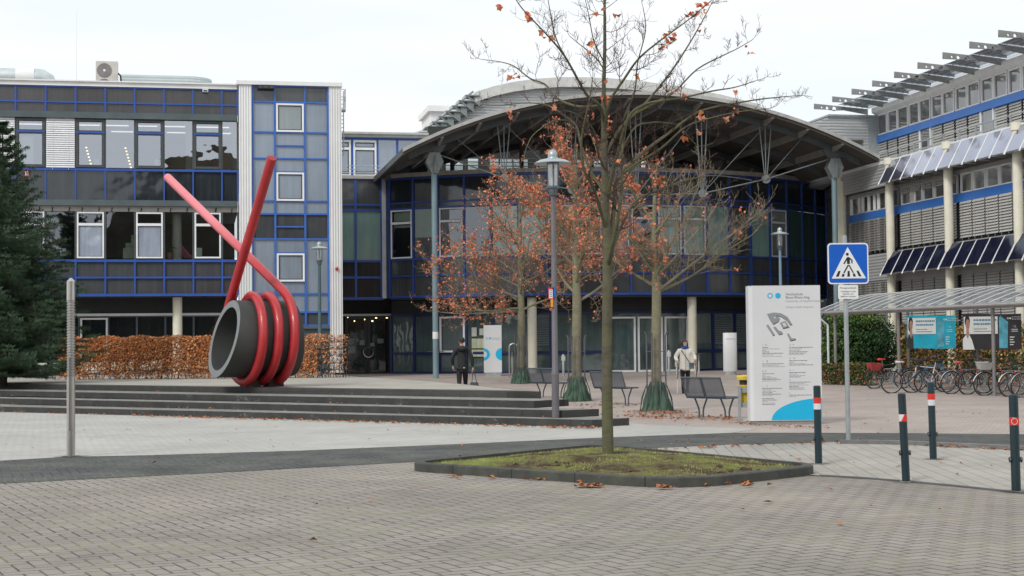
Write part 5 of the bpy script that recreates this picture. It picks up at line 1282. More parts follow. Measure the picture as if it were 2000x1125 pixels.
heads=[(171,471,[(0,'+'),(20,'A')]),(171,582,[(0,'+'),(30,'B')]),(171,651,[(0,'D'),(20,'C')]),(171,753,[(0,'+'),(30,'E')]),(356,469,[(0,'G'),(26,'F')]),(356,562,[(0,'G'),(29,'H')]),(356,643,[(0,'G'),(29,'I')]),(356,712,[(0,'K')]),(356,799,[(0,'L')])]
for h_ in heads: head(*h_)
lines(171,488,[40,125,30,50,145,75,135]); lines(171,600,[150,120,155]); lines(171,668,[82,20,62,100,125,100]); lines(171,769,[135,65,95,70,130,75,0,82,102,40,90,88])
lines(356,487,[165,90,75,130,115,100]); lines(356,578,[125,36,110,165]); lines(356,660,[115,60,110,80]); lines(356,726,[148,105,135,65,100,110]); lines(356,815,[155,50])
b.build('directory_text',[TD,TL],t)
# ------------------------------------------------------------------ waste bin beside the board
p=gp(1443,826,0); t=thing('waste_bin','yellow waste bin in a galvanised frame beside the white information board','waste bin',(p.x,p.y,0))
YEL=mat('bin_yellow',(.62,.44,.03),.5,var=.1)
zt=dp(1443,754,p.y).z
b=MB(); b.box((p.x+.02,p.y,zt/2),(.05,.10,zt)); b.box((p.x+.62,p.y+.42,zt/2),(.05,.10,zt))
for z in (zt-.08,.36): b.box((p.x+.30,p.y+.02,z),(.62,.03,.11 if z>.5 else .1))
b.build('frame',GALV,t)
b=MB(); b.lathe((p.x+.155,p.y+.20,0),[(.0001,.40),(.13,.40),(.145,zt-.02),(.15,zt),(.15,zt+.02),(.0001,zt+.02)],24); b.build('bin_body',YEL,t,smooth=True)
b=MB(); b.lathe((p.x+.155,p.y+.20,0),[(.10,zt+.02),(.10,zt+.12)],24); b.build('opening',BLK,t)
b=MB(); b.lathe((p.x+.155,p.y+.20,0),[(.155,zt+.12),(.16,zt+.19),(.14,zt+.21),(.0001,zt+.22)],24); b.build('lid',YEL,t,smooth=True)
# ------------------------------------------------------------------ benches
BEN=mat('bench_steel',(.075,.095,.12),.45,.2,var=.1); 
def perf():
    m,nt,o=nodes('bench_mesh'); d=nt.nodes.new('ShaderNodeBsdfTransparent'); pr=nt.nodes.new('ShaderNodeBsdfPrincipled'); pr.inputs['Base Color'].default_value=(.085,.10,.12,1); pr.inputs['Roughness'].default_value=.5
    tcn=nt.nodes.new('ShaderNodeTexCoord'); v=nt.nodes.new('ShaderNodeTexVoronoi'); v.inputs['Scale'].default_value=60; v.inputs['Randomness'].default_value=0; lk(nt,tcn.outputs['Object'],v.inputs['Vector'])
    f=mth(nt,'GREATER_THAN',v.outputs['Distance'],.42); mx=nt.nodes.new('ShaderNodeMixShader'); mx.inputs[0].default_value=.8; lk(nt,d.outputs[0],mx.inputs[1]); lk(nt,pr.outputs[0],mx.inputs[2]); lk(nt,mx.outputs[0],o.inputs[0]); return m
PERF=perf()
def bench(loc,rz,label,n=2,w_=.62):
    # local: x along the bench, +y the way it faces
    t=thing('bench',label,'bench',loc,rz,'grey steel benches on the square')
    Lh=n*w_/2
    for i in range(n):
        x0=-Lh+i*w_+.02; x1=x0+w_-.04
        def ring(P,rr=.016,nm='x'):
            b.tube(P+[P[0]],rr,6)
        b=MB(); S=[Vector((x0,0,.44)),Vector((x1,0,.44)),Vector((x1,.46,.45)),Vector((x0,.46,.45))]; ring(S,.02); so=b.build('seat',BEN,t,local=True)
        b=MB(); b.add([v+Vector((0,0,.005)) for v in S],[(0,1,2,3)]); b.build('mesh_panel',PERF,so,local=True)
        B=[Vector((x0,-.02,.47)),Vector((x1,-.02,.47)),Vector((x1,-.17,.88)),Vector((x0,-.17,.88))]
        b=MB(); ring(B,.02); bo=b.build('backrest',BEN,t,local=True); b=MB(); b.add(B,[(0,1,2,3)]); b.build('mesh_panel',PERF,bo,local=True)
    for x in ([-Lh+.22,Lh-.22]):
        for (y0,y1) in ((.02,.17),(.44,.29)):
            b=MB(); b.tube([(x,y0,.44),(x,y0+(y1-y0)*.25,.40),(x,y1-(y1-y0)*.15,.22),(x,y1,.14),(x,y1,0)],.019,8); b.build('leg',BEN,t,smooth=True,local=True)
    return t
def bench_at(px,py,label,rz):
    p=gp(px,py,zg(gp(px,py,0).y)); return bench((p.x,p.y,zg(p.y)),rz,label)
# facing (.8,.6) : local +y -> world (.8,.6)
rzb=math.atan2(-.80,.60)
bench_at(1380,817,'two seat grey steel bench nearest the camera beside the yellow bin',rzb)
bench_at(1192,790,'two seat grey steel bench partly hidden behind the front tree trunk',rzb+.08)
bench_at(1064,773,'two seat grey steel bench farthest back behind the lamp post and steps',rzb+.05)
# ------------------------------------------------------------------ trees
def barkmat(name,c1,c2,c3):
    m,nt,o=nodes(name); wc=coords(nt)
    c=ramp(nt,noise(nt,wc,5,8,.7),[(.3,c1),(.7,c2)]); c=mixc(nt,ramp(nt,noise(nt,wc,1.8,6,.7),[(.42,(0,0,0)),(.62,(.7,.7,.7))]),c,c3)
    st=noise(nt,coords(nt,0,(1,1,6)),7,4,.6); c=mixc(nt,ramp(nt,st,[(.5,(0,0,0)),(.8,(.5,.5,.5))]),c,tuple(x*.5 for x in c1))
    bsdf(nt,o,c,.9,0,noise(nt,wc,45,5,.7),.7,.015,spec=.2); return m
BARK=barkmat('bark_front',(.075,.066,.048),(.155,.145,.105),(.13,.14,.06)); BARKB=barkmat('bark_back',(.16,.14,.10),(.26,.24,.18),(.20,.21,.11)); TWIG=mat('twig_bark',(.065,.042,.036),.9,var=.3,scale=8,spec=.2)
TWIGB=mat('twig_bark_pale',(.21,.17,.125),.9,var=.3,scale=8,spec=.2)
LEAFR=[mat('leaf_orange_red',(.60,.18,.095),.7,var=.3,scale=9,spec=.2),mat('leaf_rust',(.48,.20,.13),.7,var=.3,scale=9,spec=.2),mat('leaf_orange',(.70,.27,.12),.65,var=.25,scale=9,spec=.2)]
rnd=random.Random(3)
def rv(s=1): return Vector((rnd.gauss(0,s),rnd.gauss(0,s),rnd.gauss(0,s)))
def leaf(b,p,s):
    d=(rv()+Vector((0,0,-.6))).normalized(); side=d.orthogonal().normalized(); side=(side*math.cos(rnd.random()*6)+d.cross(side)*math.sin(rnd.random()*6)); n=d.cross(side)
    k=n*s*.35
    b.mi=rnd.choice((0,0,1,2))
    # five pointed palmate outline, folded along the midrib
    a=[p,p+side*s*.35+d*s*.12+k*.5,p+side*s*.6+d*s*.5+k,p+side*s*.3+d*s*.65+k*.4,p+d*s*1.15,p-side*s*.3+d*s*.65+k*.4,p-side*s*.6+d*s*.5+k,p-side*s*.35+d*s*.12+k*.5]
    b.add(a,[(0,1,2,3,4),(0,4,5,6,7)])
class Tree:
    def __init__(s,leafp=.3,leafs=.06,rmin=.003,lr=None): s.wood=MB(); s.tw=MB(); s.lv=MB(); s.leafp=leafp; s.ls=leafs; s.rmin=rmin; s.lr=lr; s.nl=0
    def branch(s,pts,r0,r1,n=7,tw=False):
        k=len(pts); (s.tw if tw else s.wood).tube(pts,[r0+(r1-r0)*i/(k-1) for i in range(k)],n,False)
    def smooth(s,P,sub=4):
        out=[]
        for i in range(len(P)-1):
            p0=P[max(i-1,0)];p1=P[i];p2=P[i+1];p3=P[min(i+2,len(P)-1)]
            for t in range(sub):
                t/=sub; out.append(.5*((2*p1)+(p2-p0)*t+(2*p0-5*p1+4*p2-p3)*t*t+(3*p1-p0-3*p2+p3)*t**3))
        out.append(P[-1]); return out
    def twigs(s,p,d,L,r,lev,up=.25):
        """short knobbly twig with opposite side shoots, curving upwards"""
        n=4; pts=[p]; q=p.copy(); dd=d.normalized()
        for i in range(n):
            dd=(dd+rv(.16)+Vector((0,0,up*.5))).normalized(); q=q+dd*(L/n); pts.append(q)
        r1=max(s.rmin*.7,r*.45)
        s.branch(pts,max(r,s.rmin),r1,4 if lev>0 else 3,True)
        if lev>0:
            for i in range(1,n+1):
                if rnd.random()<.25: continue
                base=pts[i]; dirn=(pts[i]-pts[i-1]).normalized(); o=dirn.orthogonal().normalized(); an=rnd.random()*6.28; o=o*math.cos(an)+dirn.cross(o)*math.sin(an)
                for sg in (1,-1):
                    if rnd.random()<.22: continue
                    s.twigs(base,(dirn*.75+o*sg*.9+Vector((0,0,.2))),L*rnd.uniform(.35,.6),r*.6,lev-1,up)
        pr=s.leafp(pts[-1]) if callable(s.leafp) else s.leafp
        if rnd.random()<pr:
            for _ in range(rnd.choice((1,2,3))): leaf(s.lv,pts[-1]+rv(.03),s.ls*rnd.uniform(.5,1.25)); s.nl+=1
    def limb(s,P,r0,r1,dens=7,tl=.35,lev=2,start=.15,up=.25,n=8):
        P=s.smooth([Vector(p) for p in P]); s.branch(P,r0,r1,n)
        L=sum((P[i+1]-P[i]).length for i in range(len(P)-1)); acc=0; nxt=L*start
        for i in range(len(P)-1):
            seg=(P[i+1]-P[i]); 
            while acc+seg.length>nxt:
                t=(nxt-acc)/seg.length; p=P[i]+seg*t; f=nxt/L; d=seg.normalized(); o=d.orthogonal().normalized(); an=rnd.random()*6.28; o=o*math.cos(an)+d.cross(o)*math.sin(an)
                rr=r0+(r1-r0)*f
                s.twigs(p,d*.6+o,tl*rnd.uniform(.5,1.25)*(1.15-.5*f),max(rr*.45,s.rmin),lev,up)
                nxt+=rnd.uniform(.6,1.4)/dens
            acc+=seg.length
        s.twigs(P[-1],P[-1]-P[-2],tl*.8,r1,lev,up)
    def build(s,t,bark,twm,leafname='leaves'):
        s.wood.build('trunk',bark,t,smooth=True); s.tw.build('crown',twm,t); 
        if s.lv.f: s.lv.build(leafname,LEAFR,t)
# --- front tree, limbs traced from the photograph and spread in depth
TY=gp(1187,894,.12).y
base=gp(1187,893,.14)
ft=thing('tree','nearly bare tree with mossy trunk on the grassy kerbed island','tree',(base.x,base.y,.1))
T=Tree(.004,.075,.0026)
def q(px,py,dy=0): return dp(px,py,TY+dy)
pxm=TY/3000.
trunk=[(1187.5,905,13.5),(1187.5,885,12.5),(1186,800,12),(1185.5,700,11.5),(1186,600,11),(1187,520,11),(1187,470,10),(1183,420,8.8),(1182,350,8),(1180,300,6.8),(1179,240,5.5),(1179,180,4.6),(1181,100,3.8),(1181,30,3),(1180,-60,2.2),(1181,-140,1.2)]
tp=[q(x,y) for x,y,_ in trunk]; T.wood.tube(T.smooth(tp),[ (trunk[min(i//4,len(trunk)-1)][2]*(1-(i%4)/4)+trunk[min(i//4+1,len(trunk)-1)][2]*((i%4)/4))*pxm*.9 for i in range(4*(len(tp)-1)+1)],14,False)
limbs=[
 ([(1183,440,0),(1177,373,.1),(1156,340,.2),(1135,284,.4),(1125,245,.6),(1099,224,.8),(1070,206,1.0),(1031,201,1.2),(975,206,1.4)],5.5,1.1),
 ([(1122,244,.5),(1112,238,.4),(1103,235,.3),(1078,238,.2),(1042,263,.0),(1028,290,-.1),(1023,310,-.2)],3,1.0),
 ([(1181,240,0),(1170,205,-.2),(1150,190,-.3),(1135,167,-.4),(1103,110,-.6),(1071,71,-.8),(1021,18,-1.0),(1003,-10,-1.1)],5,1.1),
 ([(1108,118,-.5),(1090,85,-.4),(1081,57,-.3),(1074,20,-.2),(1068,-15,-.1)],2.4,1.0),
 ([(1180,205,0),(1130,208,.3),(1088,192,.6),(1065,165,.8),(1035,153,1.0),(1005,130,1.1),(978,121,1.3),(941,116,1.5)],3.8,1.0),
 ([(1180,180,0),(1177,132,.2),(1149,100,.4),(1130,85,.5),(1112,70,.6)],2.3,1.0),
 ([(1179,120,0),(1160,80,-.3),(1150,30,-.4),(1140,-15,-.5)],2.0,.9),
 ([(1184,400,0),(1196,340,-.2),(1206,302,-.3),(1227,231,-.5),(1255,206,-.6),(1290,197,-.8),(1327,192,-.9),(1390,178,-1.1),(1433,171,-1.2),(1469,160,-1.3)],6,1.1),
 ([(1192,470,0),(1200,400,.1),(1206,350,.2),(1255,299,.4),(1302,263,.6),(1344,231,.8),(1380,213,.9),(1469,196,1.2),(1520,190,1.3),(1555,187,1.4)],6.5,1.1),
 ([(1204,350,.1),(1240,322,.0),(1291,290,-.2),(1330,255,-.4),(1362,238,-.5),(1433,220,-.7),(1500,212,-.9)],4,1.0),
 ([(1190,350,0),(1235,255,.4),(1270,240,.6),(1300,240,.7),(1327,247,.8),(1362,284,1.0),(1392,280,1.1)],3,1.0),
 ([(1181,250,0),(1191,199,-.2),(1220,153,-.4),(1248,114,-.6),(1291,78,-.8),(1344,39,-1.0),(1395,-4,-1.2)],4.6,1.1),
 ([(1184,300,0),(1212,250,.2),(1262,200,.4),(1309,142,.7),(1344,89,.9),(1369,46,1.1),(1396,-5,1.2)],4.6,1.1),
 ([(1240,222,.3),(1290,195,.5),(1319,178,.6),(1362,135,.8),(1415,107,1.0),(1440,95,1.1),(1469,78,1.2)],3.2,1.0),
 ([(1215,240,-.3),(1232,200,-.4),(1241,171,-.5),(1245,124,-.6),(1261,60,-.8),(1256,15,-.9)],2.8,1.0),
 ([(1195,500,0),(1202,470,.1),(1240,395,.5),(1291,370,.8),(1330,355,1.0),(1358,348,1.1),(1398,343,1.2),(1469,352,1.4)],4.6,1.2),
 ([(1188,520,0),(1196,480,-.3),(1206,430,-.5),(1214,370,-.5),(1215,300,-.5),(1222,250,-.4),(1228,215,-.4)],7,2.0),
 ([(1184,450,0),(1160,370,-.4),(1140,330,-.6),(1136,270,-.7),(1150,200,-.8),(1158,150,-.8)],5,1.3),
 ([(1182,410,0),(1150,405,.5),(1120,397,.8),(1090,395,1.1)],2,.9),
 ([(1181,330,0),(1168,300,-.6),(1160,255,-1.0),(1130,225,-1.4),(1100,215,-1.7)],3,1.0),
 ([(1186,380,0),(1215,360,-.8),(1235,330,-1.2),(1262,318,-1.5),(1290,325,-1.8)],2.8,1.0),
]
for P,a,c in limbs:
    T.limb([q(*p) for p in P],a*pxm*.74,c*pxm*.62,dens=4.0,tl=.34,lev=2,start=.28,up=.3)
T.leafp=.003
for i in range(26):
    y=rnd.uniform(-100,330); p=q(1180,y); an=rnd.random()*6.28; T.twigs(p,Vector((math.cos(an),math.sin(an),.3)),rnd.uniform(.25,.6),.006,2,.3)
# clumps of retained leaves
for (x,y,n) in ((1184,190,12),(1372,8,9),(1361,28,5),(1371,53,3),(1303,66,5),(1297,85,2),(1349,33,3),(1178,15,4),(1067,64,3),(1034,27,3),(981,12,3),(1158,90,5),(1003,155,4),(1006,145,3),(1081,206,4),(995,224,4),(1334,264,3),(1368,230,4),(1368,262,3),(1433,213,3),(1467,98,3),(1316,175,3),(1340,183,3),(1201,33,2),(1150,218,3),(1241,143,2),(1023,275,2),(1295,87,3),(1140,330,4)):
    for _ in range(n): leaf(T.lv,q(x+rnd.gauss(0,5),y+rnd.gauss(0,5),rnd.uniform(-.15,.15)),.075*rnd.uniform(.6,1.2))
T.build(ft,BARK,TWIG)
# knots on the trunk
# --- rear trees
def rear_tree(px,py,H,crown0,rad,label,leafp,seed,trunkpx,limbspec,ls,leafcap=9999):
    trunkpx*=.76
    global rnd
    rnd=random.Random(seed); p=gp(px,py,0)
    for _ in range(4): p=gp(px,py,zg(p.y))
    t=thing('tree',label,'tree',(p.x,p.y,zg(p.y)),0,'young trees in green watering bags')
    T=Tree(leafp,ls,.0048); z0=zg(p.y); rt=trunkpx/2*p.y/3000
    top=p+Vector((rnd.uniform(-.1,.1),0,H)); 
    ax=[p+Vector((0,0,-.1)),p+Vector((0,0,crown0*.5)),p+Vector((.03,0,crown0)),p+Vector((.0,.05,crown0+(H-crown0)*.4)),p+Vector((.02,0,crown0+(H-crown0)*.75)),top]
    rr=[1.15,1.02,.95,.58,.36,.10]; sm=T.smooth(ax); T.wood.tube(sm,[rt*(rr[min(i//4,5)]*(1-(i%4)/4)+rr[min(i//4+1,5)]*((i%4)/4)) for i in range(len(sm))],12,False)
    for (f,az,L,el,up) in limbspec:
        b0=p+Vector((0,0,crown0+(H-crown0)*f)); d=Vector((math.cos(az)*math.cos(el),math.sin(az)*math.cos(el),math.sin(el))); P=[b0]; n=6
        for i in range(n): d=(d+rv(.07)+Vector((0,0,up*.12))).normalized(); P.append(P[-1]+d*L/n)
        rb=rt*(.34-.20*f)
        T.limb(P,rb,.0055,dens=4.2,tl=L*.26,lev=2,start=.14,up=.28,n=7)
        # secondary limbs
        for k in (2,3,4):
            o=Vector((rnd.gauss(0,1),rnd.gauss(0,1),rnd.uniform(-.1,.8))).normalized(); dd=(d*.7+o*.8).normalized(); Q=[P[k]]
            for i in range(4): dd=(dd+rv(.1)+Vector((0,0,.06))).normalized(); Q.append(Q[-1]+dd*L*.45/4)
            T.limb(Q,rb*.5,.006,dens=4.2,tl=L*.20,lev=1,start=.1,up=.25,n=6)
    T.build(t,BARKB,TWIGB)
    # watering bag and stakes
    rr_=random.Random(seed+50); S=p.y; bw=rt*2.9
    return p,t
def wbag(p,t,wpx,hpx,label,seed,stk=.0):
    k=p.y/3000; rB=wpx/2*k; hB=hpx*k; z0=zg(p.y); rr_=random.Random(seed)
    wb=thing('watering_bag',label,'watering bag',(p.x,p.y,z0),0,'green watering bags round the young trees')
    b=MB(); n=96; m_=14; vs=[]
    for i in range(m_+1):
        f=i/m_; 
        for j in range(n):
            a=2*math.pi*j/n; fold=.05*math.sin(a*9+seed+1.5*math.sin(a*2+seed))*(.4+f)+.03*math.sin(a*23+1.3*seed+f*3)+.16*mn.noise(Vector((math.cos(a)*2,math.sin(a)*2,f*3+seed)))
            base=rB*(1.02-.56*f**.8)+rB*.04*math.sin(f*3.1); r=base*(1+fold); hh=hB*f*(1+(.10*mn.noise(Vector((a*2,seed,3)))+.06*math.sin(a*5+seed) if i==m_ else 0))
            vs.append((p.x+r*math.cos(a),p.y+r*math.sin(a),z0+hh))
    for j in range(n): vs.append((p.x+rB*.28*math.cos(2*math.pi*j/n),p.y+rB*.28*math.sin(2*math.pi*j/n),z0+hB*.9))
    b.add(vs,[(i*n+j,i*n+(j+1)%n,(i+1)*n+(j+1)%n,(i+1)*n+j) for i in range(m_+1) for j in range(n)])
    b.build('bag',mat('bag_green',(.034,.078,.048),.65,var=.45,scale=4),wb,smooth=True)
    b=MB()
    for q_ in range(10):
        a=2*math.pi*q_/10+.2
        P=[(p.x+rB*1.06*math.cos(a),p.y+rB*1.06*math.sin(a),z0+.02),(p.x+rB*.93*math.cos(a+.1),p.y+rB*.93*math.sin(a+.1),z0+hB*.5),(p.x+rB*.62*math.cos(a),p.y+rB*.62*math.sin(a),z0+hB*1.0)]
        b.tube(P,.014,4)
    b.build('strap',mat('strap_dark',(.03,.04,.035),.7),wb)
    ts=thing('tree_guard','slim metal tree guard rods around the trunk '+label.split(' at ')[-1] if False else 'slim grey rod guard around '+label.split('round ')[-1],'tree guard',(p.x,p.y,z0),0,'rod guards round the young trees')
    hG=stk*k; b=MB(); rg=rB*.62
    for q_ in range(8):
        a=2*math.pi*q_/8+.3; x,y=p.x+rg*math.cos(a),p.y+rg*math.sin(a); b.tube([(x,y,z0+hB*.2),(x,y,z0+hG-.1),(x+.05*math.cos(a),y+.05*math.sin(a),z0+hG)],.019,5)
    b.build('rod',mat('guard_grey',(.12,.12,.125),.6,.2),ts)
    b=MB()
    for z in (hB*1.3,hG*.75): b.tube([(p.x+rg*math.cos(a*math.pi/12),p.y+rg*math.sin(a*math.pi/12),z0+z) for a in range(25)],.008,5)
    b.build('ring',mat('guard_grey',(.12,.12,.125)),ts)
    return wb
def spec(n,seed,L0,el0=.55,azs=None,fmax=.8):
    r_=random.Random(seed); out=[]
    for i in range(n):
        f=fmax*i/(n-1); az=(azs[i] if azs else i*2.4+r_.uniform(-.4,.4)); out.append((f,az,L0*(1-.55*f)*r_.uniform(.8,1.15),el0+f*.35+r_.uniform(-.12,.15),.5))
    return out
s1=spec(13,1,3.4,.30)
p,t=rear_tree(1018,757,7.6,2.75,2.8,'young tree full of red leaves standing leftmost of the three in green bags',.30,21,20,s1+[(0,math.pi*.97,3.5,.02,.2),(0.02,math.pi*1.15,3.1,.05,.2),(.1,math.pi*1.02,3.4,.25,.5),(.18,math.pi*.9,3.3,.4,.5)],.075)
wbag(p,t,38,32,'small green watering bag round the leftmost young tree',1,95)
s2=spec(15,2,2.7,.5)
p,t=rear_tree(1127,783,7.3,2.8,2.2,'young tree full of orange red leaves behind the tall violet lamp post',.36,22,25,s2,.068)
wbag(p,t,55,46,'green watering bag round the young tree behind the violet lamp post',2,128)
s3=[(0,.12,3.0,.62,.3),(0,.35,2.9,.40,.3),(.05,math.pi-.1,2.3,.55,.6),(.12,-.5,2.2,.55,.6),(.15,2.3,1.9,.6,.6),(.25,.1,2.4,.75,.6),(.28,math.pi+.3,2.0,.5,.6),(.38,1.2,1.6,.6,.6),(.45,-.3,1.7,.8,.6),(.55,math.pi,1.4,.8,.6),(.65,.4,1.2,.9,.6),(.8,-2,.8,.9,.6),(.1,-1.5,1.8,.45,.6),(.2,-2.4,1.9,.5,.6)]
def lp3(pt): return .22 if pt.x<3.7 else .015
p,t=rear_tree(1283,803,6.0,2.85,2.8,'young tree half bare with long branches to the right and few red leaves',lp3,23,25,s3,.068)
wbag(p,t,64,53,'largest green watering bag round the half bare young tree',3,155)
# ------------------------------------------------------------------ fir tree at the left edge
def fir():
    r_=random.Random(9); Y=47.5; p=dp(4,700,Y); x0=p.x; zb=.55
    for nm in ('needle_dark',):
        m,nt,o=nodes('fir_needles'); wc=coords(nt)
        c=ramp(nt,noise(nt,wc,2.2,6,.7),[(.3,(.028,.055,.034)),(.6,(.060,.105,.055)),(.8,(.11,.165,.075))]); bsdf(nt,o,c,.75,spec=.25); NM=m
    t=thing('fir_tree','dark green fir tree standing at the left edge of the terrace','fir tree',(x0,Y,zb)); H=8.1
    b=MB(); b.tube([(x0,Y,zb),(x0+.02,Y,zb+H*.5),(x0,Y,zb+H)],[.16,.09,.012],10,False)
    nb=MB(); z=.35
    while z<H:
        f=z/H; L=2.55*(1-f)**.85+.10; nbr=max(5,int(12*(1-f)+5))
        for i in range(nbr):
            az=r_.uniform(0,6.283); l=L*r_.uniform(.72,1.12); d=Vector((math.cos(az),math.sin(az),0)); droop=-.18+.55*f
            P=[Vector((x0,Y,zb+z))]; k=8
            for q_ in range(k): 
                s_=(q_+1)/k; P.append(Vector((x0,Y,zb+z))+d*l*s_+Vector((0,0,l*(droop*s_+.30*s_*s_)))+Vector((r_.gauss(0,.02),r_.gauss(0,.02),0)))
            b.tube(P,[.028*(1-.75*q_/k) for q_ in range(k+1)],4,False)
            side=Vector((-d.y,d.x,0))
            for q_ in range(1,k+1):
                for sg in (-1,1,0):
                    if sg==0 and q_<k: continue
                    ll=l*.42*(1-.62*q_/k)*r_.uniform(.7,1.2)+.08
                    dd=(d*.75+side*sg*.85+Vector((0,0,r_.uniform(-.12,.10)))).normalized(); o_=P[q_]
                    # needle sprays along the side twig: small crossed blades
                    m2=max(3,int(ll/.065))
                    for w_ in range(m2):
                        c=o_+dd*ll*(w_+.5)/m2; 
                        for h_ in range(3):
                            an=r_.uniform(0,6.28); sd=(side*math.cos(an)+Vector((0,0,1))*math.sin(an)); L2=r_.uniform(.045,.085)
                            a_=c+sd*L2+dd*.05; nb.add([c-dd*.022,c+dd*.022,a_],[(0,1,2)])
                            a_=c-sd*L2+dd*.05; nb.add([c-dd*.022,c+dd*.022,a_],[(0,1,2)])
        z+=r_.uniform(.20,.30)
    b.build('trunk',mat('fir_bark',(.09,.07,.055),.9,bump=.4),t); nb.build('crown',NM,t)
fir()
# ------------------------------------------------------------------ leaf masses
def leafmass(name,gen,n,s,mats,t,rs,build='foliage'):
    r_=random.Random(rs); b=MB(); b.v=[];
    for _ in range(n):
        p=gen(r_)
        if p is None: continue
        a=Vector((r_.gauss(0,1),r_.gauss(0,1),r_.gauss(0,1))).normalized(); c=a.orthogonal().normalized(); d=a.cross(c); k=s*r_.uniform(.6,1.3); b.mi=r_.randrange(len(mats))
        b.add([p-c*k*.5,p-d*k*.32+a*k*.1,p+c*k*.6,p+d*k*.32+a*k*.1],[(0,1,2,3)])
    return b.build(build,mats,t)
HB=[mat('beech_leaf_brown',(.56,.22,.085),.75,var=.35,scale=7,spec=.15),mat('beech_leaf_rust',(.38,.15,.07),.75,var=.35,scale=7,spec=.15),mat('beech_leaf_tan',(.70,.40,.18),.75,var=.3,scale=7,spec=.15)]
hA=gp(118,742,.6); hB_=gp(676,737.5,.6)
FHd=Fr(hA,hB_-hA,Vector(((hB_-hA).y,-(hB_-hA).x,0))); Lh=(hB_-hA).length; hh=1.47
t=thing('beech_hedge','clipped beech hedge with brown autumn leaves in front of the left office wing','hedge',(hA.x,hA.y,.6))
def gh(r_):
    u=r_.uniform(-.1,Lh); v=r_.choice((0,0,0,1,2)); 
    if v==0: vv=r_.gauss(-.03,.05)
    else: vv=r_.uniform(-.75,0)
    z=r_.uniform(.02,1)**.9*hh+.03*math.sin(u*5)+.05*mn.noise(Vector((u*2,0,0)))
    nz=mn.noise(Vector((u*1.3,z*1.6,vv*2)))
    dens=.85+.6*nz
    if u>Lh-1.0: dens=.10+.25*(z/hh)**3
    if u>6.9 and u<Lh-1.0: dens*=.75
    if z<.35: dens*=.55
    if r_.random()>dens: return None
    return FHd.P(u,vv,.6+z)
leafmass('f',gh,36000,.075,HB+[HB[0]],t,4)
b=MB(); r_=random.Random(8); u=0
while u<Lh:
    for q_ in range(2):
        v=r_.uniform(-.6,-.1); P=[FHd.P(u,v,.6)]
        for k in range(6): P.append(P[-1]+FHd.U*r_.gauss(0,.07)+FHd.N*r_.gauss(0,.06)+Vector((0,0,hh/6.2)))
        b.tube(P,[.014,.012,.010,.008,.006,.005,.003],4,False)
        for k in range(1,6):
            for _ in range(4 if u>Lh-1.6 else 2): 
                d=Vector((r_.gauss(0,1),r_.gauss(0,.6),r_.uniform(0,.8))).normalized(); b.tube([P[k],P[k]+d*.14,P[k]+d*.26+Vector((0,0,.05))],[.006,.004,.002],3,False)
    u+=.09 if u>Lh-1.6 else .16
b.build('stems',mat('hedge_stem',(.06,.05,.042),.9),t)
# bush right of the board, low hedge, hedge behind the bicycles
GR=[mat('bush_leaf_dark',(.022,.055,.022),.6,var=.35,scale=6,spec=.25),mat('bush_leaf_mid',(.05,.11,.03),.6,var=.35,scale=6,spec=.25)]; GL=mat('bush_leaf_light',(.14,.22,.05),.6,var=.3,scale=6,spec=.25)
def blob(cx,cy,cz,rx,ry,rz_,nf=1.6,amp=.30,shell=.55):
    def g(r_):
        d=Vector((r_.gauss(0,1),r_.gauss(0,1),r_.gauss(0,1))).normalized(); k=1+amp*mn.noise(d*nf*1.5+Vector((cx,cy,0)))*1.6; rr=(1-shell*r_.random()**2)*k
        if mn.noise(Vector((d.x*4+cx,d.y*4,d.z*4)))<-.22 and rr>.75: return None
        z=cz+d.z*rz_*rr
        if z<zg(cy)+.02: z=zg(cy)+r_.uniform(.02,.5)
        return Vector((cx+d.x*rx*rr,cy+d.y*ry*rr,z))
    return g
p=dp(1683,660,56.5); t=thing('green_bush','large dark green bush between the information board and the bicycle shelter','bush',(p.x,56.5,.2))
o=leafmass('f',blob(p.x+.05,56.5,1.35,1.30,1.1,1.22,1.6,.22),15000,.10,GR+[GR[0]],t,5)
leafmass('f',blob(p.x-.75,56.3,1.55,.8,.8,1.15,2),5000,.10,GR+[GL],t,6)
leafmass('f',blob(p.x-.2,56.4,2.45,1.0,.7,.45,2,.4),2200,.09,[GR[1],GL],t,7)
b=MB(); r_=random.Random(2)
for _ in range(26):
    d=Vector((r_.gauss(0,.6),r_.gauss(0,.5),1)).normalized(); q0=Vector((p.x+r_.gauss(0,.3),56.5+r_.gauss(0,.2),.2)); b.tube([q0,q0+d*1.0,q0+d*1.9+Vector((0,0,.3))],[.03,.02,.006],5,False)
b.build('stems',mat('hedge_stem',(.06,.05,.042)),t)
def boxhedge(a,c,hgt,dep,n,s,mats,label,seed,cat='hedge',nm='low_hedge'):
    F=Fr(a,c-a,Vector(((c-a).y,-(c-a).x,0))); L=(c-a).length; z0=zg(a.y); t=thing(nm,label,cat,(a.x,a.y,z0))
    def g(r_):
        u=r_.uniform(0,L); v=r_.choice((r_.gauss(0,.04),r_.uniform(-dep,0))); z=r_.random()**.8*hgt*(1+.12*mn.noise(Vector((u*1.5,seed,0))))
        if r_.random()>.8+.7*mn.noise(Vector((u*2,z*2,v*3))): return None
        return F.P(u,v,z0+z)
    leafmass('f',g,n,s,mats,t,seed); return t,F,L
a=dp(1600,700,52.5); c=dp(1700,700,51.0); boxhedge(Vector((a.x,52.5,0)),Vector((c.x,51.0,0)),.72,.8,7000,.07,[GR[1],HB[1],GR[0],GR[1]],'low clipped green brown hedge behind the sign pole beside the shelter',31)
a=dp(1752,700,53.5); c=dp(2060,700,50.5); MIX=[HB[2],HB[0],GR[1],GL,GR[0],mat('leaf_yellow',(.42,.27,.06),.7,var=.3)]
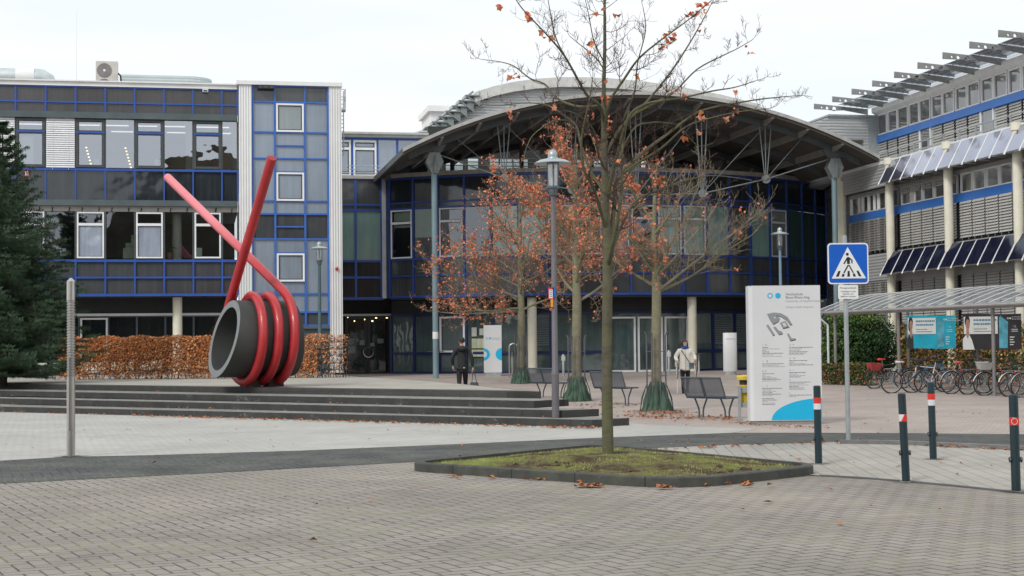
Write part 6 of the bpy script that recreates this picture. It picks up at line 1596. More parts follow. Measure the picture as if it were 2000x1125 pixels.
boxhedge(Vector((a.x,53.5,0)),Vector((c.x,50.5,0)),1.95,.9,12000,.10,MIX,'loose hedge with green and yellow brown leaves behind the bicycles',32,'hedge','mixed_hedge')
# bare woodland behind the camera (seen in the window reflections)
def woods():
    r_=random.Random(77); b=MB()
    for i in range(70):
        x=-95+i*2.9+r_.gauss(0,1.2); y=-46+r_.gauss(0,5); H=r_.choice((r_.uniform(8,12),r_.uniform(8,12),r_.uniform(15,22))); 
        b.tube([(x,y,0),(x+r_.gauss(0,.4),y,H*.55),(x+r_.gauss(0,.8),y,H)],[.22,.12,.02],5,False)
        for _ in range(46):
            z=r_.uniform(.22,.95)*H; az=r_.uniform(0,6.28); L=(1-z/H)*r_.uniform(1.2,4.0)+.8; d=Vector((math.cos(az),math.sin(az),r_.uniform(.5,1.4))).normalized(); p=Vector((x,y,z)); m=p+d*L*.5+Vector((r_.gauss(0,.2),0,0))
            b.tube([p,m,m+(d+Vector((r_.gauss(0,.3),0,.3)))*L*.5],[.06,.035,.012],3,False)
            for __ in range(4):
                e=Vector((r_.gauss(0,1),r_.gauss(0,1),r_.uniform(0,1.2))).normalized(); o=p.lerp(m,r_.random()*.9+.1)+d*L*.3*r_.random(); b.tube([o,o+e*L*.35],[.025,.008],3,False)
    b.build('woodland',mat('woodland_bark',(.05,.045,.04),.9),kind='stuff')
    b=MB(); n=80; vs=[]
    for i in range(n+1): 
        x=-120+3*i; h=5+19.5*math.exp(-((x-28)/32)**4)+3.5*mn.noise(Vector((x*.045,0,0)))+.7*mn.noise(Vector((x*.21,2,0))); vs+=[(x,-60,0),(x,-60,h),(x,-64,h*.9),(x,-64,0)]
    b.add(vs,[(4*i+k,4*i+4+k,4*i+5+k,4*i+1+k) for i in range(n) for k in range(3)])
    b.build('hills',mat('far_bank',(.075,.065,.045),.95,var=.5,scale=.25),kind='structure')
woods()
# ------------------------------------------------------------------ bicycle shelter
ep=[(1632,755,52.7),(1769,762,49.0),(1941,772,44.2)]
SP_=[dp(x,700,Y) for x,_,Y in ep]; a=SP_[0]; c=SP_[2]; dirS=Vector((c.x-a.x,c.y-a.y,0)).normalized()
FSh=Fr(a,dirS,Vector((dirS.y,-dirS.x,0)))   # u towards the camera, v outwards to the left
if FSh.N.x>0: FSh.N=-FSh.N
sh=thing('bicycle_shelter','long bicycle shelter with curved translucent roof on grey posts','bicycle shelter',(a.x,a.y,zg(a.y)))
Ls=22.0; zf=2.56; GP=mat('shelter_post',(.22,.205,.20),.55,.2,var=.1)
uposts=[ (Vector((p.x,p.y,0))-FSh.O).dot(FSh.U) for p in SP_]; sp3=(uposts[2]-uposts[0])/2; uposts+= [uposts[2]+sp3,uposts[2]+2*sp3]
for i,u in enumerate(uposts):
    p=FSh.P(u,0,0); b=MB(); b.lathe(p,[(.055,zg(p.y)),(.055,zf)],14); b.build('post',GP,sh,smooth=True)
    p=FSh.P(u+.9,-2.3,0); b=MB(); b.lathe(p,[(.05,zg(p.y)),(.05,3.05)],14); b.build('rear_post',GP,sh,smooth=True)
b=MB(); b.fb(FSh,-.6,Ls,-.06,.06,zf-.02,zf+.13); b.fb(FSh,-.6,Ls,-2.36,-2.24,2.95,3.07); 
b.build('beam',GP,sh)
b=MB(); b.tube([FSh.P(-.75,.28,zf+.08),FSh.P(Ls,.28,zf+.08)],.045,8); b.build('gutter',mat('gutter_grey',(.38,.37,.36),.5,.3),sh)
b=MB(); p=FSh.P(-.55,.28,0); b.tube([p+Vector((0,0,zf+.06)),p+Vector((0,0,zf-.1)),p+Vector((.28,0,zf-.35)),p+Vector((.28,0,.55))],.04,8); b.build('downpipe',mat('downpipe_white',(.60,.61,.61),.5),sh,smooth=True)
def vz(t): # curved section from front to back
    return .32-2.75*t, zf+.12+.62*math.sin(t*math.pi*.52)
def sheltglass():
    m,nt,o=nodes('shelter_roof_sheet'); d=nt.nodes.new('ShaderNodeBsdfTransparent'); d.inputs[0].default_value=(.80,.83,.84,1); p=nt.nodes.new('ShaderNodeBsdfPrincipled'); p.inputs['Base Color'].default_value=(.34,.37,.39,1); p.inputs['Roughness'].default_value=.35
    mx=nt.nodes.new('ShaderNodeMixShader'); f=ramp(nt,noise(nt,coords(nt),1.2,6,.7),[(.35,(.25,)*3),(.7,(.6,)*3)]); lk(nt,f,mx.inputs[0]); lk(nt,d.outputs[0],mx.inputs[1]); lk(nt,p.outputs[0],mx.inputs[2]); lk(nt,mx.outputs[0],o.inputs[0]); return m
b=MB(); K=10; vs=[]
for k in range(K+1):
    v,z=vz(k/K); vs+=[FSh.P(-.75,v,z),FSh.P(Ls,v,z)]
b.add(vs,[(2*k,2*k+1,2*k+3,2*k+2) for k in range(K)]); b.build('roof_sheet',sheltglass(),sh,smooth=True)
u=-.75; b=MB()
while u<Ls: 
    b.tube([FSh.P(u,*vz(k/K)[:1],vz(k/K)[1]+.01) for k in range(K+1)],.016,5); u+=.62
b.build('roof_rib',mat('rib_grey',(.60,.60,.60),.5,.2),sh)
# posters on the back frame: flat printed banners
PBLU=mat('poster_cyan',(.01,.48,.66),.5,var=.18,scale=2.5); PBK=mat('poster_black',(.035,.03,.035),.5,var=.2); PW=mat('poster_light',(.88,.88,.86),.55,var=.03); SKIN=mat('poster_skin',(.52,.28,.20),.6,var=.08); HAIR=mat('poster_hair',(.03,.022,.02),.7); PTEX=mat('poster_blue_ink',(.12,.30,.42),.6); PMIST=mat('poster_mist',(.12,.45,.58),.5,var=.4,scale=4)
def banner(x0,x1,y0,y1,Y,label,dark):
    p0,p1=dp(x0,y1,Y+.3),dp(x1,y1,Y-.3); U=Vector((p1.x-p0.x,p1.y-p0.y,0)); W=U.length; F=Fr(p0,U,Vector((U.y,-U.x,0))); z0=p0.z; z1=dp(x0,y0,Y+.3).z; H=z1-z0
    t=thing('poster',label,'banner',F.P(W/2,0,z0))
    def r(nm,a,c,d,e,v,mt): b=MB(); b.fb(F,a*W,c*W,v-.002,v,z0+d*H,z0+e*H); return b.build(nm,mt,t)
    b=MB(); n=24; vs=[]
    for i in range(n+1):
        s=i/n; w_=.018*math.sin(s*9)+.01*math.sin(s*23)
        vs+=[F.P(s*W,-.012+w_*.3,z0+.012*math.sin(s*7)),F.P(s*W,-.012+w_*.3,z1+.012*math.sin(s*5+1))]
    b.add(vs,[(2*i,2*i+2,2*i+3,2*i+1) for i in range(n)]); b.build('sheet',PBK if dark else PBLU,t)
    r('text_field',.02 if not dark else .02,.60,.44,.93,.003,PW)
    for k in range(7):   # cloudy accent
        b=MB(); u=(.62+.02*k)*W; b.add([F.P(u,.004,z0+H*.03),F.P(u+.02*W,.004,z0+H*.03),F.P(u+.035*W,.004,z0+H*(.96-.03*k)),F.P(u+.005*W,.004,z0+H*(.9-.02*k))],[(0,1,2,3)]); b.build('colour_wash',PMIST,t)
    # portrait: generic printed head and shoulders
    def e(nm,cx,cz,rx,rz,mt,v,n=20): b=MB(); b.plate([F.P(cx*W+rx*W*math.cos(2*math.pi*a/n),v,z0+cz*H+rz*H*math.sin(2*math.pi*a/n)) for a in range(n)],F.N*.001); b.build(nm,mt,t)
    cx=.085
    e('portrait_hair',cx-.002,.80,.045,.16,HAIR,.004)
    if not dark: e('portrait_hair',cx-.012,.68,.042,.18,HAIR,.004)
    b=MB(); b.plate([F.P(u_*W,.0045,z0+z_*H) for u_,z_ in ((cx-.018,.6),(cx+.02,.6),(cx+.03,.42),(cx+.06,.30),(cx-.05,.30),(cx-.028,.42))],F.N*.001); b.build('portrait_neck',SKIN,t)
    e('portrait_face',cx+.003,.71,.034,.15,SKIN,.006)
    b=MB(); b.plate([F.P(u_*W,.0065,z0+z_*H) for u_,z_ in ((.0 if dark else .002,.0),(.0 if dark else .002,.30),(cx-.03,.42),(cx+.0,.30),(cx+.028,.42),(.155 if dark else .13,.28),(.20 if dark else .13,.0))],F.N*.001); b.build('portrait_shirt',PW if dark else PBK,t)
    b=MB(); 
    for dx in (-.014,.016): b.fb(F,(cx+.003+dx)*W-.012,(cx+.003+dx)*W+.012,.007,.008,z0+.73*H,z0+.745*H)
    b.fb(F,(cx-.008)*W,(cx+.016)*W,.007,.008,z0+.63*H,z0+.642*H); b.fb(F,(cx+.001)*W,(cx+.005)*W,.007,.008,z0+.66*H,z0+.70*H); b.build('portrait_features',mat('poster_lips',(.28,.10,.08),.6),t)
    rr=random.Random(5 if dark else 6); b=MB()
    for (zz,hh2,a0,a1) in ((.83,.055,.19,.58),(.72,.055,.19,.55)):
        u=a0
        while u<a1: l=rr.uniform(.015,.05); b.fb(F,u*W,min(u+l,a1)*W,.004,.005,z0+(zz-hh2/2)*H,z0+(zz+hh2/2)*H); u+=l+.007
    b.build('headline',PTEX,t)
    b=MB()
    for zz,a1 in ((.58,.42),(.51,.52)): b.fb(F,.19*W,a1*W,.004,.005,z0+(zz-.012)*H,z0+(zz+.012)*H)
    b.build('small_print',mat('poster_grey',(.3,.3,.3),.6),t)
    b=MB(); disc(b,F,.775*W,.006,z0+.87*H,.032*W*.55,.001,16,.018*W*.55); disc(b,F,.815*W,.006,z0+.87*H,.03*W*.55,.001,16); b.build('logo_circles',PW,t)
    text('Hochschule',F,.84*W,.006,z0+.89*H,.052*H*1.1,PW,t); text('Bonn-Rhein-Sieg',F,.84*W,.006,z0+.83*H,.052*H*1.1,PW,t)
    b=MB()
    for k in range(4): b.fb(F,.80*W,(.86+.02*(k%2))*W,.004,.005,z0+(.12+k*.07)*H,z0+(.145+k*.07)*H)
    for zz in (.55,.50): b.fb(F,.83*W,.94*W,.004,.005,z0+zz*H,z0+(zz+.015)*H)
    b.build('small_print',PW,t)
    b=MB(); b.tube([F.P(.86*W,.005,z0+.64*H),F.P(.90*W,.005,z0+.67*H),F.P(.91*W,.005,z0+.6*H),F.P(.88*W,.005,z0+.63*H)],.006,4); b.build('line_icon',PW,t)
    b=MB()
    for s in (.1,.5,.9): b.tube([F.P(s*W,.0,z1),F.P(s*W,-.05,z1+.22)],.008,4)
    b.build('string',BLK,t)
banner(1772,1867,617,681,50.6,'turquoise banner with a woman portrait hanging under the bicycle shelter roof',False)
banner(1881,1996,614,683,48.2,'black and blue banner with a man portrait hanging under the bicycle shelter roof',True)
# ------------------------------------------------------------------ bicycles
TY_=mat('tyre',(.022,.022,.024),.8); RIM=mat('rim_silver',(.45,.45,.46),.35,.8); SPK=mat('spoke',(.35,.35,.36),.4,.7); CHR=mat('chrome',(.6,.6,.6),.25,.9); SAD=mat('saddle_black',(.02,.02,.022),.6)
def bike(x,y,rz,label,frame,saddle=SAD,mud=None,basket=None,rack=True,orange=True,lean=.09,step=False,helmetred=False):
    z=zg(y); t=thing('bicycle',label,'bicycle',(x,y,z),rz); t.rotation_euler=(lean,0,rz)
    FM=mat('bike_'+frame[0],frame[1],.35,.2,var=.05); r=.335
    W=(Vector((0,0,r)),Vector((1.05,0,r)))
    for k,wc_ in enumerate(W):
        M=Matrix.Rotation(R(90),3,'X')
        b=MB(); b.tube([wc_+Vector((r*math.cos(a*math.pi/20),0,r*math.sin(a*math.pi/20))) for a in range(41)],.019,8,False); wo=b.build('wheel',TY_,t,smooth=True,local=True)
        b=MB(); b.tube([wc_+Vector(((r-.025)*math.cos(a*math.pi/20),0,(r-.025)*math.sin(a*math.pi/20))) for a in range(41)],.010,6,False); b.build('rim',RIM,wo,smooth=True,local=True)
        b=MB()
        for s in range(18): a=2*math.pi*s/18; b.tube([wc_+Vector((.015*math.cos(a+1),(.03 if s%2 else -.03),.015*math.sin(a+1))),wc_+Vector(((r-.03)*math.cos(a),0,(r-.03)*math.sin(a)))],.0022,3,False)
        b.build('spokes',SPK,wo,local=True)
        b=MB(); b.tube([wc_+Vector((0,-.05,0)),wc_+Vector((0,.05,0))],.022,10); b.build('hub',CHR,wo,local=True)
        if orange:
            b=MB()
            for a in (.5,.5+math.pi): b.box(wc_+Vector((.19*math.cos(a),0,.19*math.sin(a))),(.03,.012,.06)); 
            b.build('spoke_reflector',mat('reflector_orange',(.75,.20,.02),.4),wo,local=True)
        if mud:
            b=MB(); n=16; a0,a1=(.35,2.9) if k==0 else (.5,2.6); vs=[]
            for q_ in range(n+1):
                a=a0+(a1-a0)*q_/n
                for s in (-.028,0,.028): vs.append(wc_+Vector(((r+.035-abs(s)*.3)*math.cos(a),s,(r+.035-abs(s)*.3)*math.sin(a))))
            b.add(vs,[(3*q_+i,3*q_+3+i,3*q_+4+i,3*q_+1+i) for q_ in range(n) for i in (0,1)]); b.build('mudguard',mud,t,smooth=True,local=True)
    bb=Vector((.44,0,.28)); st=Vector((.30,0,.74)); hd=Vector((.86,0,.80)); hb=Vector((.90,0,.66)); 
    b=MB(); T_=lambda a,c,rr=.017:b.tube([a,c],rr,8)
    T_(bb,st,.018); T_(bb,hb,.020); T_(hd,hb,.021); T_(st,hd if not step else bb.lerp(hb,.65),.017)
    for s in (-.04,.04): T_(W[0]+Vector((0,s,0)),bb+Vector((0,s*.5,0)),.010); T_(W[0]+Vector((0,s,0)),st+Vector((0,s*.4,-.04)),.009)
    b.build('frame',FM,t,smooth=True,local=True)
    b=MB(); 
    for s in (-.05,.05): b.tube([hb+Vector((0,s*.4,0)),hb+Vector((.03,s,-.06)),W[1]+Vector((0,s,0))],.012,7)
    b.build('fork',FM,t,smooth=True,local=True)
    b=MB(); T_(hd,hd+Vector((-.03,0,.16)),.014); c=hd+Vector((-.03,0,.17))
    b.tube([c+Vector((-.13,-.29,.05)),c+Vector((-.04,-.22,.06)),c+Vector((.03,-.06,0)),c+Vector((.03,.06,0)),c+Vector((-.04,.22,.06)),c+Vector((-.13,.29,.05))],.012,8)
    b.build('handlebar',mat('handlebar_dark',(.05,.05,.055),.4,.4),t,smooth=True,local=True)
    b=MB(); T_(st,st+Vector((-.05,0,.17)),.013); b.build('seat_post',CHR,t,local=True)
    b=MB(); c=st+Vector((-.05,0,.20)); 
    sec=[(-.13,.075,.035),(-.10,.085,.04),(-.02,.06,.03),(.06,.03,.022),(.13,.018,.018)]; vs=[]
    for (dx,hw,hh3) in sec: 
        for a in range(8): vs.append(c+Vector((dx,hw*math.cos(a*math.pi/4),hh3*math.sin(a*math.pi/4))))
    b.add(vs,[(i*8+j,i*8+(j+1)%8,(i+1)*8+(j+1)%8,(i+1)*8+j) for i in range(4) for j in range(8)]+[tuple(range(8))[::-1],tuple(range(32,40))]); b.build('saddle',saddle,t,smooth=True,local=True)
    b=MB(); b.lathe(bb,[(.0001,-.01),(.09,-.01),(.09,.0),(.0001,.0)],20,Matrix.Rotation(R(90),3,'X')); 
    for s,dx,dz in ((-.07,.10,-.12),(.07,-.10,.12)): b.tube([bb+Vector((0,s*.6,0)),bb+Vector((dx,s,dz))],.011,6); b.box(bb+Vector((dx,s*1.6,dz)),(.09,.07,.02))
    b.build('crank',CHR,t,local=True)
    if rack:
        b=MB(); 
        for s in (-.055,.055): b.tube([(-.22,s,.74),(.22,s,.74)],.007,5); b.tube([(-.12,s,.74),(0,s*1.1,r)],.006,5); b.tube([(.05,s,.74),(0,s*1.1,r)],.006,5)
        for x_ in (-.2,-.06,.08,.2): b.tube([(x_,-.055,.74),(x_,.055,.74)],.006,5)
        b.build('rack',SPK,t,local=True)
        b=MB(); b.box((-.24,0,.71),(.02,.07,.04)); b.build('tail_light',mat('tail_red',(.6,.02,.02),.3),t,local=True)
    if basket:
        nm,mt,(bx,bz)=basket; b=MB(); w2,w1_,h=.17,.13,.20; 
        o=Vector((bx,0,bz)); lo=[o+Vector((sx*w1_*1.1,sy*w1_,0)) for sx,sy in ((-1,-1),(1,-1),(1,1),(-1,1))]; hi=[o+Vector((sx*w2*1.2,sy*w2,h)) for sx,sy in ((-1,-1),(1,-1),(1,1),(-1,1))]
        b.add(lo+hi,[(0,3,2,1),(0,1,5,4),(1,2,6,5),(2,3,7,6),(3,0,4,7)]); b.tube(hi+[hi[0]],.010,5); b.build(nm,mt,t,local=True)
    return t
MUDS=mat('mudguard_silver',(.55,.55,.56),.3,.6); MUDB=mat('mudguard_black',(.025,.025,.028),.4)
def bx(px,Y): return dp(px,700,Y).x
K_=R(11)
bike(bx(1706,49.3),49.3,K_+.12,'old bicycle with bright red saddle and red pannier, leftmost under the shelter',('dark',(.05,.05,.055)),mat('saddle_red',(.65,.05,.03),.5),MUDB,('basket',mat('pannier_red',(.38,.05,.05),.7,var=.25),(-.02,.60)))
bike(bx(1740,46.4),46.4,K_-.05,'bicycle with white saddle and silver rack, nearest on the left of the shelter',('blueblack',(.02,.03,.05)),mat('saddle_white',(.55,.56,.60),.5),None)
bike(bx(1790,47.9),47.9,K_+.1,'sports bicycle with blue top tube behind the second shelter post',('blue',(.03,.14,.35)),SAD,None,rack=False)
bike(bx(1845,46.7),46.7,math.pi+K_-.1,'white and red bicycle with its front wheel to the left of the front shelter post',('white_red',(.60,.58,.58)),SAD,MUDB,rack=True)
bike(bx(1822,48.2),48.2,K_+.05,'silver step through bicycle with dark saddle behind the white and red one',('silver',(.40,.40,.41)),SAD,MUDB,step=True)
bike(bx(1856,45.6),45.6,K_+.02,'bicycle with red and white saddle and silver mudguard in mid shelter',('black_a',(.03,.03,.032)),mat('saddle_redwhite',(.60,.10,.10),.5,var=.4,scale=20),MUDS,rack=False)
bike(bx(1888,45.1),45.1,K_+.15,'black bicycle with dark tyres left of the one with the wire basket',('black_b',(.02,.02,.025)),SAD,MUDB)
bike(bx(1921,44.4),44.4,K_-.03,'black city bicycle with white mudguard and pale wire basket on its rack',('black_c',(.025,.03,.028)),SAD,mat('mudguard_white',(.62,.62,.63),.35),('basket',mat('basket_pale',(.42,.42,.40),.7,var=.2),(-.02,.76)))
bike(bx(1969,43.6),43.6,K_+.08,'bicycle with cream mudguard just right of the front shelter post',('brown',(.10,.06,.04)),SAD,mat('mudguard_cream',(.60,.56,.45),.4))
bike(bx(1994,43.0),43.0,K_,'red bicycle with silver mudguard cut by the right edge of the picture',('red',(.45,.03,.05)),SAD,MUDS)
bike(bx(1960,46.8),46.8,K_+.2,'green bicycle with chrome handlebar half hidden behind the front row on the right',('green',(.03,.12,.07)),SAD,MUDS)
# bicycle stand rail
t=thing('bicycle_rack','low grey steel rack rail holding the bicycle wheels','bicycle rack',FSh.P(1,-1.1,.05))
b=MB()
for z in (.35,.12): b.tube([FSh.P(.5,-1.3,z+.05),FSh.P(Ls-4,-1.3,z)],.02,6)
u=.6
while u<Ls-4: b.tube([FSh.P(u,-1.3,.05),FSh.P(u,-1.1,.42),FSh.P(u+.1,-1.1,.42),FSh.P(u+.1,-1.3,.05)],.010,5); u+=.75
b.build('rail',GALV,t)
# ------------------------------------------------------------------ small things at the entrance
def table(px,ptop,pbase,Y,label):
    p=dp(px,pbase,Y); z0=zg(Y); zt=dp(px,ptop,Y).z; t=thing('standing_table',label,'table',(p.x,Y,z0),0,'standing tables by the entrance')
    b=MB(); b.lathe((p.x,Y,0),[(.0001,zt-.03),(.34,zt-.03),(.345,zt-.015),(.34,zt),(.0001,zt)],28); b.build('table_top',mat('table_top_dark',(.05,.055,.06),.4),t,smooth=True)
    for i,dx in enumerate((-.07,.07)):
        b=MB(); b.tube([(p.x+dx,Y,z0),(p.x+dx,Y,zt-.03)],.045 if i==0 else .03,12); b.build('leg',mat('table_leg',(.55,.54,.50),.5,.2),t,smooth=True)
    return t
table(852,686,734,64.5,'round standing table just behind the left canopy post')
table(1004,686,734,64.5,'round standing table right of the small grey sign stele')
table(1362,690,733,63.5,'round standing table behind the woman in the white coat')
# hoop and steel post
def hoop(px,pt,Y,w_,label):
    p=dp(px,pt,Y); z0=zg(Y); t=thing('steel_hoop',label,'bicycle hoop',(p.x,Y,z0),0,'steel hoops on the square'); n=12; r=w_/2; zt=p.z-r
    b=MB(); b.tube([(p.x-r,Y,z0)]+[(p.x-r*math.cos(math.pi*k/n),Y,zt+r*math.sin(math.pi*k/n)) for k in range(n+1)]+[(p.x+r,Y,z0)],.03,10); b.build('tube',STEEL,t,smooth=True)
hoop(1003,671,60.5,.34,'bent stainless steel hoop just left of the leftmost young tree')
def spost(px,ptop,Y,label,h_=.05):
    p=dp(px,ptop,Y); z0=zg(Y); t=thing('steel_post',label,'post',(p.x,Y,z0),0,'pale steel posts near the entrance'); b=MB(); b.lathe((p.x,Y,0),[(h_,z0),(h_,p.z-.02),(h_*.7,p.z),(.0001,p.z)],14); b.build('tube',GALV,t,smooth=True)
    b=MB(); b.box((p.x,Y-.02,p.z-.16),(.16,.05,.20)); b.build('box',mat('post_box',(.45,.45,.44),.5),t)
spost(1100,692,62.0,'pale steel post between the violet lamp post and the second young tree')
spost(1306,684,62.0,'pale steel post right of the half bare young tree')
spost(1322,703,60.0,'short steel post left of the woman in the white coat')
# grey sign stele by the entrance
Y=63.0; p=dp(963,735,Y); F=Fr((dp(945,700,Y).x,Y,0),Vector((1,0,0)),Vector((0,-1,0))); wv=dp(980,700,Y).x-F.O.x; z0=zg(Y); z1=dp(963,635,Y).z
t=thing('sign_stele','small pale grey sign stele with two cyan circles by the entrance','sign',(p.x,Y,z0)); 
b=MB(); b.fb(F,0,wv,-.2,0,z0+.14,z1); b.build('board',WB,t); b=MB(); b.fb(F,.05,wv-.05,-.18,-.02,z0,z0+.14); b.build('plinth',GALV,t)
zc_=dp(963,692,Y).z; b=MB()
def halfdisc(cx,s,r,r0):
    n=20
    for k in range(n):
        a0,a1=-math.pi/2+math.pi*k/n,-math.pi/2+math.pi*(k+1)/n
        q_=[]
        for rr,aa in ((r0,a0),(r,a0),(r,a1),(r0,a1)): q_.append(F.P(cx+s*rr*math.cos(aa),.002,zc_+rr*math.sin(aa)))
        if s<0: q_=q_[::-1]
        b.plate(q_,F.N*.002)
halfdisc(0,1,.25,.13); halfdisc(wv,-1,.25,.001); disc(b,F,.12,.002,dp(950,661,Y).z,.045,.002,16,.028); disc(b,F,.26,.002,dp(950,661,Y).z,.045,.002,16); b.build('logo_circles',CYAN,t)
zz=dp(963,661,Y).z; text('Hochschule',F,.34,.002,zz+.0,.065,TL,t); text('Bonn-Rhein-Sieg',F,.34,.002,zz-.055,.065,TL,t)
# white round column sign
Y=61.5; p=dp(1426.5,728,Y); z0=zg(Y); z1=dp(1426,650,Y).z; t=thing('column_sign','white rounded column sign on grey foot beside the entrance','sign',(p.x,Y,z0))
S=Matrix.Diagonal(Vector((1,.5,1)))
b=MB(); b.lathe((p.x,Y,0),[(.27,z0+.12),(.28,z0+.14),(.28,z1-.01),(.27,z1),(.0001,z1)],32,S); b.build('body',WB,t,smooth=True); b=MB(); b.lathe((p.x,Y,0),[(.24,z0),(.24,z0+.12)],28,S); b.build('plinth',GALV,t,smooth=True)
F=Fr((p.x,Y,0),Vector((1,0,0)),Vector((0,-1,0))); text('RECEPTION' if False else 'Hochschule',F,0,.145,z1-.26,.075,TL,t,'CENTER')
# notice on the exterior column (paper)
# ------------------------------------------------------------------ people
def skin_mesh(name,joints,edges,mt,parent,sub=2,root=0):
    me=bpy.data.meshes.new(name); me.from_pydata([j[0] for j in joints],edges,[]); o=bpy.data.objects.new(name,me); COL.objects.link(o); o.parent=parent
    m=o.modifiers.new('skin','SKIN'); m.use_smooth_shade=True
    for i,j in enumerate(joints):
        r=j[1]; me.skin_vertices[0].data[i].radius=(r if not hasattr(r,'__len__') else r)if hasattr(r,'__len__') else (r,r)
    me.skin_vertices[0].data[root].use_root=True
    s=o.modifiers.new('sub','SUBSURF'); s.levels=sub; s.render_levels=sub; me.materials.append(mt); 
    bpy.context.view_layer.update(); n=to_mesh(o); n.data.materials.clear(); n.data.materials.append(mt)
    for p_ in n.data.polygons: p_.use_smooth=True
    return n
def V(*a): return Vector(a)
SKN=mat('skin',(.50,.28,.20),.55,var=.06)
def hand(b,w_,d,side,n,s=1.0):
    """palm, four curled fingers and a thumb; d = direction of the hand, n = palm normal, side = across"""
    b.tube([w_,w_+d*.045*s,w_+d*.085*s],[.020*s,.030*s,.026*s],8)
    for k in range(4):
        o=w_+d*.085*s+side*(k-1.5)*.018*s; L_=(.062,.072,.068,.052)[k]*s
        b.tube([o,o+d*L_*.45,o+d*L_*.75+n*L_*.35,o+d*L_*.70+n*L_*.75],[.0092*s,.0088*s,.008*s,.006*s],6)
    o=w_+d*.03*s-side*.028*s; b.tube([o,o-side*.022*s+d*.025*s+n*.01*s,o-side*.018*s+d*.05*s+n*.03*s],[.011*s,.010*s,.007*s],6)
def head(t,c,f,hairmt,long,skin,face=True,s=1.0):
    """c = head centre, f = facing"""
    f=f.normalized(); sd=V(-f.y,f.x,0)
    def W(x,y,z): return c+sd*x*s+f*y*s+V(0,0,z*s)
    b=MB(); n=16; m_=12; vs=[]
    for i in range(m_+1):
        ph=math.pi*i/m_; z=-.115*math.cos(ph); 
        wx=.078*math.sin(ph)**.8*(1-.18*max(0,-z/.115)); wy=.098*math.sin(ph)**.8*(1-.12*max(0,-z/.115))
        for j in range(n): a=2*math.pi*j/n; vs.append(W(wx*math.cos(a),wy*math.sin(a)+(.012 if z<0 else 0),z))
    b.add(vs,[(i*n+j,i*n+(j+1)%n,(i+1)*n+(j+1)%n,(i+1)*n+j) for i in range(m_) for j in range(n)])
    b.tube([W(0,.095,.02),W(0,.118,-.018),W(0,.100,-.03)],[.008,.014,.010],6)
    for x in (-.080,.080): b.ball(W(x,-.005,-.005),.028*s,6,(.4,.7,1.1))
    h=b.build('head',skin,t,smooth=True)
    b=MB()
    for x in (-.03,.03): b.ball(W(x,.088,.012),.010*s,6)
    b.build('eye',mat('eye_dark',(.03,.02,.02),.3),h)
    b=MB(); b.tube([W(-.022,.101,-.058),W(0,.106,-.060),W(.022,.101,-.058)],.006*s,6); b.build('mouth',mat('lips',(.35,.12,.10),.5),h)
    b=MB(); vs=[]; 
    for i in range(m_+1):
        ph=math.pi*i/m_*(.62 if not long else .80); z=.118*math.cos(ph)
        for j in range(n):
            a=2*math.pi*j/n; fr=max(0,math.sin(a)); lim=1
            wx=.088*math.sin(ph)**.7+.0; wy=.106*math.sin(ph)**.7
            if long and z<0: wx=.100+.01*math.sin(a*5); wy=.104
            zz=z if fr<.45 else max(z,.045)
            if fr>=.45: wy=min(wy,.100)
            vs.append(W(wx*math.cos(a)*(1.02+.04*math.sin(a*7+i)),wy*math.sin(a)*(1.02+.03*math.cos(a*9+i))-.006,zz+.012-(.10 if long and z<-.02 and fr<.45 else 0)))
    b.add(vs,[(i*n+j,i*n+(j+1)%n,(i+1)*n+(j+1)%n,(i+1)*n+j) for i in range(m_) for j in range(n)]); b.build('hair',hairmt,t,smooth=True)
    return h
# man from behind, dark hoodie, bag in the right hand, walking away
Y=46.5; p=dp(903,745,Y); z0=zg(Y); X=p.x; t=thing('person','man in black hooded jacket seen from behind, walking with a bag in his right hand','person',(X,Y,z0))
BKJ=mat('black_jacket',(.016,.016,.018),.8,var=.3,scale=9); BKT=mat('black_trousers',(.010,.010,.012),.8,var=.2,scale=9); DKH=mat('dark_hair',(.018,.013,.011),.7,var=.3,scale=30)
def L_(x,y,z): return V(x,y,z)
J=[(L_(0,0,.95),(.150,.11)),(L_(0,0,1.15),(.150,.105)),(L_(0,.02,1.35),(.175,.115)),(L_(0,.03,1.48),(.13,.09)),(L_(-.01,.04,1.56),(.065,.06)),
   (L_(-.20,.03,1.43),(.078,.08)),(L_(-.30,.0,1.20),(.063,.065)),(L_(-.29,.10,.98),(.050,.05)),
   (L_(.20,.03,1.43),(.078,.08)),(L_(.30,-.02,1.18),(.063,.065)),(L_(.32,.0,.93),(.050,.05)),
   (L_(0,0,.86),(.165,.125))]
skin_mesh('jacket',J,[(0,1),(1,2),(2,3),(3,4),(3,5),(5,6),(6,7),(3,8),(8,9),(9,10),(0,11)],BKJ,t,2)
J=[(L_(0,0,.92),(.145,.11)),(L_(-.09,0,.82),(.10,.105)),(L_(-.09,-.10,.47),(.068,.072)),(L_(-.08,-.34,.16),(.052,.05)),(L_(.09,0,.82),(.10,.105)),(L_(.09,.20,.48),(.068,.072)),(L_(.08,.22,.09),(.052,.055))]
skin_mesh('trousers',J,[(0,1),(1,2),(2,3),(0,4),(4,5),(5,6)],BKT,t,2)
off=V(X,Y,z0)
def shoe(t,p0,f,mt,nm='shoe'):
    b=MB(); b.tube([p0+f*-.06+V(0,0,.05),p0+V(0,0,.055),p0+f*.08+V(0,0,.045),p0+f*.17+V(0,0,.03)],[.038,.045,.042,.025],8); b.build(nm,mt,t,smooth=True)
shoe(t,off+V(-.08,-.36,.06),V(0,1,-.3),BKT); shoe(t,off+V(.08,.23,0),V(0,1,0),BKT)
b=MB(); nk=off+V(-.01,.04,1.52); b.tube([nk,nk+V(0,.01,.10)],[.055,.05],10); b.build('neck',SKN,t,smooth=True)
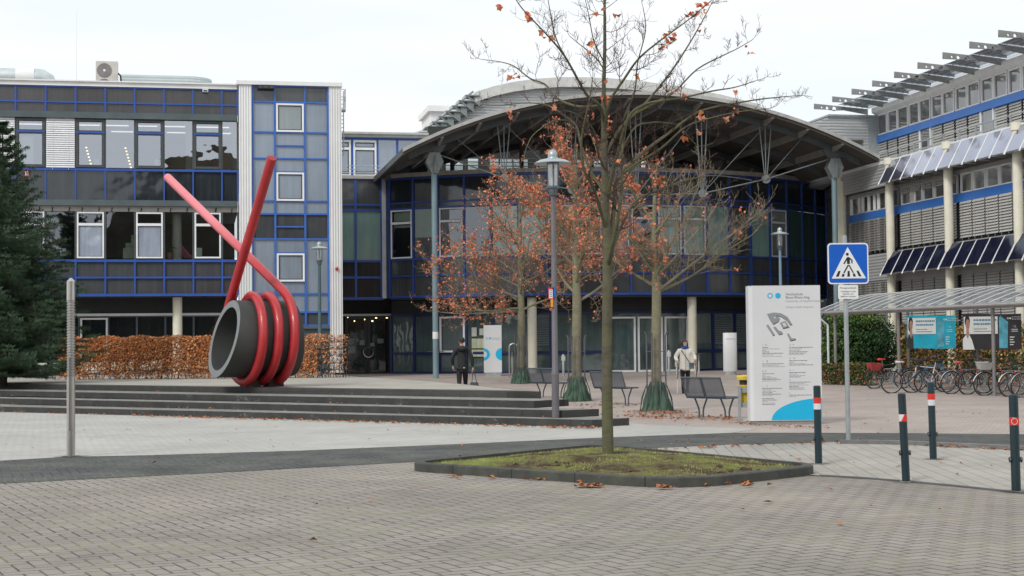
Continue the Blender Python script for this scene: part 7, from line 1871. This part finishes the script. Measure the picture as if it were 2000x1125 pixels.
head(t,off+V(-.015,.06,1.70),V(-.5,.9,0),DKH,False,SKN)
b=MB(); vs=[]; b.tube([off+V(-.12,-.02,1.50),off+V(-.10,-.10,1.49),off+V(0,-.13,1.46),off+V(.10,-.10,1.49),off+V(.12,-.02,1.50),off+V(.10,.08,1.52)],[.04,.06,.075,.06,.045,.03],10); b.build('hood',BKJ,t,smooth=True)
b=MB(); hand(b,off+V(.325,0,.90),V(0,0,-1),V(0,1,0),V(-1,0,0)); hand(b,off+V(-.285,.13,.95),V(.1,.2,-1).normalized(),V(0,1,0),V(1,0,0)); b.build('hand',SKN,t,smooth=True)
b=MB(); b.box(off+V(.06,-.128,.90),(.05,.006,.02)); b.build('label_patch',SW,t)
t2=thing('handbag','small dark bag with two straps held by the man in black','bag',(X+.36,Y,z0+.35))
b=MB(); bx_=off+V(.36,0,.36); vs=[]
b.hexa([bx_+V(x,y,z) for x,y,z in ((-.15,-.07,-.10),(.15,-.07,-.10),(.15,.07,-.10),(-.15,.07,-.10),(-.12,-.04,.10),(.12,-.04,.10),(.12,.04,.10),(-.12,.04,.10))])
o=b.build('body',mat('bag_slate',(.04,.045,.065),.6),t2); md=o.modifiers.new('bevel','BEVEL'); md.width=.03; md.segments=3
b=MB()
for y in (-.03,.03): b.tube([bx_+V(-.07,y,.09),bx_+V(-.045,y,.35),bx_+V(-.02,y*.3,.46),bx_+V(.02,y,.35),bx_+V(.07,y,.09)],.010,5)
b.build('strap',mat('strap_slate',(.04,.04,.05),.7),t2)
# woman in white coat walking towards the camera with two walking sticks
Y=47.5; p=dp(1339,775,Y); z0=zg(Y); X=p.x; off=V(X,Y,z0); t=thing('person','woman in cream coat with blue scarf walking with two sticks towards the camera','person',(X,Y,z0))
WCO=mat('cream_coat',(.80,.77,.69),.8,var=.08,scale=12,bump=.3); BRH=mat('brown_hair',(.075,.028,.02),.6,var=.3,scale=30)
J=[(L_(0,0,1.0),(.185,.13)),(L_(0,0,1.18),(.175,.12)),(L_(0,0,1.33),(.165,.11)),(L_(0,.0,1.40),(.08,.07)),
   (L_(-.18,0,1.32),(.075,.075)),(L_(-.30,.02,1.12),(.066,.068)),(L_(-.25,-.16,1.0),(.052,.052)),
   (L_(.18,0,1.32),(.075,.075)),(L_(.30,.02,1.13),(.066,.068)),(L_(.29,-.17,1.04),(.052,.052)),(L_(0,0,.80),(.20,.145)),(L_(0,0,.68),(.205,.15))]
skin_mesh('coat',J,[(0,1),(1,2),(2,3),(2,4),(4,5),(5,6),(2,7),(7,8),(8,9),(0,10),(10,11)],WCO,t,2)
J=[(L_(0,0,.78),(.14,.11)),(L_(-.085,0,.68),(.085,.085)),(L_(-.08,-.07,.40),(.056,.06)),(L_(-.08,-.02,.08),(.042,.045)),(L_(.085,0,.68),(.085,.085)),(L_(.08,.05,.40),(.056,.06)),(L_(.075,.16,.10),(.042,.045))]
skin_mesh('trousers',J,[(0,1),(1,2),(2,3),(0,4),(4,5),(5,6)],BKT,t,2)
shoe(t,off+V(-.08,-.02,0),V(0,-1,0),BKT); shoe(t,off+V(.075,.16,.04),V(0,-1,-.2),BKT)
b=MB(); b.tube([off+V(0,0,1.38),off+V(0,-.01,1.46)],[.05,.048],10); b.build('neck',SKN,t,smooth=True)
head(t,off+V(0,-.01,1.545),V(.1,-1,0),BRH,True,SKN,s=.97)
SCF=mat('blue_scarf',(.03,.09,.32),.8,var=.2,scale=15)
b=MB(); b.tube([off+V(.09*math.sin(a*.7),-.02-.075*math.cos(a*.7),1.415+.012*math.sin(a*2)) for a in range(10)],.038,8); b.build('scarf',SCF,t,smooth=True)
b=MB(); b.ball(off+V(.008,-.085,1.495),.05,8,(1.0,.55,.75)); b.build('face_mask',mat('mask_blue',(.30,.48,.68),.7),t,smooth=True)
b=MB(); hand(b,off+V(-.245,-.19,.985),V(0,-.5,-1).normalized(),V(1,0,0),V(0,1,-.3)); hand(b,off+V(.29,-.20,1.02),V(0,-.5,-1).normalized(),V(1,0,0),V(0,1,-.3)); b.build('hand',SKN,t,smooth=True)
b=MB(); b.tube([off+V(-.12,-.10,1.34),off+V(0,-.135,1.15),off+V(.14,-.165,.92)],.011,5); b.build('bag_strap',BKT,t)
b=MB(); b.box(off+V(0,-.143,1.0),(.012,.008,.62)); b.build('coat_seam',mat('coat_seam',(.35,.32,.27),.8),t)
t2=thing('handbag','small grey blue shoulder bag on the woman in the cream coat','bag',(X+.19,Y-.17,z0+.85)); b=MB(); b.box(off+V(.18,-.19,.86),(.15,.06,.19)); o=b.build('body',mat('bag_greyblue',(.10,.14,.19),.6),t2); md=o.modifiers.new('bevel','BEVEL'); md.width=.02; md.segments=3
b=MB(); b.box(off+V(.18,-.223,.90),(.15,.008,.07)); b.build('flap',mat('bag_flap',(.07,.10,.14),.6),t2)
for sx,hz,lab in ((-.245,.93,'walking stick in the right hand of the woman in cream'),(.29,.97,'walking stick in the left hand of the woman in cream, beside her bag')):
    t2=thing('walking_stick',lab,'walking stick',(X+sx,Y-.22,z0),0)
    b=MB(); b.tube([off+V(sx,-.24,hz),off+V(sx*1.1,-.30,.45)],.012,6); b.mi=1; b.tube([off+V(sx*1.1,-.30,.45),off+V(sx*1.2,-.36,.02)],.010,6); b.build('shaft',[mat('stick_dark',(.04,.04,.04),.5),SW],t2)
    b=MB(); b.tube([off+V(sx-.0,-.30,hz+.02),off+V(sx,-.17,hz+.03)],.014,6); b.build('handle',SAD,t2)
